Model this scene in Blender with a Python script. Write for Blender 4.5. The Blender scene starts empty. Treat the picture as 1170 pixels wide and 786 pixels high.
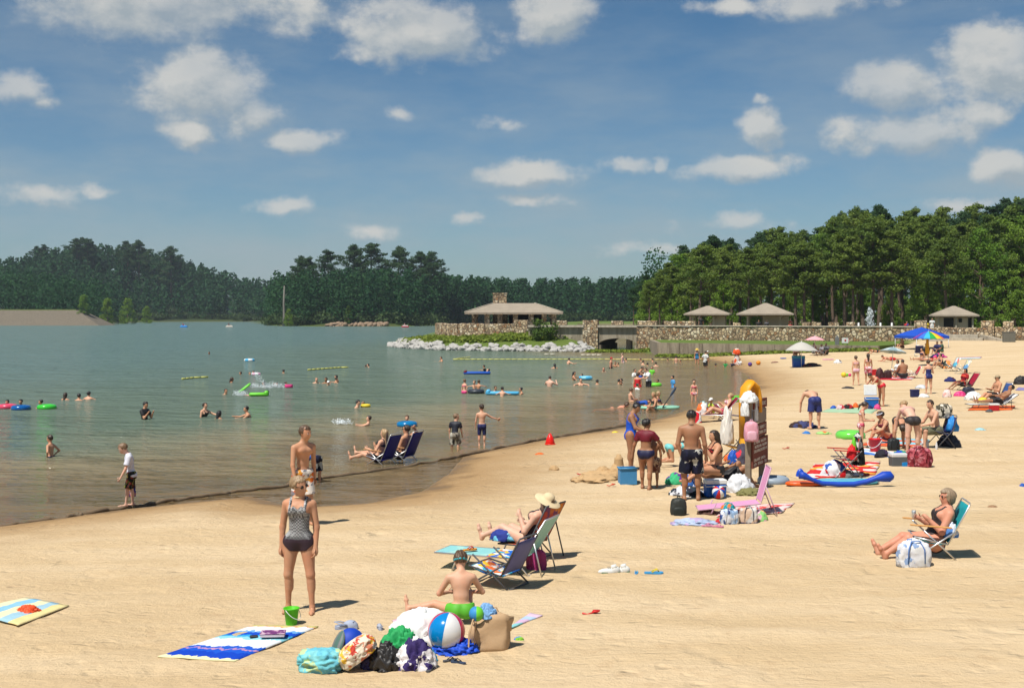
import bpy, math, random, colorsys
import numpy as np
from mathutils import Vector, Matrix, Euler
PI = math.pi
rnd = random.Random(7)
S = bpy.context.scene
COL = S.collection
HC, FPX, CX, HY = 4.0, 1400.0, 585.0, 360.0      # eye height, focal length in photo pixels, centre column, horizon row

# ------------------------------------------------------------------ colour and materials
def lin1(c):
    c = c / 255.0
    return c / 12.92 if c <= 0.04045 else ((c + 0.055) / 1.055) ** 2.4
def C(r, g, b, k=0.72):
    return (lin1(r) * k, lin1(g) * k, lin1(b) * k, 1.0)
class NT:
    """small helper round a node tree"""
    def __init__(s, tree):
        s.t = tree; s.n = tree.nodes; s.l = tree.links
    def new(s, kind, **kw):
        n = s.n.new(kind)
        for k, v in kw.items():
            setattr(n, k, v)
        return n
    def link(s, a, b): s.l.new(a, b)
    def val(s, sock, v):
        if hasattr(v, 'node'): s.l.new(v, sock)
        else: sock.default_value = v
    def math(s, op, a, b=0.0, c=None, clamp=False):
        n = s.new('ShaderNodeMath', operation=op, use_clamp=clamp)
        s.val(n.inputs[0], a); s.val(n.inputs[1], b)
        if c is not None: s.val(n.inputs[2], c)
        return n.outputs[0]
    def mix(s, fac, a, b, blend='MIX'):
        n = s.new('ShaderNodeMix', data_type='RGBA', blend_type=blend)
        s.val(n.inputs[0], fac); s.val(n.inputs[6], a); s.val(n.inputs[7], b)
        return n.outputs[2]
    def noise(s, vec, scale, detail=3.0, rough=0.55, col=False, dist=0.0):
        n = s.new('ShaderNodeTexNoise')
        if vec is not None: s.link(vec, n.inputs['Vector'])
        n.inputs['Scale'].default_value = scale; n.inputs['Detail'].default_value = detail
        n.inputs['Roughness'].default_value = rough; n.inputs['Distortion'].default_value = dist
        return n.outputs['Color' if col else 'Fac']
    def vor(s, vec, scale, feature='F1', out='Distance', rand=1.0):
        n = s.new('ShaderNodeTexVoronoi', feature=feature)
        if vec is not None: s.link(vec, n.inputs['Vector'])
        n.inputs['Scale'].default_value = scale; n.inputs['Randomness'].default_value = rand
        return n.outputs[out]
    def ramp(s, fac, stops, interp='LINEAR'):
        n = s.new('ShaderNodeValToRGB'); cr = n.color_ramp; cr.interpolation = interp
        while len(cr.elements) < len(stops): cr.elements.new(0.5)
        for e, (p, c) in zip(cr.elements, stops):
            e.position = p; e.color = c if len(c) == 4 else (*c, 1)
        s.val(n.inputs[0], fac)
        return n.outputs[0]
    def smooth(s, x, a, b):
        n = s.new('ShaderNodeMapRange', interpolation_type='SMOOTHSTEP')
        s.val(n.inputs[0], x); s.val(n.inputs[1], a); s.val(n.inputs[2], b)
        return n.outputs[0]
    def mapping(s, vec, scale=(1, 1, 1), rot=(0, 0, 0)):
        n = s.new('ShaderNodeMapping'); s.link(vec, n.inputs[0])
        n.inputs['Scale'].default_value = scale; n.inputs['Rotation'].default_value = rot
        return n.outputs[0]
    def coord(s, w='Object'): return s.new('ShaderNodeTexCoord').outputs[w]
    def bump(s, h, strength=0.5, dist=0.02):
        n = s.new('ShaderNodeBump'); s.link(h, n.inputs['Height'])
        n.inputs['Strength'].default_value = strength; n.inputs['Distance'].default_value = dist
        return n.outputs[0]
def newmat(name):
    m = bpy.data.materials.new(name); m.use_nodes = True
    t = NT(m.node_tree); b = t.n['Principled BSDF']
    return m, t, b
_mc = {}
def M(col, rough=0.6, spec=0.35, var=0.12, bump=0.0, bscale=60.0, metal=0.0, coat=0.0, sub=0.0):
    key = ('M', tuple(col), rough, spec, var, bump, bscale, metal, coat, sub)
    if key in _mc: return _mc[key]
    m, t, b = newmat('paint')
    co = t.coord()
    if var:
        n = t.noise(co, 9.0, 3)
        f = t.math('MULTIPLY_ADD', n, var * 2, 1 - var)
        c = t.mix(1.0, tuple(col), f, 'MULTIPLY')
        t.link(c, b.inputs['Base Color'])
    else: b.inputs['Base Color'].default_value = col
    b.inputs['Roughness'].default_value = rough; b.inputs['Specular IOR Level'].default_value = spec
    b.inputs['Metallic'].default_value = metal; b.inputs['Coat Weight'].default_value = coat
    if bump:
        t.link(t.bump(t.noise(co, bscale, 4), bump, 0.01), b.inputs['Normal'])
    _mc[key] = m
    return m
def MP(kind, cols, scale=10.0, rough=0.75, uv=False):
    """patterned cloth: stripes along UV x, blotches, checks"""
    key = ('MP', kind, tuple(map(tuple, cols)), scale, rough, uv)
    if key in _mc: return _mc[key]
    m, t, b = newmat('pattern')
    if kind in ('stripe', 'wave'):
        u = t.new('ShaderNodeUVMap').outputs[0]
        sp = t.new('ShaderNodeSeparateXYZ'); t.link(u, sp.inputs[0])
        x = sp.outputs[0]
        if kind == 'wave':
            x = t.math('ADD', x, t.math('MULTIPLY', t.math('SUBTRACT', t.noise(u, 6.0, 4), 0.5), 0.16))
        f = t.math('FRACT', t.math('MULTIPLY', x, scale))
        n = len(cols)
        c = t.ramp(f, [(i / n, cols[i]) for i in range(n)], 'CONSTANT')
    elif kind == 'check':
        co = t.coord(); n = t.new('ShaderNodeTexChecker'); t.link(co, n.inputs[0])
        n.inputs[1].default_value = cols[0]; n.inputs[2].default_value = cols[1]; n.inputs[3].default_value = scale
        c = n.outputs[0]
    else:
        co = t.coord('UV' if uv else 'Object')
        f = t.vor(t.mix(0.12, co, t.noise(co, scale * 1.3, 2, col=True)), scale, out='Color')
        sp = t.new('ShaderNodeSeparateColor'); t.link(f, sp.inputs[0])
        n = len(cols)
        c = t.ramp(sp.outputs[0], [(i / n, cols[i]) for i in range(n)], 'CONSTANT')
    co = t.coord()
    nz = t.noise(co, 14.0, 3)
    c = t.mix(1.0, c, t.math('MULTIPLY_ADD', nz, 0.3, 0.85), 'MULTIPLY')
    t.link(c, b.inputs['Base Color'])
    b.inputs['Roughness'].default_value = rough; b.inputs['Specular IOR Level'].default_value = 0.2
    t.link(t.bump(t.noise(co, 45.0, 4), 0.4, 0.012), b.inputs['Normal'])
    _mc[key] = m
    return m

# ------------------------------------------------------------------ mesh building
class MB:
    def __init__(s):
        s.v = []; s.f = []; s.m = []; s.sm = []; s.mi = 0; s.uv = {}
    def add(s, vs, fs, smooth=False, mi=None):
        o = len(s.v); s.v.extend([tuple(p) for p in vs])
        mi = s.mi if mi is None else mi
        for f in fs:
            s.f.append(tuple(i + o for i in f)); s.m.append(mi); s.sm.append(smooth)
        return o
    def box(s, c, size, rot=None, bev=0.0, taper=1.0, mi=None):
        hx, hy, hz = size[0] / 2, size[1] / 2, size[2] / 2
        R = rot if isinstance(rot, Matrix) else Matrix.Rotation(rot or 0.0, 3, 'Z')
        c = Vector(c)
        if bev <= 0:
            vs = []
            for z in (-1, 1):
                k = taper if z > 0 else 1.0
                for x, y in ((-1, -1), (1, -1), (1, 1), (-1, 1)):
                    vs.append(c + R @ Vector((x * hx * k, y * hy * k, z * hz)))
            fs = [(3, 2, 1, 0), (4, 5, 6, 7), (0, 1, 5, 4), (1, 2, 6, 5), (2, 3, 7, 6), (3, 0, 4, 7)]
            s.add(vs, fs, False, mi); return
        b = min(bev, hx * .95, hy * .95, hz * .95)
        vs = []; idx = {}
        for x in (-1, 1):
            for y in (-1, 1):
                for z in (-1, 1):
                    k = taper if z > 0 else 1.0
                    for a in range(3):
                        q = [x * (hx - b), y * (hy - b), z * (hz - b)]
                        q[a] += (x, y, z)[a] * b
                        q[0] *= k; q[1] *= k
                        idx[(x, y, z, a)] = len(vs); vs.append(c + R @ Vector(q))
        fs = []
        for a in range(3):
            o1, o2 = [(1, 2), (2, 0), (0, 1)][a]
            for sg in (-1, 1):
                q = []
                for u, w in ((-1, -1), (1, -1), (1, 1), (-1, 1)):
                    t = [0, 0, 0]; t[a] = sg; t[o1] = u; t[o2] = w
                    q.append(idx[(t[0], t[1], t[2], a)])
                fs.append(tuple(q if sg > 0 else q[::-1]))
        for a in range(3):
            o1, o2 = [(1, 2), (2, 0), (0, 1)][a]
            for u in (-1, 1):
                for w in (-1, 1):
                    def key(sg, ax):
                        t = [0, 0, 0]; t[a] = sg; t[o1] = u; t[o2] = w
                        return idx[(t[0], t[1], t[2], ax)]
                    q = [key(-1, o1), key(1, o1), key(1, o2), key(-1, o2)]
                    fs.append(tuple(q if u * w < 0 else q[::-1]))
        for x in (-1, 1):
            for y in (-1, 1):
                for z in (-1, 1):
                    q = [idx[(x, y, z, a)] for a in range(3)]
                    fs.append(tuple(q if x * y * z > 0 else q[::-1]))
        s.add(vs, fs, False, mi)
    def tube(s, pts, r, n=8, cap=True, mi=None, flat=1.0):
        pts = [Vector(p) for p in pts]; m = len(pts)
        rs = r if isinstance(r, (list, tuple)) else [r] * m
        vs = []; prev = None
        for i, p in enumerate(pts):
            d = (pts[min(i + 1, m - 1)] - pts[max(i - 1, 0)])
            d = d.normalized() if d.length > 1e-9 else Vector((0, 0, 1))
            if prev is None:
                a = Vector((0, 0, 1)) if abs(d.z) < 0.9 else Vector((1, 0, 0))
                u = d.cross(a).normalized()
            else:
                u = prev - d * prev.dot(d)
                u = u.normalized() if u.length > 1e-6 else d.orthogonal().normalized()
            prev = u; w = d.cross(u)
            for k in range(n):
                a = 2 * PI * k / n
                vs.append(p + (u * math.cos(a) + w * math.sin(a) * flat) * rs[i])
        fs = []
        for i in range(m - 1):
            for k in range(n):
                fs.append((i * n + k, i * n + (k + 1) % n, (i + 1) * n + (k + 1) % n, (i + 1) * n + k))
        if cap:
            fs.append(tuple(range(n))[::-1]); fs.append(tuple((m - 1) * n + k for k in range(n)))
        s.add(vs, fs, True, mi)
    def lathe(s, prof, c=(0, 0, 0), n=24, R=None, mi=None, sx=1.0, sy=1.0, smooth=True, mif=None):
        c = Vector(c); R = R or Matrix.Identity(3); vs = []
        for (r, z) in prof:
            for k in range(n):
                a = 2 * PI * k / n
                vs.append(c + R @ Vector((r * math.cos(a) * sx, r * math.sin(a) * sy, z)))
        fs = []; mm = []
        for i in range(len(prof) - 1):
            for k in range(n):
                fs.append((i * n + k, i * n + (k + 1) % n, (i + 1) * n + (k + 1) % n, (i + 1) * n + k))
                mm.append(k)
        o = s.add(vs, fs, smooth, mi)
        if mif:
            for j, k in enumerate(mm): s.m[len(s.m) - len(mm) + j] = mif(k / n)
        if prof[0][0] > 1e-4: s.add(vs[:n], [tuple(range(n))[::-1]], False, mi)
        if prof[-1][0] > 1e-4: s.add(vs[-n:], [tuple(range(n))], False, mi)
    def ell(s, c, rad, R=None, nu=16, nv=10, mi=None, mif=None):
        prof = [(max(1e-5, math.sin(PI * i / nv)), -math.cos(PI * i / nv)) for i in range(nv + 1)]
        c = Vector(c); R = R or Matrix.Identity(3); vs = []
        for (r, z) in prof:
            for k in range(nu):
                a = 2 * PI * k / nu
                vs.append(c + R @ Vector((r * math.cos(a) * rad[0], r * math.sin(a) * rad[1], z * rad[2])))
        fs = []; mm = []
        for i in range(nv):
            for k in range(nu):
                fs.append((i * nu + k, i * nu + (k + 1) % nu, (i + 1) * nu + (k + 1) % nu, (i + 1) * nu + k)); mm.append(k)
        s.add(vs, fs, True, mi)
        if mif:
            for j, k in enumerate(mm): s.m[len(s.m) - len(mm) + j] = mif(k / nu)
    def torus(s, c, R0, r, R=None, nu=28, nv=10, mi=None, flat=1.0, mif=None):
        c = Vector(c); R = R or Matrix.Identity(3); vs = []; fs = []; mm = []
        for i in range(nu):
            a = 2 * PI * i / nu
            for k in range(nv):
                b = 2 * PI * k / nv; q = R0 + r * math.cos(b)
                vs.append(c + R @ Vector((q * math.cos(a), q * math.sin(a), r * math.sin(b) * flat)))
        for i in range(nu):
            for k in range(nv):
                fs.append((i * nv + k, ((i + 1) % nu) * nv + k, ((i + 1) % nu) * nv + (k + 1) % nv, i * nv + (k + 1) % nv)); mm.append(i)
        s.add(vs, fs, True, mi)
        if mif:
            for j, i in enumerate(mm): s.m[len(s.m) - len(mm) + j] = mif(i / nu)
    def prism(s, poly, z0, z1, mi=None):
        n = len(poly)
        vs = [(x, y, z0) for x, y in poly] + [(x, y, z1) for x, y in poly]
        fs = [tuple(range(n))[::-1], tuple(range(n, 2 * n))] + [(i, (i + 1) % n, n + (i + 1) % n, n + i) for i in range(n)]
        s.add(vs, fs, False, mi)
    def build(s, name, mats, parent=None, uv=None):
        me = bpy.data.meshes.new(name)
        me.from_pydata(s.v, [], s.f)
        if not isinstance(mats, (list, tuple)): mats = [mats]
        for m in mats: me.materials.append(m)
        me.polygons.foreach_set('material_index', s.m)
        me.polygons.foreach_set('use_smooth', s.sm)
        if uv is not None:
            L = me.uv_layers.new(name='UVMap')
            li = np.empty(len(me.loops), dtype=np.int32); me.loops.foreach_get('vertex_index', li)
            L.data.foreach_set('uv', np.asarray(uv, dtype=np.float32)[li].ravel())
        me.update()
        o = bpy.data.objects.new(name, me); COL.objects.link(o)
        if parent is not None: o.parent = parent
        return o
def npmesh(name, verts, quads, mats, parent=None, smooth=True, attr=None, mi=None):
    me = bpy.data.meshes.new(name)
    nv, nf, k = len(verts), len(quads), quads.shape[1]
    me.vertices.add(nv); me.vertices.foreach_set('co', np.asarray(verts, dtype=np.float32).ravel())
    me.loops.add(nf * k); me.loops.foreach_set('vertex_index', np.asarray(quads, dtype=np.int32).ravel())
    me.polygons.add(nf); me.polygons.foreach_set('loop_start', np.arange(0, nf * k, k, dtype=np.int32))
    try: me.polygons.foreach_set('loop_total', np.full(nf, k, dtype=np.int32))
    except Exception: pass
    if mi is not None: me.polygons.foreach_set('material_index', np.asarray(mi, dtype=np.int32))
    me.polygons.foreach_set('use_smooth', np.full(nf, bool(smooth)))
    for m in (mats if isinstance(mats, (list, tuple)) else [mats]): me.materials.append(m)
    for an, (dom, av) in (attr or {}).items():
        a = me.attributes.new(an, 'FLOAT', dom); a.data.foreach_set('value', np.asarray(av, dtype=np.float32))
    me.update(calc_edges=True); me.validate()
    o = bpy.data.objects.new(name, me); COL.objects.link(o)
    if parent is not None: o.parent = parent
    return o
def tag(o, label=None, cat=None, group=None, kind=None):
    if label: o['label'] = label
    if cat: o['category'] = cat
    if group: o['group'] = group
    if kind: o['kind'] = kind
    return o
def thing(name, label, cat, loc=(0, 0, 0), rotz=0.0, group=None):
    o = bpy.data.objects.new(name, None); COL.objects.link(o)
    o.location = loc; o.rotation_euler = (0, 0, rotz); o.empty_display_size = 0.1
    return tag(o, label, cat, group)
def solo(name, mb, mats, label, cat, loc=(0, 0, 0), rotz=0.0, group=None, uv=None):
    o = mb.build(name, mats, None, uv); o.location = loc; o.rotation_euler = (0, 0, rotz)
    return tag(o, label, cat, group)
def copy_tree(o, parent=None):
    c = o.copy(); COL.objects.link(c); c.parent = parent
    for ch in list(o.children): copy_tree(ch, c)
    return c

# ------------------------------------------------------------------ numpy value noise
def vnoise(x, y, seed=0):
    xi = np.floor(x).astype(np.int64); yi = np.floor(y).astype(np.int64)
    fx = x - xi; fy = y - yi
    fx = fx * fx * (3 - 2 * fx); fy = fy * fy * (3 - 2 * fy)
    def h(a, b):
        n = (a * 374761393 + b * 668265263 + seed * 974634777) & 0xffffffff
        n = ((n ^ (n >> 13)) * 1274126177) & 0xffffffff
        return ((n ^ (n >> 16)) & 0xffff) / 65535.0
    a = h(xi, yi); b = h(xi + 1, yi); c = h(xi, yi + 1); d = h(xi + 1, yi + 1)
    return (a * (1 - fx) + b * fx) * (1 - fy) + (c * (1 - fx) + d * fx) * fy
def fbm(x, y, oct=4, seed=0):
    s = 0; a = 0.5
    for i in range(oct):
        s = s + a * vnoise(x, y, seed + i); x = x * 2.03; y = y * 2.03; a *= 0.5
    return s

# ------------------------------------------------------------------ terrain
def W(px, py):                      # a photo pixel on the water plane z = 0
    d = HC * FPX / (py - HY)
    return Vector(((px - CX) / FPX * d, d, 0.0))
def at(px, d):                      # a column at distance d
    return ((px - CX) / FPX * d, d)
shore_px = [(0, 601), (150, 581), (285, 567), (335, 580), (420, 575), (482, 562), (514, 541), (530, 522), (560, 514.5), (630, 501), (720, 488), (765, 475),
            (830, 455), (862, 445), (857, 431), (835, 417), (800, 409), (752, 404.5)]
shore = [(-60, -14), (-28, 14)] + [tuple(W(*p)[:2]) for p in shore_px]
bank = shore + [at(735, 131), at(728, 134), at(728, 150), at(760, 175), at(735, 230), (14, 300), (0, 600), (900, 600), (900, -40), (-60, -40)]
bank_np = np.array(bank)
island = [at(446, 158), at(452, 152), at(470, 146), at(500, 140.5), at(560, 137), at(620, 135), at(668, 134), at(686, 134.5), at(690, 142), at(640, 160), at(560, 172), at(480, 172)]
island_np = np.array(island)
far_land = [at(-420, 470), at(0, 470), at(112, 472), at(125, 560), at(150, 690), at(220, 745), at(300, 730), at(302, 560), at(306, 470), at(330, 440), at(372, 432), at(430, 428),
            at(480, 440), at(520, 500), at(600, 520), at(700, 500), at(760, 470), (250, 640), (900, 640), (900, 1500), (-1400, 1500), (-1400, 470)]
far_np = np.array(far_land)
def sdist(poly, x, y):
    """signed distance to a closed polygon: positive inside"""
    x = np.asarray(x, float); y = np.asarray(y, float)
    best = np.full(x.shape, 1e9); ins = np.zeros(x.shape, bool)
    n = len(poly)
    for i in range(n):
        ax, ay = poly[i]; bx, by = poly[(i + 1) % n]
        ex, ey = bx - ax, by - ay; L = ex * ex + ey * ey + 1e-9
        t = np.clip(((x - ax) * ex + (y - ay) * ey) / L, 0, 1)
        dx = x - ax - ex * t; dy = y - ay - ey * t
        best = np.minimum(best, dx * dx + dy * dy)
        c = ((ay > y) != (by > y)) & (x < (bx - ax) * (y - ay) / (by - ay + 1e-12) + ax)
        ins ^= c
    d = np.sqrt(best)
    return np.where(ins, d, -d)
def sstep(x, a, b):
    t = np.clip((x - a) / (b - a), 0, 1); return t * t * (3 - 2 * t)
def ground_np(x, y):
    x = np.asarray(x, float); y = np.asarray(y, float)
    s = sdist(bank_np, x, y)
    sp = np.maximum(s, 0)
    near = sstep(y, 62, 98)
    zb = 0.35 * (1 - np.exp(-sp / 2.5)) + 0.05 * np.maximum(0, np.minimum(sp, 26) - 3) * near
    zb = np.where(s > 0, zb, np.maximum(-2.5, 0.07 * s))
    si = sdist(island_np, x, y)
    zi = np.where(si > 0, 1.9 * np.minimum(1, np.maximum(si, 0) / 5.5) ** .8, np.maximum(-2.5, 0.3 * si))
    sf = sdist(far_np, x, y); sfp = np.maximum(sf, 0)
    az = x / np.maximum(y, 1) * FPX + CX
    hill = 31 * np.exp(-((az - 120) / 150) ** 2) + 8 * sstep(az, 320, 380) * (1 - sstep(az, 440, 560)) + 3
    zf = np.where(sf > 0, 1.2 * sstep(sfp, 0, 4) + hill * sstep(sfp, 2, 130), np.maximum(-2.5, 0.2 * sf))
    return np.maximum(np.maximum(zb, zi), zf)
def g(x, y): return float(ground_np(np.array([x]), np.array([y]))[0])
def P(px, py):                      # a photo pixel on the beach
    ux = (px - CX) / FPX; k = (py - HY) / FPX
    ds = np.concatenate([np.arange(6, 60, 0.25), np.arange(60, 160, 0.5)])
    zr = HC - k * ds; zg = ground_np(ux * ds, ds)
    i = int(np.argmax(zr <= zg)) if (zr <= zg).any() else len(ds) - 1
    a, b = (ds[i - 1] if i else ds[0]), ds[i]
    for _ in range(14):
        m = (a + b) / 2
        if HC - k * m <= g(ux * m, m): b = m
        else: a = m
    return Vector((ux * b, b, HC - k * b))
def D(px, py, d):                   # a photo pixel at a known distance
    return Vector(((px - CX) / FPX * d, d, HC - (py - HY) / FPX * d))

def build_ground():
    ys = np.concatenate([np.arange(-12, 8, 1.5), np.arange(8, 40, 0.16), np.arange(40, 150, 0.55), np.arange(150, 260, 5), np.arange(260, 1500, 22)])
    xs = np.concatenate([np.arange(-900, -120, 30), np.arange(-120, -14, 3), np.arange(-14, 16, 0.17), np.arange(16, 60, 0.5), np.arange(60, 130, 4), np.arange(130, 900, 28)])
    X, Y = np.meshgrid(xs, ys, indexing='ij')
    Z = ground_np(X, Y)
    s = sdist(bank_np, X, Y)
    amp = np.where((s > 0.3) & (Y < 70), 1.0, 0.0) * sstep(s, 0.3, 2.0)
    Z = Z + amp * ((fbm(X * 1.1, Y * 3.2, 3, 3) - 0.45) * 0.05 + (fbm(X * 2.6, Y * 2.9, 3, 9) - 0.4) * 0.085)
    nx, ny = X.shape
    V = np.stack([X, Y, Z], -1).reshape(-1, 3)
    i = np.arange(nx * ny).reshape(nx, ny)
    Q = np.stack([i[:-1, :-1], i[1:, :-1], i[1:, 1:], i[:-1, 1:]], -1).reshape(-1, 4)
    m, t, b = newmat('sand')
    co = t.coord()
    sa = t.new('ShaderNodeAttribute', attribute_name='shore').outputs['Fac']
    gr = t.new('ShaderNodeAttribute', attribute_name='grassy').outputs['Fac']
    st = t.mapping(co, (0.35, 1.6, 1), (0, 0, 0.12))
    n1 = t.noise(st, 0.55, 5, 0.6); n2 = t.noise(co, 3.5, 5, 0.65); n3 = t.noise(t.mapping(co, (0.5, 2.6, 1), (0, 0, -0.1)), 4.0, 5, 0.7)
    dry = t.mix(t.smooth(n1, 0.32, 0.68), (0.54, 0.393, 0.225, 1), (0.615, 0.466, 0.290, 1))
    dry = t.mix(t.math('MULTIPLY', t.smooth(n2, 0.52, 0.75), 0.55), dry, (0.46, 0.315, 0.178, 1))
    dry = t.mix(t.math('MULTIPLY', t.smooth(n3, 0.55, 0.8), 0.30), dry, (0.46, 0.31, 0.17, 1))
    dry = t.mix(t.math('MULTIPLY', t.smooth(t.vor(co, 9.0), 0.0, 0.06), -1.0), dry, dry)
    speck = t.math('LESS_THAN', t.vor(co, 2.3), 0.03)
    dry = t.mix(t.math('MULTIPLY', speck, 0.6), dry, (0.16, 0.10, 0.06, 1))
    wob = t.math('ADD', sa, t.math('MULTIPLY', t.math('SUBTRACT', t.noise(co, 0.9, 4), 0.5), 2.2))
    damp = t.mix(t.smooth(wob, 0.2, 4.5), (0.36, 0.225, 0.105, 1), dry)
    wet = t.mix(t.smooth(wob, -0.1, 0.9), (0.20, 0.125, 0.06, 1), damp)
    bed = t.mix(t.smooth(t.math('ADD', sa, t.math('MULTIPLY', n2, 1.0)), -7, 0.4), (0.16, 0.13, 0.065, 1), (0.30, 0.20, 0.10, 1))
    sand = t.mix(t.smooth(sa, -0.12, 0.06), bed, wet)
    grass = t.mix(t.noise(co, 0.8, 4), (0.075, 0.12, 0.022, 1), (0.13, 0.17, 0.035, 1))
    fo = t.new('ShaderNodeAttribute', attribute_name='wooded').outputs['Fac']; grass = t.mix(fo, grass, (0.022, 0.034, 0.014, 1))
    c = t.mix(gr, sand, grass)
    t.link(c, b.inputs['Base Color'])
    t.link(t.math('MULTIPLY_ADD', t.smooth(wob, -0.1, 0.5), 0.55, 0.4), b.inputs['Roughness'])
    b.inputs['Specular IOR Level'].default_value = 0.2
    hh = t.math('ADD', t.math('MULTIPLY', n3, 0.7), t.math('MULTIPLY', t.noise(co, 9.0, 6, 0.7), 0.8))
    pv = t.mix(0.25, co, t.noise(co, 2.0, 3, col=True)); patch = t.smooth(t.noise(co, 0.45, 3), 0.38, 0.62)
    pits = t.math('MULTIPLY', t.math('ADD', t.math('MULTIPLY', t.smooth(t.vor(t.mapping(pv, (1, 1.5, 1)), 3.4), 0.34, 0.04), -0.7), t.math('MULTIPLY', t.smooth(t.vor(t.mapping(pv, (1.3, .9, 1), (0, 0, .6)), 1.8), 0.32, 0.08), -0.7)), t.math('MULTIPLY_ADD', patch, .85, .15))
    hh = t.math('ADD', hh, pits)
    t.link(t.bump(hh, 0.65, 0.11), b.inputs['Normal'])
    wl = sdist(np.array([at(752, 119), at(1000, 107), at(1046, 124), (70, 112), (900, 60), (900, 700), (0, 700), at(735, 131)]), X, Y)
    gi = np.maximum(sstep(wl, -1.0, 0.5), np.maximum((sdist(island_np, X, Y) > 0.1) * 1.0, (sdist(far_np, X, Y) > -5) * 1.0))
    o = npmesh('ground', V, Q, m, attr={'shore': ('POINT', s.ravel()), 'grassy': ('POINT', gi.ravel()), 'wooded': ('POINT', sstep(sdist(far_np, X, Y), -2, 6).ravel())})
    tag(o, kind='structure')

def build_water():
    ys = np.concatenate([np.arange(2, 40, 0.8), np.arange(40, 150, 2.2), np.arange(150, 1000, 25)])
    xs = np.concatenate([np.arange(-900, -60, 40), np.arange(-60, 40, 0.9), np.arange(40, 400, 30)])
    X, Y = np.meshgrid(xs, ys, indexing='ij'); s = sdist(bank_np, X, Y)
    nx, ny = X.shape; V = np.stack([X, Y, X * 0], -1).reshape(-1, 3)
    i = np.arange(nx * ny).reshape(nx, ny)
    Q = np.stack([i[:-1, :-1], i[1:, :-1], i[1:, 1:], i[:-1, 1:]], -1).reshape(-1, 4)
    m, t, b = newmat('lake'); t.n.remove(b)
    co = t.coord(); sa = t.new('ShaderNodeAttribute', attribute_name='shore').outputs['Fac']
    n0 = t.noise(t.mapping(co, (0.10, 0.22, 1)), 1.0, 3)
    dep = t.math('ADD', t.math('MULTIPLY', sa, -1.0), t.math('MULTIPLY', t.math('SUBTRACT', n0, 0.5), 9.0))
    turb = t.mix(t.smooth(dep, 3.0, 16.0), (0.27, 0.205, 0.115, 1), (0.112, 0.148, 0.108, 1))
    turb = t.mix(t.smooth(dep, 14.0, 60.0), turb, (0.104, 0.163, 0.155, 1))
    h = t.math('ADD', t.math('MULTIPLY', t.noise(t.mapping(co, (0.75, 1.25, 1), (0, 0, 0.25)), 1.0, 3, 0.55), 0.55),
               t.math('MULTIPLY', t.noise(t.mapping(co, (2.3, 3.4, 1), (0, 0, -0.2)), 1.0, 3, 0.6), 0.20))
    h = t.math('ADD', h, t.math('MULTIPLY', t.noise(t.mapping(co, (0.22, 0.34, 1)), 1.0, 2), 1.1))
    gust = t.math('MULTIPLY_ADD', t.noise(t.mapping(co, (0.03, 0.06, 1)), 1.0, 3), 1.1, 0.45); h = t.math('MULTIPLY', h, gust)
    nb = t.new('ShaderNodeBump'); t.link(h, nb.inputs['Height']); nb.inputs['Distance'].default_value = 1.15
    st = t.math('MULTIPLY_ADD', t.smooth(dep, -1.0, 7.0), 0.60, 0.28); t.link(st, nb.inputs['Strength'])
    nrm = nb.outputs[0]
    dif = t.new('ShaderNodeBsdfDiffuse'); t.link(turb, dif.inputs['Color']); t.link(nrm, dif.inputs['Normal'])
    tr = t.new('ShaderNodeBsdfTransparent'); tr.inputs[0].default_value = (0.86, 0.80, 0.66, 1)
    body = t.new('ShaderNodeMixShader'); t.link(t.math('MULTIPLY_ADD', t.smooth(dep, -1.0, 11.0), 0.72, 0.28), body.inputs[0])
    t.link(tr.outputs[0], body.inputs[1]); t.link(dif.outputs[0], body.inputs[2])
    gl = t.new('ShaderNodeBsdfGlossy'); gl.inputs['Roughness'].default_value = 0.06; t.link(nrm, gl.inputs['Normal'])
    gl.inputs['Color'].default_value = (0.97, 1.0, 0.97, 1)
    fr = t.new('ShaderNodeFresnel'); fr.inputs[0].default_value = 1.33; t.link(nrm, fr.inputs['Normal'])
    mx = t.new('ShaderNodeMixShader'); t.link(t.math('MULTIPLY', fr.outputs[0], 0.78), mx.inputs[0]); t.link(body.outputs[0], mx.inputs[1]); t.link(gl.outputs[0], mx.inputs[2])
    t.link(mx.outputs[0], t.n['Material Output'].inputs['Surface'])
    o = npmesh('water', V, Q, m, attr={'shore': ('POINT', s.ravel())})
    tag(o, kind='structure')

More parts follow.
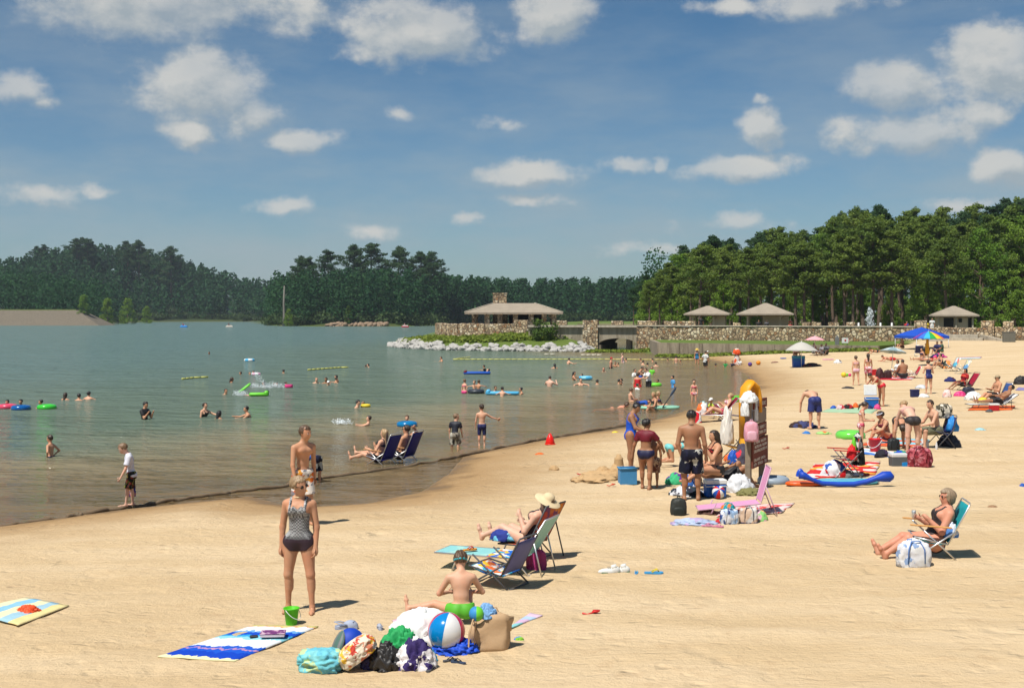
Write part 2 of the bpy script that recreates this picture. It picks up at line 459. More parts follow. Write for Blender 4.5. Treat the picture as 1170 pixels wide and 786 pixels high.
# ------------------------------------------------------------------ sky, sun, camera
SUN = Vector((-0.30, -0.37, 0.88)).normalized()
def build_world():
    w = bpy.data.worlds.new('World'); S.world = w; w.use_nodes = True
    t = NT(w.node_tree); bg = t.n['Background']
    sky = t.new('ShaderNodeTexSky', sky_type='NISHITA'); sky.sun_disc = False
    sky.sun_elevation = math.asin(SUN.z); sky.sun_rotation = math.atan2(SUN.x, SUN.y)
    sky.air_density = 1.0; sky.dust_density = 0.6; sky.ozone_density = 3.0; sky.altitude = 200
    d = t.coord('Generated'); sp = t.new('ShaderNodeSeparateXYZ'); t.link(d, sp.inputs[0])
    az = t.math('ARCTAN2', sp.outputs[0], sp.outputs[1]); el = t.math('ARCSINE', sp.outputs[2])
    cb = t.new('ShaderNodeCombineXYZ'); t.link(az, cb.inputs[0]); t.link(el, cb.inputs[1]); v = cb.outputs[0]
    blobs = [(180, -4, 215, 58, 1), (480, 32, 112, 46, 1), (632, 16, 66, 36, .95), (232, 98, 86, 52, 1), (292, 128, 50, 28, .8), (215, 150, 34, 17, .75), (14, 96, 46, 24, .8), (44, 110, 22, 12, .7),
             (346, 160, 52, 20, .95), (50, 222, 60, 14, .5), (318, 238, 42, 13, .7), (112, 220, 22, 10, .6), (600, 198, 76, 19, .95), (716, 190, 46, 17, .9), (757, 186, 17, 14, .9), (605, 228, 46, 11, .65),
             (534, 252, 19, 12, .75), (840, 194, 76, 20, .9), (866, 150, 30, 26, .85), (868, 119, 15, 11, .7), (940, 3, 92, 22, .95), (826, 6, 50, 12, .6), (1022, 96, 78, 36, 1), (1140, 72, 74, 52, 1.05),
             (1040, 148, 98, 33, 1), (1122, 128, 40, 24, .7), (1152, 188, 48, 28, .95), (838, 256, 70, 16, .6), (424, 264, 40, 11, .5), (1098, 236, 46, 12, .7), (570, 143, 40, 12, .45), (463, 128, 26, 10, .5), (735, 286, 60, 10, .4)]
    warp = t.noise(v, 14.0, 5, 0.62, col=True)
    wv = t.new('ShaderNodeVectorMath', operation='MULTIPLY_ADD'); t.link(warp, wv.inputs[0]); wv.inputs[1].default_value = (0.05, 0.03, 0); t.link(v, wv.inputs[2])
    vv = t.new('ShaderNodeVectorMath', operation='SUBTRACT'); t.link(wv.outputs[0], vv.inputs[0]); vv.inputs[1].default_value = (0.025, 0.015, 0)
    def field(vec):
        fld = None
        for (x, y, rx, ry, a) in blobs:
            u = (x - CX) / FPX; A = math.atan(u); E = math.atan((HY - y) / FPX * math.cos(A))
            s1 = t.new('ShaderNodeVectorMath', operation='SUBTRACT'); t.link(vec, s1.inputs[0]); s1.inputs[1].default_value = (A, E, 0)
            s2 = t.new('ShaderNodeVectorMath', operation='MULTIPLY'); t.link(s1.outputs[0], s2.inputs[0]); s2.inputs[1].default_value = (FPX / rx, FPX / ry, 0)
            s3 = t.new('ShaderNodeVectorMath', operation='LENGTH'); t.link(s2.outputs[0], s3.inputs[0])
            f = t.math('MULTIPLY_ADD', s3.outputs['Value'], -a, a)
            fld = f if fld is None else t.math('MAXIMUM', fld, f)
        return fld
    def shift(vec, dx, dy):
        o = t.new('ShaderNodeVectorMath', operation='ADD'); t.link(vec, o.inputs[0]); o.inputs[1].default_value = (dx, dy, 0); return o.outputs[0]
    fld = field(vv.outputs[0]); fld2 = field(shift(vv.outputs[0], -.006, .012))
    big = t.noise(t.mapping(v, (1, 1.4, 1)), 9.0, 3, 0.5)
    def puff(vec): return t.noise(t.mapping(vec, (1, 1.35, 1)), 26.0, 9, 0.63)
    n1 = puff(v); n2 = puff(shift(v, -.010, .013))
    ns = t.math('ADD', t.math('MULTIPLY', t.math('SUBTRACT', n1, 0.5), 1.45), t.math('MULTIPLY', t.math('SUBTRACT', big, 0.5), 1.0))
    dn = t.math('ADD', t.math('MAXIMUM', fld, -0.6), ns)
    lit = t.math('ADD', t.math('MULTIPLY', t.math('SUBTRACT', fld, fld2), 1.5), t.math('MULTIPLY_ADD', t.math('SUBTRACT', n1, n2), 2.4, 0.50), clamp=True)
    cc = t.mix(lit, (3.3, 3.75, 4.0, 1), (5.8, 5.7, 5.35, 1))
    alpha = t.math('MULTIPLY', t.smooth(dn, 0.0, 0.58), t.math('MULTIPLY_ADD', t.smooth(big, .3, .65), .30, .60))
    # thin veil of high haze streaks
    veil = t.math('MULTIPLY', t.smooth(t.noise(t.mapping(v, (1.0, 3.2, 1)), 5.0, 6, 0.6), 0.33, 0.70), 0.75)
    lowmask = t.math('SUBTRACT', 1.0, t.smooth(el, 0.02, 0.2))
    sk = t.mix(1.0, sky.outputs[0], (0.50, 0.63, 0.70, 1), 'MULTIPLY')
    sk = t.mix(t.math('MULTIPLY', t.smooth(el, 0.0, 0.34), 0.66), sk, t.mix(1.0, sk, (0.27, 0.66, 0.80, 1), 'MULTIPLY'))
    sk = t.mix(t.math('MULTIPLY', veil, t.math('MULTIPLY_ADD', lowmask, 0.55, 0.45)), sk, (3.2, 3.8, 4.1, 1))
    c = t.mix(alpha, sk, cc)
    t.link(c, bg.inputs['Color']); bg.inputs['Strength'].default_value = 0.078
    L = bpy.data.lights.new('sun', 'SUN'); L.energy = 4.2; L.angle = math.radians(0.5); L.color = (1.0, 0.955, 0.87)
    so = bpy.data.objects.new('sun', L); COL.objects.link(so)
    so.rotation_euler = SUN.to_track_quat('Z', 'Y').to_euler()
    cam = bpy.data.cameras.new('camera'); co = bpy.data.objects.new('camera', cam); COL.objects.link(co)
    co.location = (0, 0, HC); co.rotation_euler = (PI / 2, 0, 0)
    cam.sensor_width = 36; cam.lens = FPX / 1170 * 36; cam.shift_y = -33.0 / 1170; cam.clip_end = 4000; cam.clip_start = 0.3
    S.camera = co
    S.view_settings.view_transform = 'Standard'; S.view_settings.look = 'None'; S.view_settings.gamma = 1; S.view_settings.use_curve_mapping = False
    S.view_settings.exposure = 0.55
    S.cycles.max_bounces = 6; S.cycles.diffuse_bounces = 2; S.cycles.glossy_bounces = 2; S.cycles.transmission_bounces = 3; S.cycles.transparent_max_bounces = 6
    S.cycles.use_denoising = True; S.cycles.volume_bounces = 0
    try: S.cycles.use_adaptive_sampling = True; S.cycles.adaptive_threshold = 0.02
    except Exception: pass
def build_haze():
    mb = MB(); mb.box((0, 750, 57), (2600, 1620, 130))
    m, t, b = newmat('haze'); t.n.remove(b)
    v = t.new('ShaderNodeVolumePrincipled'); v.inputs['Color'].default_value = (0.78, 0.88, 1.0, 1); v.inputs['Density'].default_value = 0.00013; v.inputs['Anisotropy'].default_value = 0.2
    t.link(v.outputs[0], t.n['Material Output'].inputs['Volume'])
    o = mb.build('haze', m); tag(o, kind='stuff')
# ------------------------------------------------------------------ vegetation
def leaf_mat(name, c1, c2, c3):
    m, t, b = newmat(name)
    a = t.new('ShaderNodeAttribute', attribute_name='tint').outputs['Fac']
    oi = t.new('ShaderNodeObjectInfo').outputs['Random']
    c = t.mix(a, c1, c2); c = t.mix(t.math('MULTIPLY', oi, 0.55), c, c3)
    t.link(c, b.inputs['Base Color']); b.inputs['Roughness'].default_value = 0.7; b.inputs['Specular IOR Level'].default_value = 0.15
    tl = t.new('ShaderNodeBsdfTranslucent'); t.link(c, tl.inputs[0])
    mx = t.new('ShaderNodeMixShader'); mx.inputs[0].default_value = 0.34
    t.link(b.outputs[0], mx.inputs[1]); t.link(tl.outputs[0], mx.inputs[2]); t.link(mx.outputs[0], t.n['Material Output'].inputs['Surface'])
    return m
def leaf_cloud(cen, rad, n, size, rng, updir=0.35):
    """n little faces spread through each ellipsoid"""
    N = len(cen); K = N * n
    u = rng.normal(size=(K, 3)); u /= np.linalg.norm(u, axis=1, keepdims=True)
    r = rng.random((K, 1)) ** 0.42
    c = np.repeat(cen, n, 0) + u * r * np.repeat(rad, n, 0)
    nr = rng.normal(size=(K, 3)) + u * 0.9 + np.array([0, 0, updir]); nr /= np.linalg.norm(nr, axis=1, keepdims=True)
    a = np.cross(nr, rng.normal(size=(K, 3))); a /= np.linalg.norm(a, axis=1, keepdims=True) + 1e-9
    b = np.cross(nr, a)
    sz = (np.repeat(size, n) if np.ndim(size) else np.full(K, size)) * rng.uniform(0.55, 1.25, K)
    a *= sz[:, None] * 0.5; b *= sz[:, None] * 0.5 * rng.uniform(0.5, 1.0, (K, 1))
    V = np.stack([c - a - b * .6, c + a * .8 - b, c + a + b * .7, c - a * .7 + b], 1).reshape(-1, 3)
    Q = np.arange(K * 4).reshape(K, 4)
    return V, Q
bark = M((0.13, 0.095, 0.07, 1), 0.9, 0.1, 0.3)
bark_pale = M((0.22, 0.18, 0.14, 1), 0.9, 0.1, 0.3)
def tree_parts(kind, seed, leafm):
    """one tree 20 m tall: trunk mesh with limbs, crown mesh"""
    rng = np.random.default_rng(seed); r2 = random.Random(seed)
    mb = MB(); cen = []; rad = []
    bx, by = r2.uniform(-.5, .5), r2.uniform(-.5, .5)
    tp = lambda h: Vector((bx * math.sin(h / 7), by * math.sin(h / 6 + 1), h))
    top = 19.3
    mb.tube([tp(h) for h in (-0.6, 0, 2, 5, 8, 11, 14, 17, top)], [.36, .33, .29, .26, .23, .19, .15, .09, .03], 8)
    if kind == 'pine':
        nl = 30
        for i in range(nl):
            h = 7.5 + (top - 7.8) * (i / nl) ** 0.85 + r2.uniform(-.3, .3)
            k = (h - 7.0) / (top - 7.0); L = (3.9 * math.sin(PI * min(1, 0.24 + k * .80)) + 0.45) * r2.uniform(.35, 1.25)
            a = i * 2.4 + r2.uniform(-.5, .5); dr = Vector((math.cos(a), math.sin(a), 0.30 + 0.25 * k))
            p0 = tp(h); p1 = p0 + dr * L * .55; p2 = p0 + dr * L + Vector((0, 0, .25))
            mb.tube([p0, p1, p2], [.07, .045, .015], 5, False)
            for q in (0.5, 0.78, 1.0):
                if q < .6 and L < 2: continue
                cc = p0 + dr * L * q + Vector((r2.uniform(-.5, .5), r2.uniform(-.5, .5), r2.uniform(0, .5)))
                cen.append(cc); s = r2.uniform(.75, 1.25) * (0.75 + .35 * (1 - k)); rad.append((s * 1.15, s * 1.15, s * .62))
        for q in range(5):
            cen.append(tp(top - q * .55) + Vector((r2.uniform(-.5, .5), r2.uniform(-.5, .5), .2))); rad.append((.75, .75, .6))
        n, sz = 92, 0.30
    elif kind == 'broad':
        for i in range(16):
            h = r2.uniform(5, 15); a = i * 2.4; L = r2.uniform(2, 4.5)
            mb.tube([tp(h), tp(h) + Vector((math.cos(a), math.sin(a), .7)) * L * .6, tp(h) + Vector((math.cos(a), math.sin(a), .6)) * L], [.1, .06, .02], 5, False)
        for i in range(86):
            z = r2.uniform(3.2, 19.5); k = (z - 3) / 17; R = 4.9 * math.sin(PI * min(1, .16 + k * .84)) ** .7
            a = r2.uniform(0, 2 * PI); q = R * r2.uniform(.35, 1.05)
            cen.append(tp(z) + Vector((math.cos(a) * q, math.sin(a) * q, 0))); s = r2.uniform(.8, 1.5); rad.append((s, s, s * .72))
        n, sz = 88, 0.32
    else:   # shrubby young tree, leafy to the ground
        for i in range(70):
            z = r2.uniform(.6, 19.4); k = z / 20; R = 5.2 * (1 - k) ** .55 * (0.65 + .5 * min(1, k * 5))
            a = r2.uniform(0, 2 * PI); q = R * r2.uniform(.3, 1.0)
            cen.append(Vector((math.cos(a) * q, math.sin(a) * q, z))); s = r2.uniform(1.1, 1.9); rad.append((s, s, s * .9))
        n, sz = 90, 0.46
    V, Q = leaf_cloud(np.array([tuple(c) for c in cen]), np.array(rad), n, sz, rng)
    tint = np.repeat(rng.random(len(cen)), n) * .65 + rng.random(len(Q)) * .35
    tr = mb.build('trunk', bark if kind != 'shrub' else bark)
    cr = npmesh('crown', V, Q, leafm, None, False, {'tint': ('FACE', tint)})
    return tr, cr
def build_trees():
    pine_m = leaf_mat('pine_needles', (0.050, 0.105, 0.022, 1), (0.165, 0.225, 0.040, 1), (0.185, 0.235, 0.042, 1))
    leaf_m = leaf_mat('broad_leaves', (0.075, 0.165, 0.020, 1), (0.18, 0.29, 0.036, 1), (0.21, 0.30, 0.040, 1))
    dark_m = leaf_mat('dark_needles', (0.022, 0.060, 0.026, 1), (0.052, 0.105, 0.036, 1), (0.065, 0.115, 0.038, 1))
    protos = {'pine': [], 'broad': [], 'dark': [], 'shrub': []}
    for k, n, lm, sh in (('pine', 5, pine_m, 'pine'), ('broad', 3, leaf_m, 'broad'), ('dark', 3, dark_m, 'pine'), ('shrub', 2, leaf_m, 'shrub')):
        for i in range(n): protos[k].append(tree_parts(sh, 31 + len(k) * 7 + i, lm))
    used = set()
    info = {'pine': ('pine_tree', 'tall green pine with bare trunk in the wood behind the stone wall', 'tree', 'tall pines behind the stone wall'),
            'dark': ('pine_tree', 'dark green pine rising at the back of the wood behind the stone wall', 'tree', 'dark pines at the back of the wood'),
            'broad': ('broadleaf_tree', 'bright green broadleaf tree among the pines behind the stone wall', 'tree', 'broadleaf trees among the pines'),
            'shrub': ('young_tree', 'bushy young tree leafy down to the grass in front of the pine trunks', 'tree', 'bushy young trees at the edge of the wood')}
    def place(kind, x, y, z, h, w, label=None, group=None):
        i = rnd.randrange(len(protos[kind])); tr, cr = protos[kind][i]
        nm, lb, ct, gp = info[kind]
        root = thing(nm, label or lb, ct, (x, y, z), rnd.uniform(0, 2 * PI), group or gp)
        for o in (tr, cr):
            if o.name in used: c = o.copy(); COL.objects.link(c)
            else: c = o; used.add(o.name)
            c.parent = root
        s = h / 20; root.scale = (s * w, s * w, s)
    sky = [(722, 322), (740, 316), (755, 301), (790, 276), (815, 269), (850, 274), (880, 261), (900, 257), (928, 270), (945, 244), (965, 240), (990, 236), (1010, 231), (1028, 240), (1060, 236), (1085, 240), (1110, 233), (1150, 218), (1170, 226), (1260, 222), (1400, 230)]
    sx, sy = zip(*sky)
    # front row of pines, back row of dark ones, broadleaf and shrubs between
    px = 742.0
    while px < 1330:
        d = rnd.uniform(158, 182); top = np.interp(px, sx, sy) + rnd.uniform(2, 34)
        z0 = 1.9; x, y = at(px, d)
        h = HC - z0 + (HY - top) / FPX * d
        place('pine' if rnd.random() < .78 else 'broad', x, y, z0, h, rnd.uniform(.95, 1.2) * (17 / max(h, 12)) ** .35)
        px += rnd.uniform(8.5, 15)
    px = 724.0
    while px < 1400:
        d = rnd.uniform(188, 235); top = np.interp(px, sx, sy) + rnd.uniform(-3, 16)
        x, y = at(px, d); h = HC - 1.9 + (HY - top) / FPX * d
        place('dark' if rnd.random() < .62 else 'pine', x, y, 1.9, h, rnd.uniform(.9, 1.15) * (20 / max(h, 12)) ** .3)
        px += rnd.uniform(9, 15)
    px = 745.0
    while px < 1330:
        d = rnd.uniform(236, 275); top = np.interp(px, sx, sy) + rnd.uniform(16, 60)
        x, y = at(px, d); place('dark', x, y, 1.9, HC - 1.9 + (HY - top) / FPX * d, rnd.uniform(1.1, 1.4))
        px += rnd.uniform(13, 20)
    for px, d, h, lb in ((826, 166, 6.8, 'bushy yellow green young tree just behind the small open gazebo'), (742, 190, 7.5, None), (758, 186, 6, None), (775, 176, 6.5, None), (1060, 161, 9, None), (1075, 163, 11, None), (1132, 160, 8, None), (905, 178, 6, None),
                         (930, 172, 5, None), (1018, 168, 6, None), (1160, 158, 7, None), (1200, 158, 8, None), (985, 174, 5, None), (860, 178, 5.5, None), (1100, 170, 9.5, None), (1045, 175, 6, None)):
        x, y = at(px, d); place('shrub', x, y, 1.9, h, rnd.uniform(.8, 1.2), lb)
    px = 735.0
    while px < 1330:
        d = rnd.uniform(196, 262); x, y = at(px, d); place('shrub', x, y, 1.6, rnd.uniform(4.5, 8.5), rnd.uniform(1.1, 1.6), 'low leafy young tree deep among the shaded pine trunks', 'young trees among the shaded trunks'); px += rnd.uniform(7, 12)
    # pines that stand out on the far ridges
    for px, top, d, w in ((43, 281, 800, 1.3), (50, 279, 800, 1.2), (88, 272, 780, 1.3), (94, 271, 785, 1.3), (100, 272, 780, 1.2), (145, 275, 790, 1.2), (158, 274, 790, 1.2), (195, 281, 790, 1.3), (344, 292, 480, 1.1), (352, 293, 480, 1.1),
                          (375, 285, 485, 1.1), (406, 279, 490, 1.2), (424, 277, 490, 1.25), (455, 281, 490, 1.2), (480, 287, 490, 1.2), (492, 287, 495, 1.2)):
        x, y = at(px, d); z0 = g(x, y); place('dark', x, y, z0 - 1, HC - z0 + (HY - top) / FPX * d + 1, w, 'dark pine whose crown stands clear of the far ridge line against the sky', 'pines standing out on the far ridge')
    # bushes on the far shore beside the dam
    for px, by, top, d, lb in ((95, 366, 336, 478, 'bright green young tree on the far shore by the end of the dam'), (122, 368, 340, 500, 'round dark green bush on the far shore beyond the dam'), (146, 367, 340, 560, 'pointed young tree on the far shore in front of the dark wood'),
                               (168, 367, 349, 600, 'low grey green bush at the waterline under the far wooded hill'), (330, 369, 352, 440, 'pale green bush at the foot of the bare dead trunk'), (398, 364, 348, 436, 'small bright sapling above the bare sandy bank across the lake')):
        x, y = at(px, d); z0 = g(x, y); place('shrub', x, y, z0 - .3, HC - z0 + (HY - top) / FPX * d, 1.1, lb, 'bushes on the far shore')
    for k in protos:                      # any proto never used
        for tr, cr in protos[k]:
            for o in (tr, cr):
                if o.name not in used: bpy.data.objects.remove(o)

def build_far_woods():
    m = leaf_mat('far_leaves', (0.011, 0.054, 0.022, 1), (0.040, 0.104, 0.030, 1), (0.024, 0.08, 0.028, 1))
    rng = np.random.default_rng(5)
    def wood(name, pxr, dr, n, h0, h1, label, q, seed_tint, near=False):
        px = rng.uniform(pxr[0], pxr[1], n * 3); d = rng.uniform(dr[0], dr[1], n * 3)
        x = (px - CX) / FPX * d; y = d
        ok = (sdist(far_np, x, y) > 2.5) | near
        x, y, px, d = x[ok][:n], y[ok][:n], px[ok][:n], d[ok][:n]
        z = ground_np(x, y); K = len(x)
        h = rng.uniform(h0, h1, K)
        cl = 11
        kk = np.tile((np.arange(cl) + .5) / cl, K)
        cz = np.repeat(z, cl) + np.repeat(h, cl) * (0.10 + 0.86 * kk)
        rr = np.repeat(h, cl) * 0.17 * np.sin(PI * np.clip(.22 + kk * .72, 0, 1))
        a = rng.uniform(0, 2 * PI, K * cl); off = rr * rng.uniform(.2, 1.1, K * cl)
        cen = np.stack([np.repeat(x, cl) + np.cos(a) * off, np.repeat(y, cl) + np.sin(a) * off, cz], 1)
        s = (rr * .75 + .7) * rng.uniform(.75, 1.25, K * cl)
        V, Q = leaf_cloud(cen, np.stack([s, s, s * .75], 1), q, 1.05 * np.repeat(d, cl) / 560, rng)
        tint = np.repeat(np.repeat(rng.random(K), cl), q) * .6 + np.repeat(rng.random(K * cl), q) * .4
        o = npmesh(name, V, Q, m, None, False, {'tint': ('FACE', tint)}); tag(o, label, 'woodland', kind='stuff')
    wood('woodland', (-140, 332), (484, 930), 1700, 13, 20, 'dense dark wood covering the far hill behind the dam', 9, 1)
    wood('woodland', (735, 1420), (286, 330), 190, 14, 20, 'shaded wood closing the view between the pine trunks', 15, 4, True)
    wood('woodland', (300, 560), (432, 560), 420, 13, 21, 'dense dark wood on the headland across the lake', 17, 2)
    wood('woodland', (500, 800), (480, 640), 460, 14, 20, 'long dark wood across the lake behind the stone pavilion', 15, 3)
    # low scrub along the water's edge
    px = rng.uniform(118, 760, 420); f = np.array(far_land); N = len(px)
    d = np.interp(px, [118, 125, 150, 220, 300, 303, 306, 330, 372, 430, 480, 520, 600, 700, 760], [500, 565, 694, 748, 733, 560, 474, 443, 434, 431, 443, 503, 523, 503, 475]) + rng.uniform(1, 12, N)
    x = (px - CX) / FPX * d; z = ground_np(x, d); keep = ~((px > 374) & (px < 442) & (rng.random(N) < .8)); x, d, z = x[keep], d[keep], z[keep]
    s = rng.uniform(1.2, 3.0, len(x))
    V, Q = leaf_cloud(np.stack([x, d, z + s * .6], 1), np.stack([s * 1.3, s, s], 1), 60, .9, rng)
    o = npmesh('scrub', V, Q, leaf_mat('scrub_leaves', (0.03, 0.06, 0.02, 1), (0.075, 0.11, 0.03, 1), (.05, .09, .03, 1)), None, False, {'tint': ('FACE', rng.random(len(Q)))})
    tag(o, 'low scrub along the far waterline below the woods', 'scrub', kind='stuff')

# ------------------------------------------------------------------ stone and concrete
def stone_mat(scale=2.5):
    m, t, b = newmat('rubble_stone'); co = t.coord()
    co = t.mix(0.06, co, t.noise(co, 5.0, 2, col=True))
    cr = t.vor(co, scale, out='Color'); sp = t.new('ShaderNodeSeparateColor'); t.link(cr, sp.inputs[0])
    c = t.ramp(sp.outputs[0], [(0, (.37, .27, .165)), (.2, (.23, .16, .10)), (.34, (.49, .375, .235)), (.55, (.31, .225, .14)), (.68, (.58, .485, .345)), (.82, (.29, .165, .085)), (.92, (.43, .335, .22))], 'CONSTANT')
    e = t.vor(co, scale, 'DISTANCE_TO_EDGE')
    c = t.mix(t.smooth(e, .02, .09), (.10, .08, .06, 1), c)
    c = t.mix(1.0, c, t.math('MULTIPLY_ADD', t.noise(co, 14, 3), .7, .65), 'MULTIPLY')
    t.link(c, b.inputs['Base Color']); b.inputs['Roughness'].default_value = .9; b.inputs['Specular IOR Level'].default_value = .15
    t.link(t.bump(t.smooth(e, 0, .16), .9, .06), b.inputs['Normal'])
    return m
def concrete_mat(c1=(.235, .19, .135, 1), c2=(.14, .11, .075, 1)):
    m, t, b = newmat('stained_concrete'); co = t.coord()
    n = t.noise(t.mapping(co, (1.6, 1.6, .22)), 1.4, 6, .65); n2 = t.noise(co, 7, 4)
    c = t.mix(t.smooth(n, .38, .66), c1, c2); c = t.mix(1.0, c, t.math('MULTIPLY_ADD', n2, .5, .75), 'MULTIPLY')
    t.link(c, b.inputs['Base Color']); b.inputs['Roughness'].default_value = .9
    t.link(t.bump(n2, .4, .02), b.inputs['Normal'])
    return m
def shingle_mat():
    m, t, b = newmat('roof_shingle'); co = t.coord()
    n = t.noise(co, 1.1, 4); n2 = t.noise(t.mapping(co, (3, 3, 9)), 2.0, 3)
    c = t.mix(n2, (.235, .190, .142, 1), (.345, .29, .222, 1)); c = t.mix(1.0, c, t.math('MULTIPLY_ADD', n, .5, .75), 'MULTIPLY')
    w = t.new('ShaderNodeTexWave', wave_type='BANDS', bands_direction='Z'); t.link(co, w.inputs[0]); w.inputs['Scale'].default_value = 1.7
    c = t.mix(t.math('MULTIPLY', w.outputs['Fac'], .22), c, (.16, .13, .10, 1))
    t.link(c, b.inputs['Base Color']); b.inputs['Roughness'].default_value = .9
    return m
def lumpwall(mb, ax, ay, bx, by, z0, z1, th, step=.45, amp=.05, seed=1):
    """a rubble wall with an uneven top and slightly uneven face"""
    r = random.Random(seed); L = math.hypot(bx - ax, by - ay); n = max(1, int(L / step)); ux, uy = (bx - ax) / L, (by - ay) / L; nx, ny = -uy, ux
    vs = []; fs = []
    for i in range(n + 1):
        q = i / n; x, y = ax + (bx - ax) * q, ay + (by - ay) * q; j = [r.uniform(-amp, amp) for _ in range(4)]
        zt = z1 + r.uniform(-amp, amp)
        vs += [(x - nx * (th / 2 + j[0]), y - ny * (th / 2 + j[0]), z0), (x - nx * (th / 2 + j[1]), y - ny * (th / 2 + j[1]), zt - .06), (x - nx * (th / 2 - .1), y - ny * (th / 2 - .1), zt), (x + nx * (th / 2 - .1), y + ny * (th / 2 - .1), zt),
               (x + nx * (th / 2 + j[2]), y + ny * (th / 2 + j[2]), zt - .06), (x + nx * (th / 2 + j[3]), y + ny * (th / 2 + j[3]), z0)]
    for i in range(n):
        for k in range(5): fs.append((i * 6 + k, (i + 1) * 6 + k, (i + 1) * 6 + k + 1, i * 6 + k + 1))
    fs.append(tuple(range(6))); fs.append(tuple(n * 6 + k for k in range(6))[::-1])
    mb.add(vs, fs, False)
def zt(py, d): return HC - (py - HY) / FPX * d
def hip_roof(mb, cx, cy, z0, z1, hx, hy, rx, ry, over_z=.22):
    vs = [(cx - hx, cy - hy, z0), (cx + hx, cy - hy, z0), (cx + hx, cy + hy, z0), (cx - hx, cy + hy, z0), (cx - rx, cy - ry, z1), (cx + rx, cy - ry, z1), (cx + rx, cy + ry, z1), (cx - rx, cy + ry, z1)]
    lo = [(x, y, z - over_z) for x, y, z in vs[:4]]
    mb.add(vs + lo, [(0, 1, 5, 4), (1, 2, 6, 5), (2, 3, 7, 6), (3, 0, 4, 7), (4, 5, 6, 7), (8, 9, 1, 0), (9, 10, 2, 1), (10, 11, 3, 2), (11, 8, 0, 3), (11, 10, 9, 8)])
def build_structures():
    st = stone_mat(3.3); st_small = stone_mat(3.6); con = concrete_mat((.315, .27, .20, 1), (.20, .165, .115, 1)); ret = concrete_mat((.27, .22, .155, 1), (.155, .12, .08, 1)); shin = shingle_mat(); pale = concrete_mat((.42, .37, .29, 1), (.30, .26, .20, 1))
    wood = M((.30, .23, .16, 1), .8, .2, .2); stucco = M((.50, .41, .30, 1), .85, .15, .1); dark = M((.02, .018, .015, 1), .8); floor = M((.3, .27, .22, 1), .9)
    # --- island wall: a curved bastion of rubble
    r = thing('stone_wall', 'low rubble stone wall curving round the island terrace under the pavilion', 'wall', (0, 0, 0))
    pts = [(at(500, 152)), at(505, 147), at(525, 143.5), at(555, 142), at(588, 141.5)]
    mb = MB()
    for a, b in zip(pts[:-1], pts[1:]): lumpwall(mb, *a, *b, .9, zt(369.6, 146), .6, seed=len(mb.v))
    mb.build('wall', st, r)
    mb = MB(); lumpwall(mb, *at(588.2, 141.3), *at(604, 141), .6, zt(366, 141), 1.0, seed=5); mb.build('pier', st, r)
    mb = MB(); mb.prism([at(503, 152), at(508, 148), at(555, 143), at(600, 142), at(655, 141), at(655, 165), at(560, 172), at(503, 165)], 1.2, 2.55); mb.build('terrace', floor, r)
    # --- pavilion
    cx, cy = at(587, 154); base = 2.55
    r = thing('pavilion', 'long open stone pavilion with brown hipped roof and square chimney on the island', 'pavilion', (cx, cy, base))
    ze = zt(357, 152) - base; zr = zt(346.5, 154) - base; hx = 6.05; hy = 3.6
    mb = MB(); hip_roof(mb, 0, 0, ze, zr, hx, hy, 2.6, .5); 
    rf = mb.build('roof', shin, r)
    mb = MB(); mb.box((-1.75, .8, zr + .45), (1.75, 1.2, 1.5), bev=.06); mb.box((-1.75, .8, zr + 1.23), (1.9, 1.32, .12)); mb.build('chimney', st_small, rf)
    for sx in (-1, 1):
        mb = MB(); mb.tube([(sx * 2.6, -.5, zr + .02), (sx * hx, -hy, ze + .04)], .07, 6); mb.build('hip_ridge', pale, rf)
    for i, x in enumerate((-5.0, -3.3, -1.7, .2, 2.15, 3.75, 4.95)):
        mb = MB(); mb.box((x, -2.7, ze / 2 - .1), (.62 if i else .35, .62, ze + .2), bev=.05); mb.build('column', st_small, r)
    for x in (-4.9, -2.2, .6, 3.0, 4.95):
        mb = MB(); mb.box((x, 2.6, ze / 2 - .1), (.6, .6, ze + .2), bev=.05); mb.build('column', st_small, r)
    mb = MB(); mb.box((-1.7, .8, ze / 2), (1.9, 1.3, ze + .3)); mb.build('fireplace', st_small, r)
    mb = MB(); mb.box((0, -2.7, ze - .12), (10.9, .28, .28)); mb.box((0, 2.6, ze - .12), (10.9, .28, .28)); mb.build('beam', wood, r)
    for i in range(12):
        mb = MB(); mb.box((-5.5 + i, -3.35, ze - .16), (.16, 1.0, .2)); mb.build('rafter_end', wood, r)
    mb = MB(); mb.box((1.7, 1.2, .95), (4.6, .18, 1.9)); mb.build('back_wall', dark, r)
    for x0, x1 in ((-5.1, -4.4), (5.0, 4.3)): mb = MB(); mb.tube([(x0, -2.7, ze - 1.1), (x1, -2.7, ze - .35)], .09, 6); mb.build('brace', wood, r)
    # --- bridge
    A = Vector((*at(604, 139), 0)); B = Vector((*at(730, 136), 0)); L = (B - A).length; ang = math.atan2(B.y - A.y, B.x - A.x)
    r = thing('bridge', 'concrete footbridge with one low arch between the island and the beach wall', 'bridge', (A.x, A.y, 0), ang)
    sx = L / 126.0; X = lambda px: (px - 604) * sx; ztop = zt(371.5, 137); zbase = -.6; wd = 12.0
    mb = MB(); mb.box((X(636), .2, (ztop + zbase) / 2), (X(668) - X(604), .4, ztop - zbase)); mb.build('side_wall', con, r)
    mb = MB(); mb.box((X(636), -.06, ztop - .12), (X(668) - X(604), .7, .24)); mb.box((X(706), -.06, ztop - .12), (X(728) - X(684), .7, .24)); mb.build('coping', pale, r)
    mb = MB(); lumpwall(mb, X(667), .15, X(684), .15, zbase, zt(366, 137), .9, seed=3); mb.build('pier', st, r)
    mb = MB(); x0, x1 = X(684), X(728); n = 20; zs, zc = zt(394, 137), zt(386.5, 137); vs = []; fs = []
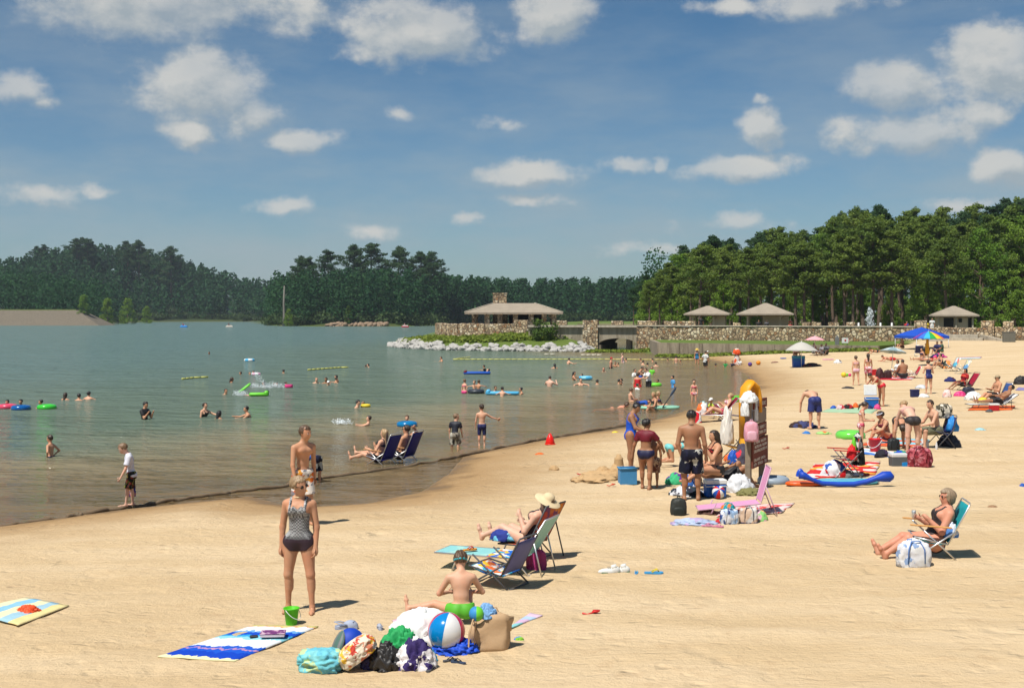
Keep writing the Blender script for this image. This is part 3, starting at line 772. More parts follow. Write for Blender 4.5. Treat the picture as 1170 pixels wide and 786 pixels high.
    for i in range(n + 1):
        q = i / n; x = x0 + (x1 - x0) * q; za = zs + (zc - zs) * math.sqrt(max(0, 1 - (2 * q - 1) ** 2))
        vs += [(x, 0, ztop - .24), (x, 0, za), (x, wd, za), (x, wd, ztop - .24)]
    for i in range(n):
        for k in range(4): fs.append((i * 4 + k, i * 4 + (k + 1) % 4, (i + 1) * 4 + (k + 1) % 4, (i + 1) * 4 + k))
    mb.add(vs, fs); mb.build('arch', con, r)
    for xa in (x0 + .15, x1 - .15): mb = MB(); mb.box((xa, wd / 2, (zs + zbase) / 2), (.3, wd - .02, zs - zbase)); mb.build('abutment', con, r)
    mb = MB(); mb.box((X(715.5), 2.6, .5), (X(719) - X(713), .9, 2.2)); mb.build('mid_pier', pale, r)
    mb = MB(); mb.box((L / 2, wd / 2 + .2, ztop - .5), (L - .1, wd - .5, .3)); mb.build('deck', floor, r)
    for p0, p1, top in ((636, 648, 366.5), (699, 712, 366.5)):
        mb = MB(); lumpwall(mb, X(p0), .3, X(p1), .3, ztop + .002, zt(top, 137), .6, seed=p0); mb.build('parapet_block', st, r)
    # --- long beach wall
    A = Vector((*at(728.2, 136), 0)); B = Vector((62, 115.6, 0)); ang = math.atan2(B.y - A.y, B.x - A.x); u = (B - A).normalized(); L = (B - A).length
    r = thing('stone_wall', 'long tan rubble stone wall with square parapet blocks behind the beach', 'wall', (A.x, A.y, 0), ang)
    def wx(px):                       # column -> metres along the wall
        k = (px - CX) / FPX           # A + u s = (k d, d)
        return (k * A.y - A.x) / (u.x - k * u.y)
    def wd_(px): return A.y + u.y * wx(px)
    def ztw(py, px): return zt(py, wd_(px))
    mb = MB(); lumpwall(mb, 0, 0, wx(1046), 0, -.4, ztw(373.4, 900), .7, seed=11); mb.build('wall', st, r)
    mb = MB(); mb.box((wx(1046) / 2, -.02, ztw(373.4, 900) + .05), (wx(1046) - .1, .82, .12), bev=.02); mb.build('coping', pale, r)
    mb = MB(); lumpwall(mb, wx(1045), .05, wx(1059), .05, .6, ztw(366, 1050), 1.0, seed=12); mb.build('pier', st, r)
    mb = MB(); lumpwall(mb, wx(1059.2), .6, wx(1122), .6, .6, ztw(374.5, 1090), .6, seed=13); mb.build('wall', st, r)
    mb = MB(); lumpwall(mb, wx(1121), .05, wx(1136), .05, .6, ztw(366.5, 1128), 1.1, seed=14); mb.build('pier', st, r)
    mb = MB(); lumpwall(mb, wx(1136.2), .1, L, .1, .6, ztw(374, 1150), .6, seed=15); mb.build('wall', st, r)
    for p0, p1, top in ((714, 751, 366.8), (759, 772, 367), (774, 795, 367.3), (917, 926, 368), (928, 938, 368), (946.5, 958.5, 368), (967, 977, 368), (1146, 1158, 367), (838, 846, 369)):
        p0 = max(p0, 729); mb = MB(); lumpwall(mb, wx(p0), .1, wx(p1), .1, ztw(373.4, 900) + .112 if p0 < 1040 else ztw(374, 1150), ztw(top, p0), .6, seed=p0); mb.build('parapet_block', st, r)
    # ground behind the wall
    pl = [(A.x + .25, A.y + .4), (A.x + u.x * L, A.y + u.y * L + .4), (140, 92), (900, 60), (900, 900), (60, 330), (16, 300), at(760, 230), at(750, 160)]
    mb = MB(); mb.prism(pl, -.5, 1.9); gm = M((.16, .15, .07, 1), .95, .1, .35); o = mb.build('lawn', gm); tag(o, kind='structure')
    # --- concrete steps and platform at the gap in the wall
    r = thing('steps', 'wide low concrete steps and sloping side ramp below the gap in the stone wall', 'steps', (0, 0, 0))
    for i, (py0, dd) in enumerate(((383, 2.2), (386.5, 3.0), (389.5, 3.8))):
        mb = MB(); a, b = wx(1061), wx(1118 + 6 * i); p0 = A + u * a; p1 = A + u * b; nn = Vector((u.y, -u.x, 0)); z1 = ztw(py0 - 1, 1090)
        q = [p0 + nn * .0, p0 + nn * dd, p1 + nn * dd, p1 + nn * .0]; mb.prism([(v.x, v.y) for v in q], .5, z1 + (-.004 * i)); mb.build('step', pale, r)
    mb = MB(); p0 = A + u * wx(1119); nn = Vector((u.y, -u.x, 0)); q0 = p0 + nn * .2; q1 = p0 + u * 3.6 + nn * 7
    z1 = ztw(382, 1120); w = .45
    mb.add([(q0.x, q0.y, .6), (q0.x + w, q0.y + w, .6), (q1.x + w, q1.y + w, .6), (q1.x, q1.y, .6), (q0.x, q0.y, z1), (q0.x + w, q0.y + w, z1), (q1.x + w, q1.y + w, 1.35), (q1.x, q1.y, 1.35)],
           [(3, 2, 1, 0), (4, 5, 6, 7), (0, 1, 5, 4), (1, 2, 6, 5), (2, 3, 7, 6), (3, 0, 4, 7)]); mb.build('ramp_wall', pale, r)
    # --- retaining wall in front of the grass terrace
    r = thing('retaining_wall', 'weathered low concrete retaining wall below the grass strip at the water end', 'wall', (0, 0, 0))
    a, b = Vector((*at(751, 119), 0)), Vector((*at(1004, 107), 0)); n = 9
    for i in range(n):
        p, q = a.lerp(b, i / n), a.lerp(b, (i + 1) / n - .0015); nn = Vector((b.y - a.y, -(b.x - a.x), 0)).normalized()
        mb = MB(); z = 1.32; mb.prism([(p.x, p.y), (q.x, q.y), (q.x - nn.x * .4, q.y - nn.y * .4), (p.x - nn.x * .4, p.y - nn.y * .4)], -.6, z); mb.build('panel', ret, r)
    p = at(751, 119); q = at(742, 133)
    mb = MB(); mb.prism([p, (p[0] + .4, p[1] + .2), (q[0] + .5, q[1]), q], -.6, 1.32); mb.build('end_panel', ret, r)
    e1, e2 = A + u * 1 + Vector((.3, -.6, 0)), A + u * wx(1058) + Vector((0, -.6, 0))
    mb = MB(); mb.prism([(a.x + .1, a.y + .32), (b.x, b.y + .42), (e2.x, e2.y), (e1.x, e1.y)], -.4, 1.29); gr = bpy.data.materials.new('terrace_grass'); o = mb.build('grass_terrace', M((.10, .145, .03, 1), .95, .1, .3)); tag(o, kind='structure')
    # --- gazebos behind the wall
    def gazebo(px, d, wpx, eave, ridge, name, label, style):
        x, y = at(px, d); r = thing(name, label, 'gazebo', (x, y, 1.9), ang * .6); k = d / FPX; hw = wpx / 2 * k
        z0 = zt(eave, d) - 1.9; z1 = zt(ridge, d) - 1.9
        mb = MB(); hip_roof(mb, 0, 0, z0, z1, hw, hw * .95, .15, .15, .16); mb.build('roof', shin, r)
        if style < 2:
            for sxx, syy in ((-.62, -.6), (.52 if style else .3, -.6), (-.62, .6), (.62, .6)):
                mb = MB(); mb.box((sxx * hw, syy * hw, z0 / 2 - .1), (.2, .2, z0 + .15)); mb.build('post', stucco, r)
                mb = MB(); mb.tube([(sxx * hw, syy * hw - .03, z0 - .75), (sxx * hw + .5, syy * hw - .03, z0 - .15)], .06, 5); mb.build('brace', wood, r)
            mb = MB(); w0, w1 = (.22, .78) if style == 0 else (-.1, .8)
            mb.box(((w0 + w1) / 2 * hw, .0 if style == 0 else .2 * hw, z0 / 2 - .1), ((w1 - w0) * hw, hw * .9, z0 + .12)); mb.build('wall', stucco, r)
        else:
            mb = MB(); mb.box((0, 0, z0 / 2 - .1), (hw * 1.5, hw * 1.3, z0 + .12)); mb.build('wall', stucco, r)
            mb = MB(); mb.box((-.28 * hw, -hw * .66, z0 * .42), (hw * .42, .08, z0 * .86)); mb.build('door', dark, r)
            mb = MB(); mb.box((.62 * hw, -hw * .66, z0 * .42), (hw * .14, .08, z0 * .86)); mb.build('door', dark, r)
            mb = MB(); mb.box((.22 * hw, -hw * .66, z0 * .72), (.35, .06, .45)); mb.build('window', dark, r)
            for xx in (-.72, .03, .74):
                mb = MB(); mb.box((xx * hw, -hw * .72, z0 / 2 - .08), (.16, .16, z0 + .1)); mb.build('post', pale, r)
        mb = MB(); mb.box((0, -hw * .62, z0 - .2), (hw * 1.7, .16, .2)); mb.box((0, hw * .62, z0 - .2), (hw * 1.7, .16, .2)); mb.build('beam', wood, r)
        for i in range(7):
            mb = MB(); mb.box((-hw * .84 + i * hw * .28, -hw * .84, z0 - .22), (.1, .3, .14)); mb.build('rafter_end', wood, r)
    gazebo(809, 143, 51, 358.6, 349.5, 'gazebo', 'small open gazebo with hipped roof and one solid wall beside the parked van', 0)
    gazebo(875, 141, 63, 358.5, 346.3, 'gazebo', 'larger open gazebo with hipped roof over people sitting at the wall', 1)
    gazebo(1089.5, 137, 50, 360, 349.6, 'restroom_hut', 'small closed hut with hipped roof and dark door above the beach steps', 2)
    # --- dam
    r = thing('dam', 'long grey rock faced dam with grassy top on the far shore', 'dam', (0, 0, 0))
    dm = concrete_mat((.145, .118, .085, 1), (.095, .08, .055, 1)); xa = at(-500, 470)[0]; xb = at(117, 470)[0]; xc = at(88, 478)[0]; ztp = zt(354.5, 478)
    mb = MB(); mb.add([(xa, 468, -.4), (xb, 468, -.4), (xc, 478, ztp), (xa, 478, ztp), (xb, 488, -.4), (xc, 484, ztp), (xa, 484, ztp), (xa, 488, -.4)],
                      [(0, 1, 2, 3), (1, 4, 5, 2), (3, 2, 5, 6), (4, 7, 6, 5)]); mb.build('rock_face', dm, r)
    mb = MB(); mb.box(((xa + xc) / 2, 481, ztp + .18), (xc - xa - 1, 5, .34)); mb.build('grass_top', M((.15, .19, .05, 1), .95, .1, .3), r)
    # bare bank across the lake
    mb = MB(); rr = random.Random(3)
    for i in range(120):
        px = rr.uniform(374, 442); x, y = at(px, 430 + rr.uniform(-.5, 2)); mb.ell((x, y, rr.uniform(-.2, .9)), (rr.uniform(.3, 1.6), .8, rr.uniform(.3, 1.0)), Matrix.Rotation(rr.uniform(-.5, .5), 3, 'Y'), nu=6, nv=4)
    o = mb.build('sandy_bank', M((.24, .17, .115, 1), .95, .1, .5)); tag(o, kind='structure')
    # dead trunk
    x, y = at(324.5, 445); mb = MB(); mb.tube([(0, 0, 0), (.1, 0, 4), (-.05, 0, 9), (.1, 0, zt(321, 445) - 1.2)], [.6, .5, .4, .2], 7); mb.tube([(0, 0, 11), (1.2, 0, 12.5)], [.12, .04], 5)
    solo('dead_tree', mb, M((.17, .155, .13, 1), .9), 'bare pale dead tree trunk standing before the dark headland', 'dead tree', (x, y, g(x, y) - .5))
    # rip-rap boulders round the island, grass fringe
    protos = []; rk = M((.37, .355, .33, 1), .9, .15, .3)
    import mathutils.noise as mn
    for i in range(5):
        import bmesh
        bm = bmesh.new(); bmesh.ops.create_icosphere(bm, subdivisions=2, radius=1.0)
        for v in bm.verts:
            k = 1 + .45 * (mn.noise(v.co * 1.1 + Vector((i * 7, 0, 0)))) ; v.co = Vector((v.co.x * k * 1.1, v.co.y * k, v.co.z * k * .72))
        me = bpy.data.meshes.new('rock'); bm.to_mesh(me); bm.free(); me.materials.append(rk); protos.append(me)
    rr = random.Random(21); n = 0; edge = [at(447, 158), at(453, 151.5), at(470, 145.5), at(500, 140), at(560, 136.5), at(620, 134.3), at(668, 133.2), at(682, 134)]
    seg = [(Vector((*a, 0)), Vector((*b, 0))) for a, b in zip(edge[:-1], edge[1:])]; tot = sum((b - a).length for a, b in seg)
    while n < 292:
        s = tot * ((n * .61803) % 1); 
        for a, b in seg:
            if s <= (b - a).length: break
            s -= (b - a).length
        p = a.lerp(b, s / (b - a).length); inl = rr.uniform(-.5, 1.0) ** 1; inl = rr.uniform(-.4, 2.6) if p.x > at(610, 135)[0] and rr.random() < .6 else rr.uniform(-.35, 1.5)
        nn = Vector((-(b - a).y, (b - a).x, 0)).normalized(); p = p + nn * inl
        z = max(0, g(p.x, p.y)); o = bpy.data.objects.new('rock', rr.choice(protos)); COL.objects.link(o)
        sc = rr.uniform(.20, .46); o.scale = (sc * rr.uniform(.8, 1.4), sc, sc * rr.uniform(.8, 1.2)); o.rotation_euler = (rr.uniform(-.4, .4), rr.uniform(-.4, .4), rr.uniform(0, 6)); o.location = (p.x, p.y, z + sc * .35)
        tag(o, 'pale grey boulder in the bank of loose rocks round the island', 'rock', 'rip-rap rocks round the island'); n += 1
    rng = np.random.default_rng(9)
    gm = leaf_mat('grass_blades', (0.12, 0.19, 0.025, 1), (0.24, 0.28, 0.045, 1), (.2, .25, .04, 1))
    K = 2600; px = rng.uniform(448, 668, K); d = np.interp(px, [448, 470, 500, 560, 620, 668], [156, 148, 142, 138.5, 137.3, 137]) + rng.uniform(0, 1, K) ** 1.4 * 5 + 1.0
    x = (px - CX) / FPX * d; z = ground_np(x, d); ok = (z > .25) & (sdist(np.array(island), x, d) > .9); c = np.stack([x, d, z + .12], 1)[ok]
    V, Q = leaf_cloud(c, np.full((len(c), 3), .38) * [1, 1, .7], 9, .30, rng, .8)
    px = rng.uniform(672, 752, 900); d = rng.uniform(131, 134.4, 900); px2 = rng.uniform(752, 1000, 1600); q = (px2 - 751) / 253; d2 = 119 - 12 * q - .35 - rng.random(1600) ** 1.6 * 1.3
    px = np.concatenate([px, px2]); d = np.concatenate([d, d2]); x = (px - CX) / FPX * d; z = np.maximum(ground_np(x, d), 0)
    V2, Q2 = leaf_cloud(np.stack([x, d, z + .08], 1), np.tile([.4, .3, .16], (len(x), 1)), 6, .26, rng, .8)
    V = np.concatenate([V, V2]); Q = np.concatenate([Q, Q2 + len(Q) * 4])
    o = npmesh('grass', V, Q, gm, None, False, {'tint': ('FACE', rng.random(len(Q)))}); tag(o, 'rough green grass on the island bank and along the foot of the walls', 'grass', kind='stuff')
    # bush by the bridge
    x, y = at(617, 139.5); rng = np.random.default_rng(4); cen = rng.normal(size=(26, 3)) * [.75, .5, .55] + [0, 0, 1.05]
    V, Q = leaf_cloud(cen, np.full((26, 3), .5), 60, .2, rng)
    r = thing('bush', 'round bright green bush on the rocks against the bridge wall', 'bush', (x, y - 1.2, g(x, y - 1.2)))
    npmesh('foliage', V, Q, leaf_mat('bush_leaves', (.05, .10, .02, 1), (.12, .18, .035, 1), (.1, .15, .03, 1)), r, False, {'tint': ('FACE', rng.random(len(Q)))})
    mb = MB(); mb.tube([(0, 0, -.2), (.1, 0, .8)], [.06, .02], 5); mb.build('stem', bark, r)
# ------------------------------------------------------------------ figures: one smooth skin grown from a distance field
class Grid:
    def __init__(s, lo, hi, h):
        s.h = h; s.lo = np.array(lo) - 3 * h; n = np.ceil((np.array(hi) - s.lo) / h).astype(int) + 4
        s.n = n; s.f = np.full(tuple(n), 1.0, dtype=np.float32)
        s.ax = [(s.lo[i] + np.arange(n[i]) * h).astype(np.float32) for i in range(3)]
    def block(s, lo, hi):
        a = [max(0, int((lo[i] - s.lo[i]) / s.h)) for i in range(3)]
        b = [min(int(s.n[i]), int((hi[i] - s.lo[i]) / s.h) + 2) for i in range(3)]
        if any(b[i] <= a[i] for i in range(3)): return None
        sl = tuple(slice(a[i], b[i]) for i in range(3))
        return sl, s.ax[0][a[0]:b[0], None, None], s.ax[1][None, a[1]:b[1], None], s.ax[2][None, None, a[2]:b[2]]
    def put(s, sl, d, k):
        a = s.f[sl]
        if k > 0:
            h = np.maximum(k - np.abs(a - d), 0) / k
            s.f[sl] = np.minimum(a, d) - h * h * k * .25
        else: s.f[sl] = np.minimum(a, d)
    def cone(s, a, b, ra, rb, k=.02, cut=False, cutstart=False):
        a = np.array(a); b = np.array(b); m = max(ra, rb) + k + 2.5 * s.h
        B = s.block(np.minimum(a, b) - m, np.maximum(a, b) + m)
        if B is None: return
        sl, x, y, z = B; e = b - a; L = float(e @ e) + 1e-9
        t = ((x - a[0]) * e[0] + (y - a[1]) * e[1] + (z - a[2]) * e[2]) / L; tc = np.clip(t, 0, 1)
        d = np.sqrt((x - a[0] - e[0] * tc) ** 2 + (y - a[1] - e[1] * tc) ** 2 + (z - a[2] - e[2] * tc) ** 2) - (ra + (rb - ra) * tc)
        if cut: d = np.maximum(d, (t - 1) * math.sqrt(L))
        if cutstart: d = np.maximum(d, -t * math.sqrt(L))
        s.put(sl, d, k)
    def ell(s, c, R, rad, k=.02):
        """R rows: the three axes"""
        c = np.array(c); m = max(rad) + k + 2.5 * s.h
        B = s.block(c - m, c + m)
        if B is None: return
        sl, x, y, z = B; X = x - c[0]; Y = y - c[1]; Z = z - c[2]
        q0 = q1 = 0
        for i in range(3):
            p = X * R[i][0] + Y * R[i][1] + Z * R[i][2]; q0 = q0 + (p / rad[i]) ** 2; q1 = q1 + (p / rad[i] ** 2) ** 2
        k0 = np.sqrt(q0); k1 = np.sqrt(q1) + 1e-9
        s.put(sl, k0 * (k0 - 1) / k1, k)
    def coords(s): return s.ax[0][:, None, None], s.ax[1][None, :, None], s.ax[2][None, None, :]
def surface_nets(f, lo, h):
    nx, ny, nz = f.shape
    ins = f < 0
    cnt = np.zeros((nx - 1, ny - 1, nz - 1), np.int8)
    for i in (0, 1):
        for j in (0, 1):
            for k in (0, 1): cnt += ins[i:nx - 1 + i, j:ny - 1 + j, k:nz - 1 + k]
    act = (cnt > 0) & (cnt < 8); I = np.argwhere(act)
    if len(I) == 0: return None
    idx = np.full(act.shape, -1, np.int64); idx[act] = np.arange(len(I))
    P = np.zeros((len(I), 3)); N = np.zeros(len(I))
    co = {(i, j, k): f[I[:, 0] + i, I[:, 1] + j, I[:, 2] + k] for i in (0, 1) for j in (0, 1) for k in (0, 1)}
    for ax in range(3):
        for u in (0, 1):
            for v in (0, 1):
                a = [0, 0, 0]; o = [q for q in range(3) if q != ax]; a[o[0]] = u; a[o[1]] = v; b = list(a); b[ax] = 1
                fa, fb = co[tuple(a)], co[tuple(b)]; m = (fa < 0) != (fb < 0)
                t = np.where(m, fa / np.where(m, fa - fb, 1), 0)
                pt = np.tile(np.array(a, float), (len(I), 1)); pt[:, ax] = t
                P[m] += pt[m]; N[m] += 1
    P = (I + P / N[:, None]) * h + lo
    Qs = []
    for ax in range(3):
        o = [(ax + 1) % 3, (ax + 2) % 3]
        sl0 = [slice(None)] * 3; sl1 = [slice(None)] * 3; sl0[ax] = slice(0, -1); sl1[ax] = slice(1, None)
        a, b = ins[tuple(sl0)], ins[tuple(sl1)]; E = np.argwhere(a != b)
        E = E[(E[:, o[0]] > 0) & (E[:, o[1]] > 0) & (E[:, o[0]] < f.shape[o[0]] - 1) & (E[:, o[1]] < f.shape[o[1]] - 1)]
        fl = a[tuple(E.T)]
        def c(du, dv):
            q = E.copy(); q[:, o[0]] -= du; q[:, o[1]] -= dv; return idx[tuple(q.T)]
        q = np.stack([c(1, 1), c(0, 1), c(0, 0), c(1, 0)], 1)
        q[~fl] = q[~fl][:, ::-1]; Qs.append(q)
    return P, np.concatenate(Qs)
def _skin_mat(c, blush):
    key = ('skin', tuple(c))
    if key in _mc: return _mc[key]
    m, t, b = newmat('skin'); co = t.coord()
    n = t.noise(co, 7.0, 4)
    k = t.mix(t.smooth(n, .3, .7), c, tuple(x * q for x, q in zip(c, (1.06, .93, .88, 1))))
    t.link(k, b.inputs['Base Color']); b.inputs['Roughness'].default_value = .52; b.inputs['Specular IOR Level'].default_value = .28
    k2 = t.mix(t.math('MULTIPLY', t.smooth(t.noise(co, 3.0, 2), .5, .75), .45), k, tuple(x * q for x, q in zip(c, (1.08, .80, .74, 1)))); t.link(k2, b.inputs['Base Color'])
    _mc[key] = m; return m
SKIN = {'pale': (.60, .375, .275, 1), 'fair': (.56, .325, .215, 1), 'tan': (.46, .245, .145, 1), 'brown': (.30, .155, .085, 1), 'dark': (.13, .07, .042, 1), 'red': (.52, .25, .165, 1)}
HAIR = {'black': (.014, .011, .010, 1), 'dkbrown': (.035, .02, .012, 1), 'brown': (.085, .048, .025, 1), 'ltbrown': (.17, .10, .052, 1), 'blond': (.34, .22, .11, 1), 'ash': (.25, .18, .115, 1), 'grey': (.35, .33, .31, 1), 'red': (.2, .07, .03, 1)}
def hair_mat(c):
    key = ('hair', tuple(c))
    if key in _mc: return _mc[key]
    m, t, b = newmat('hair'); co = t.coord()
    n = t.noise(t.mapping(co, (1, 1, .25)), 70.0, 4)
    t.link(t.mix(n, tuple(x * .55 for x in c[:3]) + (1,), tuple(x * 1.5 for x in c[:3]) + (1,)), b.inputs['Base Color'])
    b.inputs['Roughness'].default_value = .45; t.link(t.bump(n, .6, .01), b.inputs['Normal'])
    _mc[key] = m; return m
def mir(v, s): return np.array([v[0], v[1] * s, v[2]], float)
def nrm(v): v = np.array(v, float); return v / (np.linalg.norm(v) + 1e-9)
DEF = dict(p0=0, p1=2, ph=4, yaw=0, ua=((0.02, .17, -1),) * 2, fa=((.16, .05, -1),) * 2, th=((.02, .05, -1),) * 2, sh=((-.03, .0, -1),) * 2, foot=None, curl=.5)
def pose(base=None, **k):
    d = dict(POSES[base]) if base else dict(DEF); d.update(k); return d
POSES = {'stand': DEF}
POSES['walk'] = pose('stand', th=((.30, .04, -1), (-.20, .04, -1)), sh=((.05, 0, -1), (-.55, 0, -1)), ua=((-.25, .15, -1), (.25, .15, -1)), fa=((.05, 0, -1), (.5, 0, -1)))
POSES['step'] = pose('stand', th=((.22, .05, -1), (-.12, .05, -1)), sh=((.06, 0, -1), (-.22, 0, -1)), ua=((-.12, .16, -1), (.2, .16, -1)), fa=((.06, 0, -1), (.35, 0, -1)))
POSES['sit'] = pose('stand', p0=-12, p1=8, ph=10, th=((.85, .2, .5),) * 2, sh=((.5, -.05, -.87),) * 2, ua=((.45, .2, -.9),) * 2, fa=((.75, -.1, .0),) * 2)
POSES['sit_out'] = pose('stand', p0=-14, p1=2, ph=8, th=((1, .16, .07),) * 2, sh=((1, .0, -.08),) * 2, ua=((-.2, .25, -1),) * 2, fa=((.1, .1, -1),) * 2)
POSES['chair'] = pose('stand', p0=-32, p1=-22, ph=0, th=((1, .12, .12),) * 2, sh=((.8, .0, -.6),) * 2, ua=((.25, .22, -.9),) * 2, fa=((.9, .0, -.1),) * 2)
POSES['supine'] = pose('stand', p0=-86, p1=-74, ph=-60, th=((1, .12, .05),) * 2, sh=((1, .02, -.04),) * 2, ua=((.75, .3, -.35),) * 2, fa=((1, .0, .05),) * 2)
POSES['prone'] = pose('stand', p0=88, p1=74, ph=50, th=((-1, .1, 0),) * 2, sh=((-1, .0, .02),) * 2, ua=((.5, .25, -.6),) * 2, fa=((1, -.2, -.1),) * 2)
POSES['bend'] = pose('stand', p0=62, p1=100, ph=110, th=((-.05, .10, -1),) * 2, sh=((.03, .02, -1),) * 2, ua=((.25, .1, -1),) * 2, fa=((.2, .0, -1),) * 2)
POSES['crawl'] = pose('stand', p0=76, p1=86, ph=60, th=((.15, .1, -1),) * 2, sh=((-1, .02, -.05),) * 2, ua=((.1, .12, -1),) * 2, fa=((.15, .0, -1),) * 2)
POSES['swim'] = pose('stand', p0=12, p1=14, ph=6, ua=((.5, .75, -.35),) * 2, fa=((.85, .3, .1),) * 2)
POSES['tube'] = pose('stand', p0=-8, p1=2, ph=8, th=((1, .2, .0),) * 2, sh=((.6, 0, -.6),) * 2, ua=((.5, .8, -.12),) * 2, fa=((.7, .35, -.55),) * 2)
N_PERSON = [0]
def person(label, pos, H, ps='stand', hd=0.0, skin='fair', hair=('short', 'brown'), wear=(), sex='m', age='adult', fat=1.0, sink=0.0, lift=0.0, vox=None, group=None, extras=(), upper=False, ground=True, zoff=0.0, top=None):
    """pos: world point under the pelvis/feet; hd: heading in degrees, 0 = towards +X, 90 = away from the camera"""
    q = dict(DEF)
    if isinstance(ps, str): q.update(POSES[ps])
    else: q.update(ps)
    pos = Vector(pos); dist = max(6.0, pos.y)
    h = vox or min(.034, max(.0095, dist * .00056))
    hh = {'adult': .134, 'teen': .142, 'kid': .158, 'small': .178, 'toddler': .205}[age] * H
    kd = age in ('kid', 'small', 'toddler')
    hip = (0.515 - (hh / H - .134) * 1.5) * H; T = .315 * H; neckL = .035 * H
    fem = sex == 'f'
    f = fat
    def frame(p):
        a = math.radians(p); return np.array([math.cos(a), 0, -math.sin(a)]), np.array([math.sin(a), 0, math.cos(a)])
    f0, u0 = frame(q['p0']); f1, u1 = frame(q['p1']); l = np.array([0, 1., 0]); fh, uh = frame(q['ph'])
    yw = math.radians(q['yaw']); fh, lh = fh * math.cos(yw) + l * math.sin(yw), l * math.cos(yw) - fh * math.sin(yw)
    P0 = np.zeros(3); P1 = P0 + u0 * T * .42; P2 = P1 + u1 * T * .58
    um = nrm(u0 + u1)
    hc = P2 + nrm(u1 + uh) * neckL + uh * hh * .48 + fh * hh * .10
    hw = (.056 if fem else .050) * H * (1 + (f - 1) * .5); sw = (.098 if fem else .112) * H * (1 if not kd else .93) * (1 + (f - 1) * .25)
    hips = [P0 + l * hw * s for s in (1, -1)]; shd = [P2 - u1 * .040 * H + l * sw * s for s in (1, -1)]
    tl, sl_, al, fl = .235 * H * (hip / (.515 * H)), .235 * H * (hip / (.515 * H)), .172 * H, .142 * H
    R = lambda v: v * H * (1 + (f - 1) * .8) * (.93 if kd else 1)
    knee, ank, toe, heel, elb, wri = [], [], [], [], [], []
    for i, s in enumerate((1, -1)):
        t = nrm(mir(q['th'][i], s)); c = nrm(mir(q['sh'][i], s)); k = hips[i] + t * tl; a = k + c * sl_
        fd = q['foot'][i] if q['foot'] else None
        if fd is None:
            fr = t * .0 + (np.array([1, .12 * s, 0]) if abs(c[2]) > .55 else nrm(np.array([.25 * (1 if c[0] > 0 else -1), .1 * s, 1.0 if c[0] > 0 else -.2])))
            fd = fr
        else: fd = mir(fd, s)
        fd = nrm(fd); hl = a + c * .022 * H - fd * .018 * H
        knee.append(k); ank.append(a); heel.append(hl); toe.append(hl + fd * .125 * H + c * .004 * H)
        ua = nrm(mir(q['ua'][i], s)); fa = nrm(mir(q['fa'][i], s)); e = shd[i] + ua * al; elb.append(e); wri.append(e + fa * fl)
    bellyr = (.058 if not fem else .055) * f ** 1.6
    # prims: (kind, args..., core?)
    prim = []
    E = lambda c, fr, rad, k, core=1: prim.append(('e', c, fr, rad, k, core))
    Cn = lambda a, b, ra, rb, k, core=0: prim.append(('c', a, b, ra, rb, k, core))
    F0, F1, FH = (f0, l, u0), (f1, l, u1), (fh, lh, uh)
    kb = .035 * H
    E(P0 + u0 * .028 * H, F0, (R(.060), R(.094 if fem else .088), R(.062)), kb)
    E(P1 - u0 * .01 * H + nrm(f0 + f1) * .012 * H * (f - .7), (nrm(f0 + f1), l, um), (H * bellyr * (.95 if kd else 1), R(.071 if fem else .075) * (1 + .25 * (f - 1)), R(.085)), kb)
    E(P1 + u1 * T * .30, F1, (R(.066), R(.084 if fem else .094), R(.088)), kb)
    Cn(P2 - u1 * .045 * H + l * sw * .70, P2 - u1 * .045 * H - l * sw * .70, R(.040), R(.040), kb, 1)
    for i in (0, 1): Cn(P2 + u1 * .012 * H, shd[i] + u1 * .004 * H - l * .02 * H * (1 - 2 * i), R(.026), R(.024), .03 * H, 1)
    if not fem and not kd:
        for s in (1, -1): E(P1 + u1 * T * .36 + f1 * .042 * H + l * .040 * H * s, F1, (R(.028), R(.045), R(.034)), .02 * H)
    if fem and not kd:
        for s in (1, -1): E(P1 + u1 * T * .33 + f1 * .052 * H + l * .042 * H * s, F1, (R(.038), R(.040), R(.038)), .02 * H)
    for s in (1, -1):
        E(P0 - f0 * .030 * H + l * .042 * H * s - u0 * .012 * H, F0, (R(.052), R(.052), R(.058)), .03 * H)
    for i in (0, 1):
        Cn(hips[i], knee[i], R(.062 if fem else .056), R(.032), .03 * H, 1)
    for i in (0, 1):
        c = nrm(ank[i] - knee[i]); t = nrm(knee[i] - hips[i]); b = nrm(t - c * float(t @ c) + 1e-6) if abs(t @ c) < .995 else np.array([1., 0, 0]) - c * c[0]
        Cn(knee[i], ank[i], R(.0315), R(.0185), .015 * H)
        Cn(knee[i] + nrm(b) * .006 * H, knee[i] - t * .03 * H + nrm(b) * .006 * H, R(.028), R(.026), .015 * H)
        Cn(knee[i] + c * .05 * H - nrm(b) * .012 * H, knee[i] + c * .10 * H - nrm(b) * .014 * H, R(.029), R(.027), .02 * H)
        Cn(ank[i], heel[i], R(.021), R(.020), .012 * H)
        Cn(heel[i], toe[i], R(.020), R(.0125), .012 * H); md = (heel[i] * .3 + toe[i] * .7); Cn(md + l * .009 * H, md - l * .009 * H, R(.0145), R(.0145), .01 * H)
        Cn(shd[i], elb[i], R(.0325 if not fem else .029), R(.024), .018 * H)
        Cn(elb[i], wri[i], R(.0245), R(.0165), .012 * H)
        fd = nrm(wri[i] - elb[i]); hz = nrm(np.cross(fd, l) + 1e-6)
        E(wri[i] + fd * .030 * H, (fd, l - fd * (l @ fd), hz), (R(.036), R(.022), R(.016)), .010 * H, 0)
    Cn(P2 - u1 * .02 * H, hc - uh * hh * .22 - fh * hh * .07, R(.033 if not fem else .028), R(.030 if not fem else .026), .018 * H)
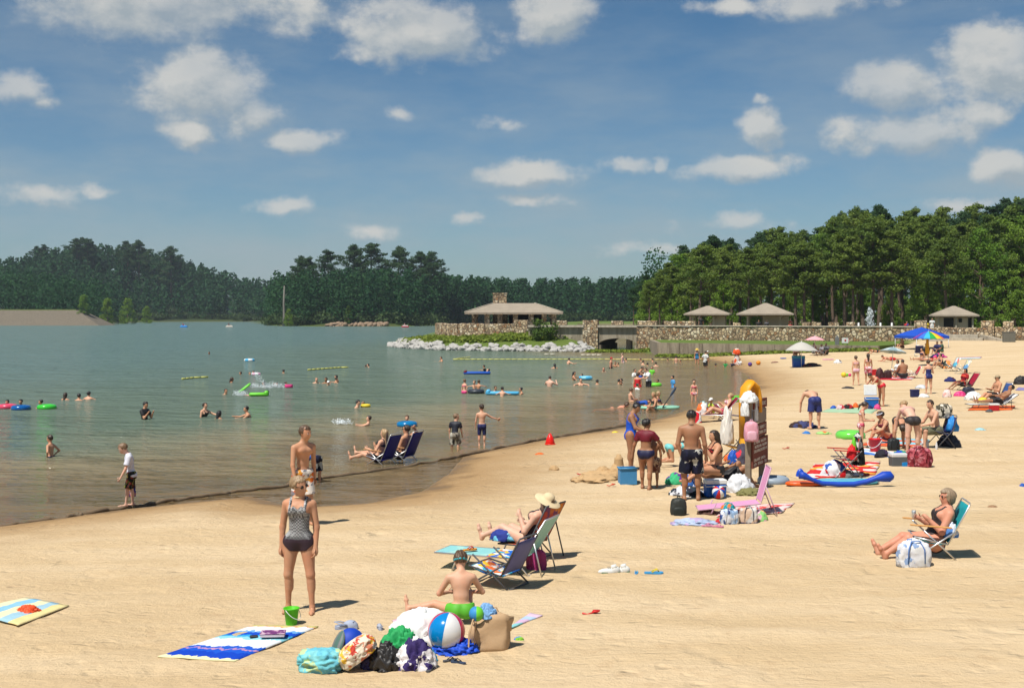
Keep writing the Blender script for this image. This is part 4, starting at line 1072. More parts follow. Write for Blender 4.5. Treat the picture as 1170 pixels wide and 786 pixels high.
    E(hc + uh * hh * .11 - fh * hh * .05, FH, (hh * .415, hh * .335, hh * .395), .02 * H, 0)
    E(hc - uh * hh * .20 + fh * hh * .10, FH, (hh * .275, hh * .235, hh * .295), .03 * H, 0)
    Cn(hc + uh * hh * .04 + fh * hh * .36, hc - uh * hh * .11 + fh * hh * .425, hh * .045, hh * .06, .012 * H)
    for s in (1, -1): E(hc + lh * hh * .335 * s - uh * hh * .03 - fh * hh * .03, FH, (hh * .07, hh * .04, hh * .11), .006 * H, 0)
    if upper: prim = [p for p in prim if not (p[0] == 'c' and (p[1] is knee[0] or p[1] is knee[1] or p[1] is ank[0] or p[1] is ank[1] or p[1] is heel[0] or p[1] is heel[1]))]
    lo = np.full(3, 9.); hi = -lo
    for p in prim:
        if p[0] == 'e': m = max(p[3]); lo = np.minimum(lo, p[1] - m); hi = np.maximum(hi, p[1] + m)
        else: m = max(p[3], p[4]); lo = np.minimum(lo, np.minimum(p[1], p[2]) - m); hi = np.maximum(hi, np.maximum(p[1], p[2]) + m)
    zmin = 9
    for p in prim:
        if p[0] == 'c': zmin = min(zmin, p[1][2] - p[3], p[2][2] - p[4])
        else: zmin = min(zmin, p[1][2] - math.sqrt(sum((p[3][j] * p[2][j][2]) ** 2 for j in range(3))))
    lo = lo - .04 * H; hi = hi + .04 * H
    G = Grid(lo, hi, h)
    def run(G, ps):
        for p in ps:
            if p[0] == 'e': G.ell(p[1], p[2], p[3], p[4])
            else: G.cone(p[1], p[2], p[3], p[4], p[5])
    run(G, [p for p in prim if p[-1]]); core = G.f.copy()
    run(G, [p for p in prim if not p[-1]])
    V, Q = surface_nets(G.f, G.lo, h)
    base = Vector(pos) + Vector((0, 0, (-zmin if ground else 0) + lift - sink + zoff))
    if top is not None: base = Vector(pos) + Vector((0, 0, top - float(hc[2]) - .5 * hh))
    body_name = 'person'
    # fingers, eyes, lips as further faces of the same skin
    xs = MB()
    if dist < 34:
        for i, s in enumerate((1, -1)):
            fd = nrm(wri[i] - elb[i]); ud = nrm(mir(q['fa'][i], s)); side = nrm(np.array([1., 0, 0]) - fd * fd[0]) if abs(fd[0]) < .8 else nrm(np.array([0, 0, 1.]) - fd * fd[2])
            pn = nrm(np.cross(fd, side)) * (s if abs(fd[0]) < .8 else s); cu = q['curl']; w = wri[i]
            inw = np.array([0, -s, 0.]); pn = pn if pn @ inw > 0 else -pn
            for j in range(4):
                o = (1.5 - j) * .0095 * H; L = (.040, .046, .043, .033)[j] * H
                b0 = w + fd * .046 * H + side * o; d1 = nrm(fd + pn * cu * .6); d2 = nrm(fd * (1 - cu * .7) + pn * cu * 1.5)
                b1 = b0 + d1 * L * .5; b2 = b1 + d2 * L * .5; xs.tube([b0, b1, b2], [.0052 * H, .0048 * H, .0036 * H], 6)
            b0 = w + fd * .016 * H + side * .016 * H; b1 = b0 + nrm(fd * .7 + side * .8) * .024 * H; b2 = b1 + nrm(fd + pn * .4 + side * .15) * .022 * H
            xs.tube([b0, b1, b2], [.0066 * H, .0058 * H, .0042 * H], 6)
        RR = Matrix([list(fh), list(lh), list(uh)]).transposed()
        for s in (1, -1):
            e = hc + fh * hh * .335 + lh * hh * .145 * s + uh * hh * .045
            xs.ell(e, (hh * .028, hh * .055, hh * .030), RR, 8, 6, mi=1); xs.ell(e + fh * hh * .016, (hh * .018, hh * .024, hh * .024), RR, 8, 6, mi=2)
            xs.ell(e + uh * hh * .085 + fh * hh * .015, (hh * .02, hh * .075, hh * .012), RR, 8, 5, mi=2)
        xs.ell(hc - uh * hh * .27 + fh * hh * .335, (hh * .035, hh * .09, hh * .026), RR, 10, 6, mi=3)
    sk = SKIN[skin] if isinstance(skin, str) else skin
    mats = [_skin_mat(sk, 0), M((.6, .58, .55, 1), .3), M((.03, .02, .015, 1), .4), M((sk[0] * .85, sk[1] * .55, sk[2] * .55, 1), .45)]
    if xs.v:
        V2 = np.array(xs.v); o0 = len(V); tri = []
        mi = [0] * len(Q); QQ = [tuple(r) for r in Q.tolist()]
        VV = V.tolist() + V2.tolist()
        me = bpy.data.meshes.new(body_name); me.from_pydata(VV, [], QQ + [tuple(j + o0 for j in f_) for f_ in xs.f])
        for m_ in mats: me.materials.append(m_)
        me.polygons.foreach_set('material_index', mi + xs.m); me.polygons.foreach_set('use_smooth', [True] * len(me.polygons)); me.update()
        o = bpy.data.objects.new(body_name, me); COL.objects.link(o)
    else: o = npmesh(body_name, V, Q, mats[:1])
    o.location = base; o.rotation_euler = (0, 0, math.radians(hd))
    tag(o, label, 'person', group)
    X, Y, Z = G.coords()
    def pl(c, n): return (X - c[0]) * n[0] + (Y - c[1]) * n[1] + (Z - c[2]) * n[2]
    def emit(name, field, mat, lo_=None, h_=None):
        r = surface_nets(field, G.lo if lo_ is None else lo_, h if h_ is None else h_)
        if r is None: return None
        return npmesh(name, r[0], r[1], mat, o)
    for w in wear:
        kind, mat = w[0], w[1]; ln = w[2] if len(w) > 2 else None
        off = max(.006 * H, h * .30)
        a0 = pl(P0, u0); ay = np.abs(pl(P0, l)); ff0 = pl(P0, f0); a1 = pl(P1, u1); ff1 = pl(P1, f1); y1 = pl(P1, l)
        th_ = [nrm(knee[i] - hips[i]) for i in (0, 1)]; ysg = pl(P0, l) > 0
        tcut = np.where(a0 < .05 * H, np.where(ysg, pl(hips[0], th_[0]), pl(hips[1], th_[1])) - .060 * H, -1.0)
        if kind in ('brief', 'bikini_bottom'):
            reg = np.maximum(np.maximum(a0 - .055 * H, -(a0 + .105 * H - .85 * ay) - np.where(ff0 < 0, .035 * H, 0)), tcut)
            emit('bikini_bottom' if fem else 'swim_briefs', np.maximum(core - off, reg), mat)
        elif kind == 'bra':
            c = T * .31; reg = np.maximum(np.abs(a1 - c) - .036 * H + np.where(ff1 < 0, .016 * H, 0), 0 * a1 - 1)
            st = np.maximum(np.abs(np.abs(y1) - .052 * H) - .008 * H, c - a1)
            emit('bikini_top', np.maximum(core - off, np.minimum(reg, st)), mat)
        elif kind in ('onepiece', 'tank'):
            bot = (-(a0 + .105 * H - .80 * ay) - np.where(ff0 < 0, .03 * H, 0)) if kind == 'onepiece' else -(a0 - .02 * H)
            top = a1 - (T * .44 - np.where(ff1 < 0, .055 * H, 0) - np.maximum(0, .03 * H - np.abs(y1)) * np.where(ff1 > 0, .9, 0))
            body = np.maximum(np.maximum(bot, top), np.abs(y1) + .75 * np.maximum(0, a1 - T * .16) - .098 * H); st = np.maximum(np.abs(np.abs(y1) - .055 * H) - .010 * H, -a1)
            st = np.maximum(st, a1 - T * .62)
            if kind == 'onepiece': body = np.maximum(body, tcut)
            emit('swimsuit' if kind == 'onepiece' else 'tank_top', np.maximum(core - off, np.minimum(body, st)), mat)
        elif kind == 'legs':
            g2 = Grid(lo, hi, h); g2.ax, g2.lo, g2.n = G.ax, G.lo, G.n
            for i in (0, 1): g2.cone(hips[i], hips[i] + (knee[i] - hips[i]) * (ln or 1.0), R(.066 if fem else .060), R(.043), .02, cut=True)
            g2.ell(P0 + u0 * .03 * H, F0, (R(.066), R(.105 if fem else .094), R(.066)), .04 * H)
            for s in (1, -1): g2.ell(P0 - f0 * .030 * H + l * .042 * H * s - u0 * .012 * H, F0, (R(.058), R(.056), R(.062)), .03 * H)
            emit('shorts', np.maximum(g2.f, a0 - .055 * H), mat)
        elif kind == 'trunks':
            g2 = Grid(lo, hi, h); g2.ax, g2.lo, g2.n = G.ax, G.lo, G.n; ln = ln or .78
            for i in (0, 1): g2.cone(hips[i] + nrm(hips[i] - knee[i]) * .01 * H, hips[i] + (knee[i] - hips[i]) * ln, R(.068), R(.066), .012 * H, cut=True)
            g2.ell(P0 + u0 * .026 * H, F0, (R(.070), R(.104), R(.072)), .045 * H)
            for s in (1, -1): g2.ell(P0 - f0 * .030 * H + l * .042 * H * s - u0 * .012 * H, F0, (R(.060), R(.060), R(.066)), .03 * H)
            emit('swim_trunks', np.maximum(g2.f, a0 - .058 * H), mat)
        elif kind in ('tshirt', 'rash', 'crop'):
            ex = .012 if kind == 'tshirt' else .005; g2 = Grid(lo, hi, h); g2.ax, g2.lo, g2.n = G.ax, G.lo, G.n
            g2.f = core - max(ex * H, h * .35)
            for i in (0, 1): g2.cone(shd[i], shd[i] + (elb[i] - shd[i]) * (ln or .62), R(.034) + ex * H + h * .3, R(.031) + ex * 1.6 * H + h * .3, .02 * H, cut=True)
            low = .045 * H if kind == 'crop' else -.035 * H
            if kind == 'crop': bot = (T * .12) - a1
            else: bot = np.minimum(low - a0, 9)
            emit('t_shirt' if kind == 'tshirt' else 'swim_shirt', np.maximum(np.maximum(g2.f, bot), np.maximum(pl(P2, u1) - .018 * H, -9)), mat)
        elif kind == 'dress':
            g2 = Grid(lo, hi, h); g2.ax, g2.lo, g2.n = G.ax, G.lo, G.n; g2.f = core - off * 1.5
            g2.cone(P1, P0 - u0 * .16 * H, R(.075), R(.125), .04 * H, cut=True)
            emit('dress', np.maximum(g2.f, a1 - T * .42), mat)
    # hair
    if hair and hair[0] != 'none':
        stl, hcq = hair[0], hair[1]; hm = hair_mat(HAIR[hcq] if isinstance(hcq, str) else hcq)
        hv = min(h, .016) if dist < 60 else h * .8
        rr = hh * 1.15; g3 = Grid(hc - rr * np.array([1, 1, 1.0 if stl not in ('long', 'pony', 'wet') else 1.9]) - .02, hc + rr, hv)
        g3.ell(hc + uh * hh * .13 - fh * hh * .075, FH, (hh * .455, hh * .375, hh * .415), 0)
        if stl in ('bob', 'long', 'wet'):
            g3.ell(hc - uh * hh * .12 - fh * hh * .17, FH, (hh * .30, hh * .385, hh * .42), .02 * H)
        if stl in ('long', 'wet'):
            g3.cone(hc - fh * hh * .27, P2 - u1 * hh * .55 - f1 * .055 * H, hh * .30, hh * .20, .03 * H)
        if stl == 'loose':
            g3.ell(hc + uh * hh * .16 - fh * hh * .10, FH, (hh * .50, hh * .42, hh * .43), 0); g3.ell(hc - uh * hh * .14 - fh * hh * .22, FH, (hh * .33, hh * .37, hh * .36), .03 * H)
            for s in (1, -1): g3.ell(hc - uh * hh * .10 + lh * hh * .30 * s - fh * hh * .05, FH, (hh * .22, hh * .12, hh * .34), .02 * H)
            g3.ell(hc - fh * hh * .50 + uh * hh * .10, FH, (hh * .17, hh * .2, hh * .22), .02 * H)
        X3, Y3, Z3 = g3.coords(); p3 = lambda n: (X3 - hc[0]) * n[0] + (Y3 - hc[1]) * n[1] + (Z3 - hc[2]) * n[2]
        ff, uu, ss = p3(fh), p3(uh), np.abs(p3(lh))
        face = np.maximum(np.maximum(.10 * hh - ff - np.maximum(0, -uu) * .25, uu - .31 * hh + (ff - .1 * hh) * .1), ss - .36 * hh)    # inside < 0: cleared
        fl_ = np.maximum(g3.f, -face)
        if stl in ('short', 'buzz', 'pony', 'bun'): fl_ = np.maximum(fl_, -uu - .20 * hh + np.where(ff > -.05 * hh, .17 * hh, 0))
        if stl == 'buzz': fl_ = fl_ + .018 * hh
        g3.f = fl_.astype(np.float32)
        if stl == 'pony':
            g3.cone(hc - fh * hh * .44 + uh * hh * .12, hc - fh * hh * .62 - uh * hh * .25, hh * .12, hh * .13, .02 * H); g3.cone(hc - fh * hh * .62 - uh * hh * .25, hc - fh * hh * .50 - uh * hh * .95, hh * .12, hh * .05, .02 * H)
        if stl == 'bun': g3.ell(hc - fh * hh * .36 + uh * hh * .40, FH, (hh * .22, hh * .24, hh * .2), .015 * H)
        if stl == 'updo': g3.ell(hc - fh * hh * .36 + uh * hh * .06, FH, (hh * .30, hh * .33, hh * .34), .015 * H)
        r = surface_nets(g3.f, g3.lo, hv)
        if r is not None:
            hvv = r[0]; dv = hvv - hc; ln_ = np.linalg.norm(dv, axis=1, keepdims=True) + 1e-9; fr_ = 1 / (.13 * hh); an = np.arctan2(dv @ lh, -(dv @ fh)); ht = (dv @ uh) / hh
            nz = vnoise(an * 9 + N_PERSON[0] * 17, ht * 2.5 + 40, 3) + .6 * vnoise(an * 20 + 70, ht * 6 + 9 + N_PERSON[0], 5) - .8
            hvv = hvv + dv / ln_ * (nz * (.10 if stl != 'buzz' else .03) * hh)[:, None]
            npmesh('hair', hvv, r[1], hm, o)
    RH = Matrix([list(fh), list(lh), list(uh)]).transposed()
    info = dict(o=o, hc=Vector(hc), R=RH, hh=hh, wri=[Vector(w) for w in wri], elb=[Vector(w) for w in elb], P0=Vector(P0), P2=Vector(P2), toe=toe, H=H,
                hand=[Vector(wri[i] + nrm(wri[i] - elb[i]) * .05 * H) for i in (0, 1)])
    for ex in extras:
        mb = MB(); k = ex[0]; c = info['hc']
        if k == 'sunglasses':
            for s in (1, -1): mb.ell(c + RH @ Vector((.375 * hh, .15 * hh * s, .05 * hh)), (.03 * hh, .125 * hh, .085 * hh), RH, 10, 6); mb.tube([c + RH @ Vector((.37 * hh, .26 * hh * s, .07 * hh)), c + RH @ Vector((0, .355 * hh * s, .06 * hh))], .015 * hh, 5)
            mb.build('sunglasses', M((.012, .010, .010, 1), .15, .5, 0), o)
        elif k == 'sunhat':
            mb.lathe([(.0001, .62), (.22, .60), (.36, .50), (.42, .34), (.44, .22), (.70, .17), (.92, .08), (.94, .06), (.70, .13), (.43, .18)], c + RH @ Vector((-.04 * hh, 0, 0)), 28, RH @ Matrix.Scale(hh, 3)); mb.build('sun_hat', ex[1], o)
        elif k == 'cap':
            mb.lathe([(.0001, .57), (.2, .555), (.34, .46), (.40, .30), (.405, .16)], c + RH @ Vector((-.06 * hh, 0, 0)), 20, RH @ Matrix.Scale(hh, 3)); mb.box(c + RH @ Vector((.48 * hh, 0, .2 * hh)), (.4 * hh, .5 * hh, .03 * hh), RH @ Matrix.Rotation(.2, 3, 'Y')); mb.build('cap', ex[1], o)
        elif k == 'goggles':
            mb.torus(c + RH @ Vector((-.05 * hh, 0, ex[2] * hh if len(ex) > 2 else .1 * hh)), .42 * hh, .035 * hh, RH @ Matrix.Diagonal((1.03, .88, 1)), 24, 6, flat=2.0); mb.build('goggles', ex[1], o)
        elif k == 'visor':
            mb.torus(c + RH @ Vector((-.05 * hh, 0, .22 * hh)), .42 * hh, .04 * hh, RH @ Matrix.Diagonal((1.03, .88, 1)), 24, 6, flat=2.4); mb.build('headband', ex[1], o)
        elif k == 'necklace':
            mb.torus(Vector(P2) + Vector(u1) * .012 * H, .040 * H, .004 * H, Matrix.Identity(3), 20, 5); mb.build('necklace', ex[1], o)
    N_PERSON[0] += 1
    return info
def wpt(i, v): return i['o'].location + Matrix.Rotation(i['o'].rotation_euler.z, 3, 'Z') @ Vector(v)
# ------------------------------------------------------------------ beach things
import mathutils.noise as mnoise
WHITE = M(C(245, 245, 242), .7); ALU = M((.62, .62, .62, 1), .35, .5, 0, metal=.8); BLACKM = M((.02, .02, .022, 1), .5); DGREY = M((.07, .07, .075, 1), .6)
def pxm(d): return d / FPX
def towel(label, px4, mat, group=None, wr=.018, th=.012, name='towel', cat='towel', seed=1, nx=22, ny=12, base=.012, pts=None):
    """px4: four photo pixels on the sand (A-B is the u direction); a thin cloth with folds"""
    Pp = pts or [P(*p) for p in px4]; A, B, Cc, Dd = Pp
    cen = sum(Pp, Vector()) / 4; vs = []; uv = []
    for top in (1, 0):
        for j in range(ny + 1):
            for i in range(nx + 1):
                u, v = i / nx, j / ny; p = A.lerp(B, u).lerp(Dd.lerp(Cc, u), v)
                n = mnoise.noise(Vector((p.x * 3 + seed * 9, p.y * 3, 0))) + .6 * mnoise.noise(Vector((p.x * 9, p.y * 9 + seed, 3)))
                e = min(u, 1 - u, v, 1 - v) * 2
                k = 1 + mnoise.noise(Vector((u * 4, v * 4, seed * 3))) * .04 * (1 - e)
                q = cen + (p - cen) * k; z = base + max(0, n * wr + wr * .5) * min(1, e * 2.5 + .25) + (th if top else 0)
                vs.append((q.x - cen.x, q.y - cen.y, q.z - cen.z + z)); uv.append((u, v))
    fs = []; N = (nx + 1) * (ny + 1); ix = lambda i, j: j * (nx + 1) + i
    for j in range(ny):
        for i in range(nx):
            fs.append((ix(i, j), ix(i + 1, j), ix(i + 1, j + 1), ix(i, j + 1))); fs.append((N + ix(i, j + 1), N + ix(i + 1, j + 1), N + ix(i + 1, j), N + ix(i, j)))
    rim = [ix(i, 0) for i in range(nx)] + [ix(nx, j) for j in range(ny)] + [ix(i, ny) for i in range(nx, 0, -1)] + [ix(0, j) for j in range(ny, 0, -1)]
    for a, b in zip(rim, rim[1:] + rim[:1]): fs.append((b, a, N + a, N + b))
    mb = MB(); mb.add(vs, fs, True)
    return solo(name, mb, mat, label, cat, cen, 0, group, uv)
def lump_mesh(mb, c, size, seed=1, fold=.28, freq=2.6, box=.0, sub=4, mi=None):
    """a soft heap: rounded body pushed into folds, flat underneath"""
    import bmesh
    bm = bmesh.new(); bmesh.ops.create_icosphere(bm, subdivisions=sub, radius=1.0)
    vs = []
    for v in bm.verts:
        d = v.co.copy()
        if box > 0:
            m = max(abs(d.x), abs(d.y), abs(d.z)); d = d.lerp(d / m, box)
        q = v.co * freq + Vector((seed * 5.3, seed * 2.1, 0)); w = Vector((mnoise.noise(q), mnoise.noise(q + Vector((9, 0, 0))), mnoise.noise(q + Vector((0, 9, 0)))))
        n = 1 - abs(mnoise.noise(q + w * .9)) * 2; qs = Vector((q.x * .8 + q.z * .5, q.y * 1.7, q.z * 1.1)); n2 = 1.3 - 3.2 * abs(mnoise.noise(qs + w * 1.1)) + .35 * mnoise.noise(q * 3.1)
        d = d * (1 + fold * (n - .55) + fold * .22 * n2)
        zc = -.62 if box > 0 else -.18; z = max(d.z, zc); kx = 1 + (.16 * (1 - max(0, z)) if box <= 0 else 0)
        vs.append((c[0] + d.x * kx * size[0] / 2.1, c[1] + d.y * kx * size[1] / 2.1, c[2] + (z - zc) / (1 - zc) * size[2]))
    fs = [tuple(v.index for v in f.verts) for f in bm.faces]; bm.free()
    mb.add(vs, fs, True, mi)
def heap(name, label, cat, px, py, wpx, hpx, mat, seed=1, group=None, depth=None, fold=.28, freq=1.9, rot=0, box=0.0, z=None, sub=4, tilt=0):
    p = P(px, py) if z is None else Vector(z); k = pxm(p.y); w, h = wpx * k, hpx * k; dp = depth or w * .7
    mb = MB(); lump_mesh(mb, (0, 0, 0), (w, dp, h), seed, fold, freq, box, 5 if p.y < 18 else sub)
    o = solo(name, mb, mat, label, cat, (p.x, p.y + dp * .4, p.z - .008), rot, group)
    if tilt: o.rotation_euler = (0, tilt, rot)
    return o
def folding_chair(label, pos, hd, fabric, frame=ALU, seat_h=.24, w=.56, sd=.46, bl=.68, bp=28, arms=None, name='beach_chair', group=None, seat_rise=.10, loose=False, backmat=None):
    r = thing(name, label, 'chair', pos, math.radians(hd), group); s, c = math.sin(math.radians(bp)), math.cos(math.radians(bp))
    h = w / 2
    mb = MB(); n = 6; vs = []; fs = []                                # slung seat
    for i in range(n + 1):
        q = i / n; x = sd / 2 - sd * q; z = seat_h + seat_rise * (1 - q) - .035 * math.sin(PI * q)
        vs += [(x, -h + .02, z), (x, h - .02, z), (x, h - .02, z - .012), (x, -h + .02, z - .012)]
    for i in range(n):
        for k in range(4): fs.append((i * 4 + k, i * 4 + (k + 1) % 4, i * 4 + 4 + (k + 1) % 4, i * 4 + 4 + k))
    mb.add(vs, fs + [(3, 2, 1, 0), tuple(n * 4 + k for k in range(4))], True); mb.build('seat', fabric, r)
    mb = MB(); vs = []; fs = []; x0 = -sd / 2 + .01
    for i in range(n + 1):
        q = i / n; L = .02 + (bl - .03) * q; sag = -.03 * math.sin(PI * q)
        for y in (-h + .02, -h * .5, 0, h * .5, h - .02): vs.append((x0 - s * L + sag * c * (1 - abs(y / h) ** 2) - .0, y, seat_h + c * L))
        for y in (h - .02, h * .5, 0, -h * .5, -h + .02): vs.append((x0 - s * L + sag * c * (1 - abs(y / h) ** 2) - .012, y, seat_h + c * L))
    for i in range(n):
        for k in range(10): fs.append((i * 10 + k, i * 10 + (k + 1) % 10, i * 10 + 10 + (k + 1) % 10, i * 10 + 10 + k))
    mb.add(vs, fs + [tuple(range(10))[::-1], tuple(n * 10 + k for k in range(10))], True); mb.build('backrest', backmat or fabric, r)
    t = .0125
    mb = MB(); mb.tube([(x0, -h, seat_h), (x0 - s * bl, -h, seat_h + c * bl), (x0 - s * bl - .01, -h + .04, seat_h + c * bl + .035), (x0 - s * bl - .01, h - .04, seat_h + c * bl + .035), (x0 - s * bl, h, seat_h + c * bl), (x0, h, seat_h)], t, 8); mb.build('back_frame', frame, r)
    mb = MB(); mb.tube([(x0, -h, seat_h), (sd / 2, -h, seat_h + seat_rise), (sd / 2, h, seat_h + seat_rise), (x0, h, seat_h)], t, 8); mb.build('seat_frame', frame, r)
    for sy in (-1, 1):
        mb = MB(); mb.tube([(sd / 2 - .06, sy * (h + .012), seat_h + seat_rise + .16), (-sd / 2 - .10, sy * (h + .012), .012)], t, 8); mb.build('leg', frame, r)
        mb = MB(); mb.tube([(x0 - .10, sy * (h + .02), seat_h + .19), (sd / 2 + .03, sy * (h + .02), .012)], t, 8); mb.build('leg', frame, r)
        if arms:
            mb = MB(); mb.box((.02, sy * (h + .03), seat_h + seat_rise + .17), (sd + .12, .05, .022), Matrix.Rotation(-.06, 3, 'Y'), bev=.006); mb.build('armrest', arms, r)
    mb = MB(); mb.tube([(-sd / 2 - .10, -h - .012, .012), (-sd / 2 - .10, h + .012, .012)], t, 8); mb.tube([(sd / 2 + .03, -h - .02, .012), (sd / 2 + .03, h + .02, .012)], t, 8); mb.build('foot_bar', frame, r)
    return r
def lounge_chair(label, pos, hd, fabric, frame=ALU, L=1.35, w=.58, bl=.72, bp=30, zh=.28, name='lounge_chair', group=None, fz=None):
    r = thing(name, label, 'lounge chair', pos, math.radians(hd), group); h = w / 2; s, c = math.sin(math.radians(bp)), math.cos(math.radians(bp)); fz = zh if fz is None else fz
    mb = MB(); a = math.atan2(zh - fz, L); mb.box((L / 2, 0, (zh + fz) / 2), (L, w - .03, .02), Matrix.Rotation(a, 3, 'Y'), bev=.008); mb.build('seat', fabric, r)
    mb = MB(); mb.box((-s * bl / 2 - .012, 0, zh + c * bl / 2 + .012), (.02, w - .03, bl - .03), Matrix.Rotation(-math.radians(bp), 3, 'Y'), bev=.008); mb.build('backrest', fabric, r)
    mb = MB()
    for sy in (-1, 1): mb.tube([(L, sy * h, fz), (0, sy * h, zh), (-s * bl, sy * h, zh + c * bl)], .013, 8)
    mb.tube([(L, -h, fz), (L, h, fz)], .013, 8); mb.tube([(-s * bl, -h, zh + c * bl), (-s * bl, h, zh + c * bl)], .013, 8); mb.build('frame', frame, r)
    for x0, x1 in ((.12, -.10), (L * .72, L * .72 + .1)):
        if zh > .12:
            mb = MB(); mb.tube([(x0, -h, zh), (x1, -h, .012), (x1, h, .012), (x0, h, zh)], .012, 8); mb.build('leg', frame, r)
    if zh > .12:
        for sy in (-1, 1): mb = MB(); mb.tube([(-s * bl * .5, sy * h, zh + c * bl * .5), (-.30, sy * h, .012)], .011, 6); mb.build('back_strut', frame, r)
    return r
def bucket(label, px, py, hpx, mat, hmat=None, group=None, tilt=0, z=None, handle=True, fill=None):
    p = P(px, py) if z is None else Vector(z); h = hpx * pxm(p.y); r = h * .46; o = thing('bucket', label, 'bucket', p, rnd.uniform(0, 6), group)
    mb = MB(); mb.lathe([(r * .72, 0), (r * .98, h * .94), (r * 1.08, h * .95), (r * 1.08, h), (r * .93, h), (r * .68, h * .05), (.001, h * .05)], n=22); b = mb.build('body', mat, o)
    if handle:
        mb = MB(); mb.tube([(r * 1.08 * math.cos(a), -r * .5 * math.sin(a) - r * .75 * math.sin(a), h * .93 - h * .55 * math.sin(a)) for a in [PI * i / 12 for i in range(13)]], h * .02, 6); mb.build('handle', hmat or WHITE, o)
    if fill: mb = MB(); mb.ell((0, 0, h * .9), (r * .8, r * .8, h * .2)); mb.build('contents', fill, o)
    if tilt: o.rotation_euler = (0, tilt, 0)
    return o
def ball(label, px, py, dpx, mats, R=None, group=None, name='ball', z=None, nseg=6):
    p = P(px, py) if z is None else Vector(z); r = dpx * pxm(p.y) / 2; mb = MB(); k = len(mats)
    mb.ell((0, 0, 0), (r, r, r), R, 36, 20, mif=lambda t: int(t * nseg) % k)
    return solo(name, mb, mats, label, 'ball', (p.x, p.y, p.z + r * .97), 0, group)
def ring(label, pos, R0, r, mats, tilt=(0, 0, 0), group=None, nseg=8, name='swim_ring', z=None):
    mb = MB(); k = len(mats); mb.torus((0, 0, 0), R0, r, None, 40, 14, mif=lambda t: int(t * nseg) % k)
    o = solo(name, mb, mats, label, 'swim ring', (pos[0], pos[1], pos[2] + (z if z is not None else r * .5)), 0, group); o.rotation_euler = tilt; return o
def raft(label, pos, hd, L, w, mat, pillow=None, group=None, tubes=4, name='air_mattress'):
    r = thing(name, label, 'float', (pos[0], pos[1], pos[2] + .03), math.radians(hd), group); mb = MB()
    for i in range(tubes): y = -w / 2 + w * (i + .5) / tubes; mb.tube([(-L / 2, y, .05), (-L / 2 + .05, y, .06), (L / 2 - .05, y, .06), (L / 2, y, .05)], [w / tubes * .3, w / tubes * .56, w / tubes * .56, w / tubes * .3], 10)
    mb.build('mattress', mat, r)
    mb = MB(); mb.tube([(L / 2 - .12, -w / 2, .13), (L / 2 - .12, w / 2, .13)], .11, 10); mb.build('pillow', pillow or mat, r)
    return r
def cooler(label, px, py, wpx, hpx, body, lid, hd=0, group=None, open_=0, depth=.6, handle=True):
    p = P(px, py); k = pxm(p.y); w, h = wpx * k, hpx * k; d = w * depth; r = thing('cooler', label, 'cooler', (p.x, p.y + d / 2, p.z), math.radians(hd), group)
    mb = MB(); mb.box((0, 0, h * .37), (w, d, h * .74), bev=.02, taper=1.04); mb.build('body', body, r)
    mb = MB()
    if open_: mb.box((0, d * .52 + .02, h * .86 + open_ / 2), (w * 1.05, .06, open_), Matrix.Rotation(-.15, 3, 'X'), bev=.015)
    else: mb.box((0, 0, h * .87), (w * 1.07, d * 1.07, h * .25), bev=.012)
    mb.build('lid', lid, r)
    if handle: mb = MB(); mb.tube([(-w * .52, -d * .1, h * .72), (-w * .56, -d * .52 - .01, h * .62), (w * .56, -d * .52 - .01, h * .62), (w * .52, -d * .1, h * .72)], .012, 6); mb.build('handle', lid, r)
    return r
def umbrella(label, pos, R0, h, mats, drop=.28, seg=8, vent=True, pole=None, pole_base=0.0, group=None, name='beach_umbrella', tilt=(0, 0)):
    r = thing(name, label, 'umbrella', pos, rnd.uniform(0, 1), group); hz = h; mb = MB(); n = seg * 4; k = len(mats)
    vs = []; fs = []; mm = []; rings = 6
    for j in range(rings + 1):
        q = j / rings
        for i in range(n):
            a = 2 * PI * i / n; f = abs(math.cos(a * seg / 2)); rr = R0 * q * (1 - .05 * q * (1 - f)); z = hz - drop * (q ** 1.5) - .02 * q * (1 - f) * -1
            vs.append((rr * math.cos(a), rr * math.sin(a), z))
    for j in range(rings):
        for i in range(n): fs.append((j * n + i, j * n + (i + 1) % n, (j + 1) * n + (i + 1) % n, (j + 1) * n + i)); mm.append(int(i / 4) % k)
    m2 = len(vs); vs += [(x, y, z - .012) for x, y, z in vs]
    f2 = [tuple(q + m2 for q in f[::-1]) for f in fs]; L = rings * n
    edge = [(L + i, L + m2 + i, L + m2 + (i + 1) % n, L + (i + 1) % n) for i in range(n)]
    mb.add(vs, fs + f2 + edge, True); o0 = len(mb.m) - len(fs) * 2 - n
    if seg >= 14: r.rotation_euler[2] = 0
    for i, v in enumerate(mm): mb.m[o0 + i] = v; mb.m[o0 + len(mm) + i] = v
    c = mb.build('canopy', mats, r)
    mb = MB(); mb.tube([(0, 0, pole_base - .1), (0, 0, hz + .06)], .02, 8); mb.build('pole', pole or WHITE, r)
    for i in range(seg):
        a = 2 * PI * i / seg; mb = MB(); mb.tube([(0, 0, hz - .05), (R0 * .55 * math.cos(a), R0 * .55 * math.sin(a), hz - drop * .41 - .03), (R0 * .97 * math.cos(a), R0 * .97 * math.sin(a), hz - drop * .96 - .02)], .008, 5); mb.build('rib', ALU, r)
    r.rotation_euler = (tilt[0], tilt[1], 0 if seg >= 14 else r.rotation_euler[2]); return r
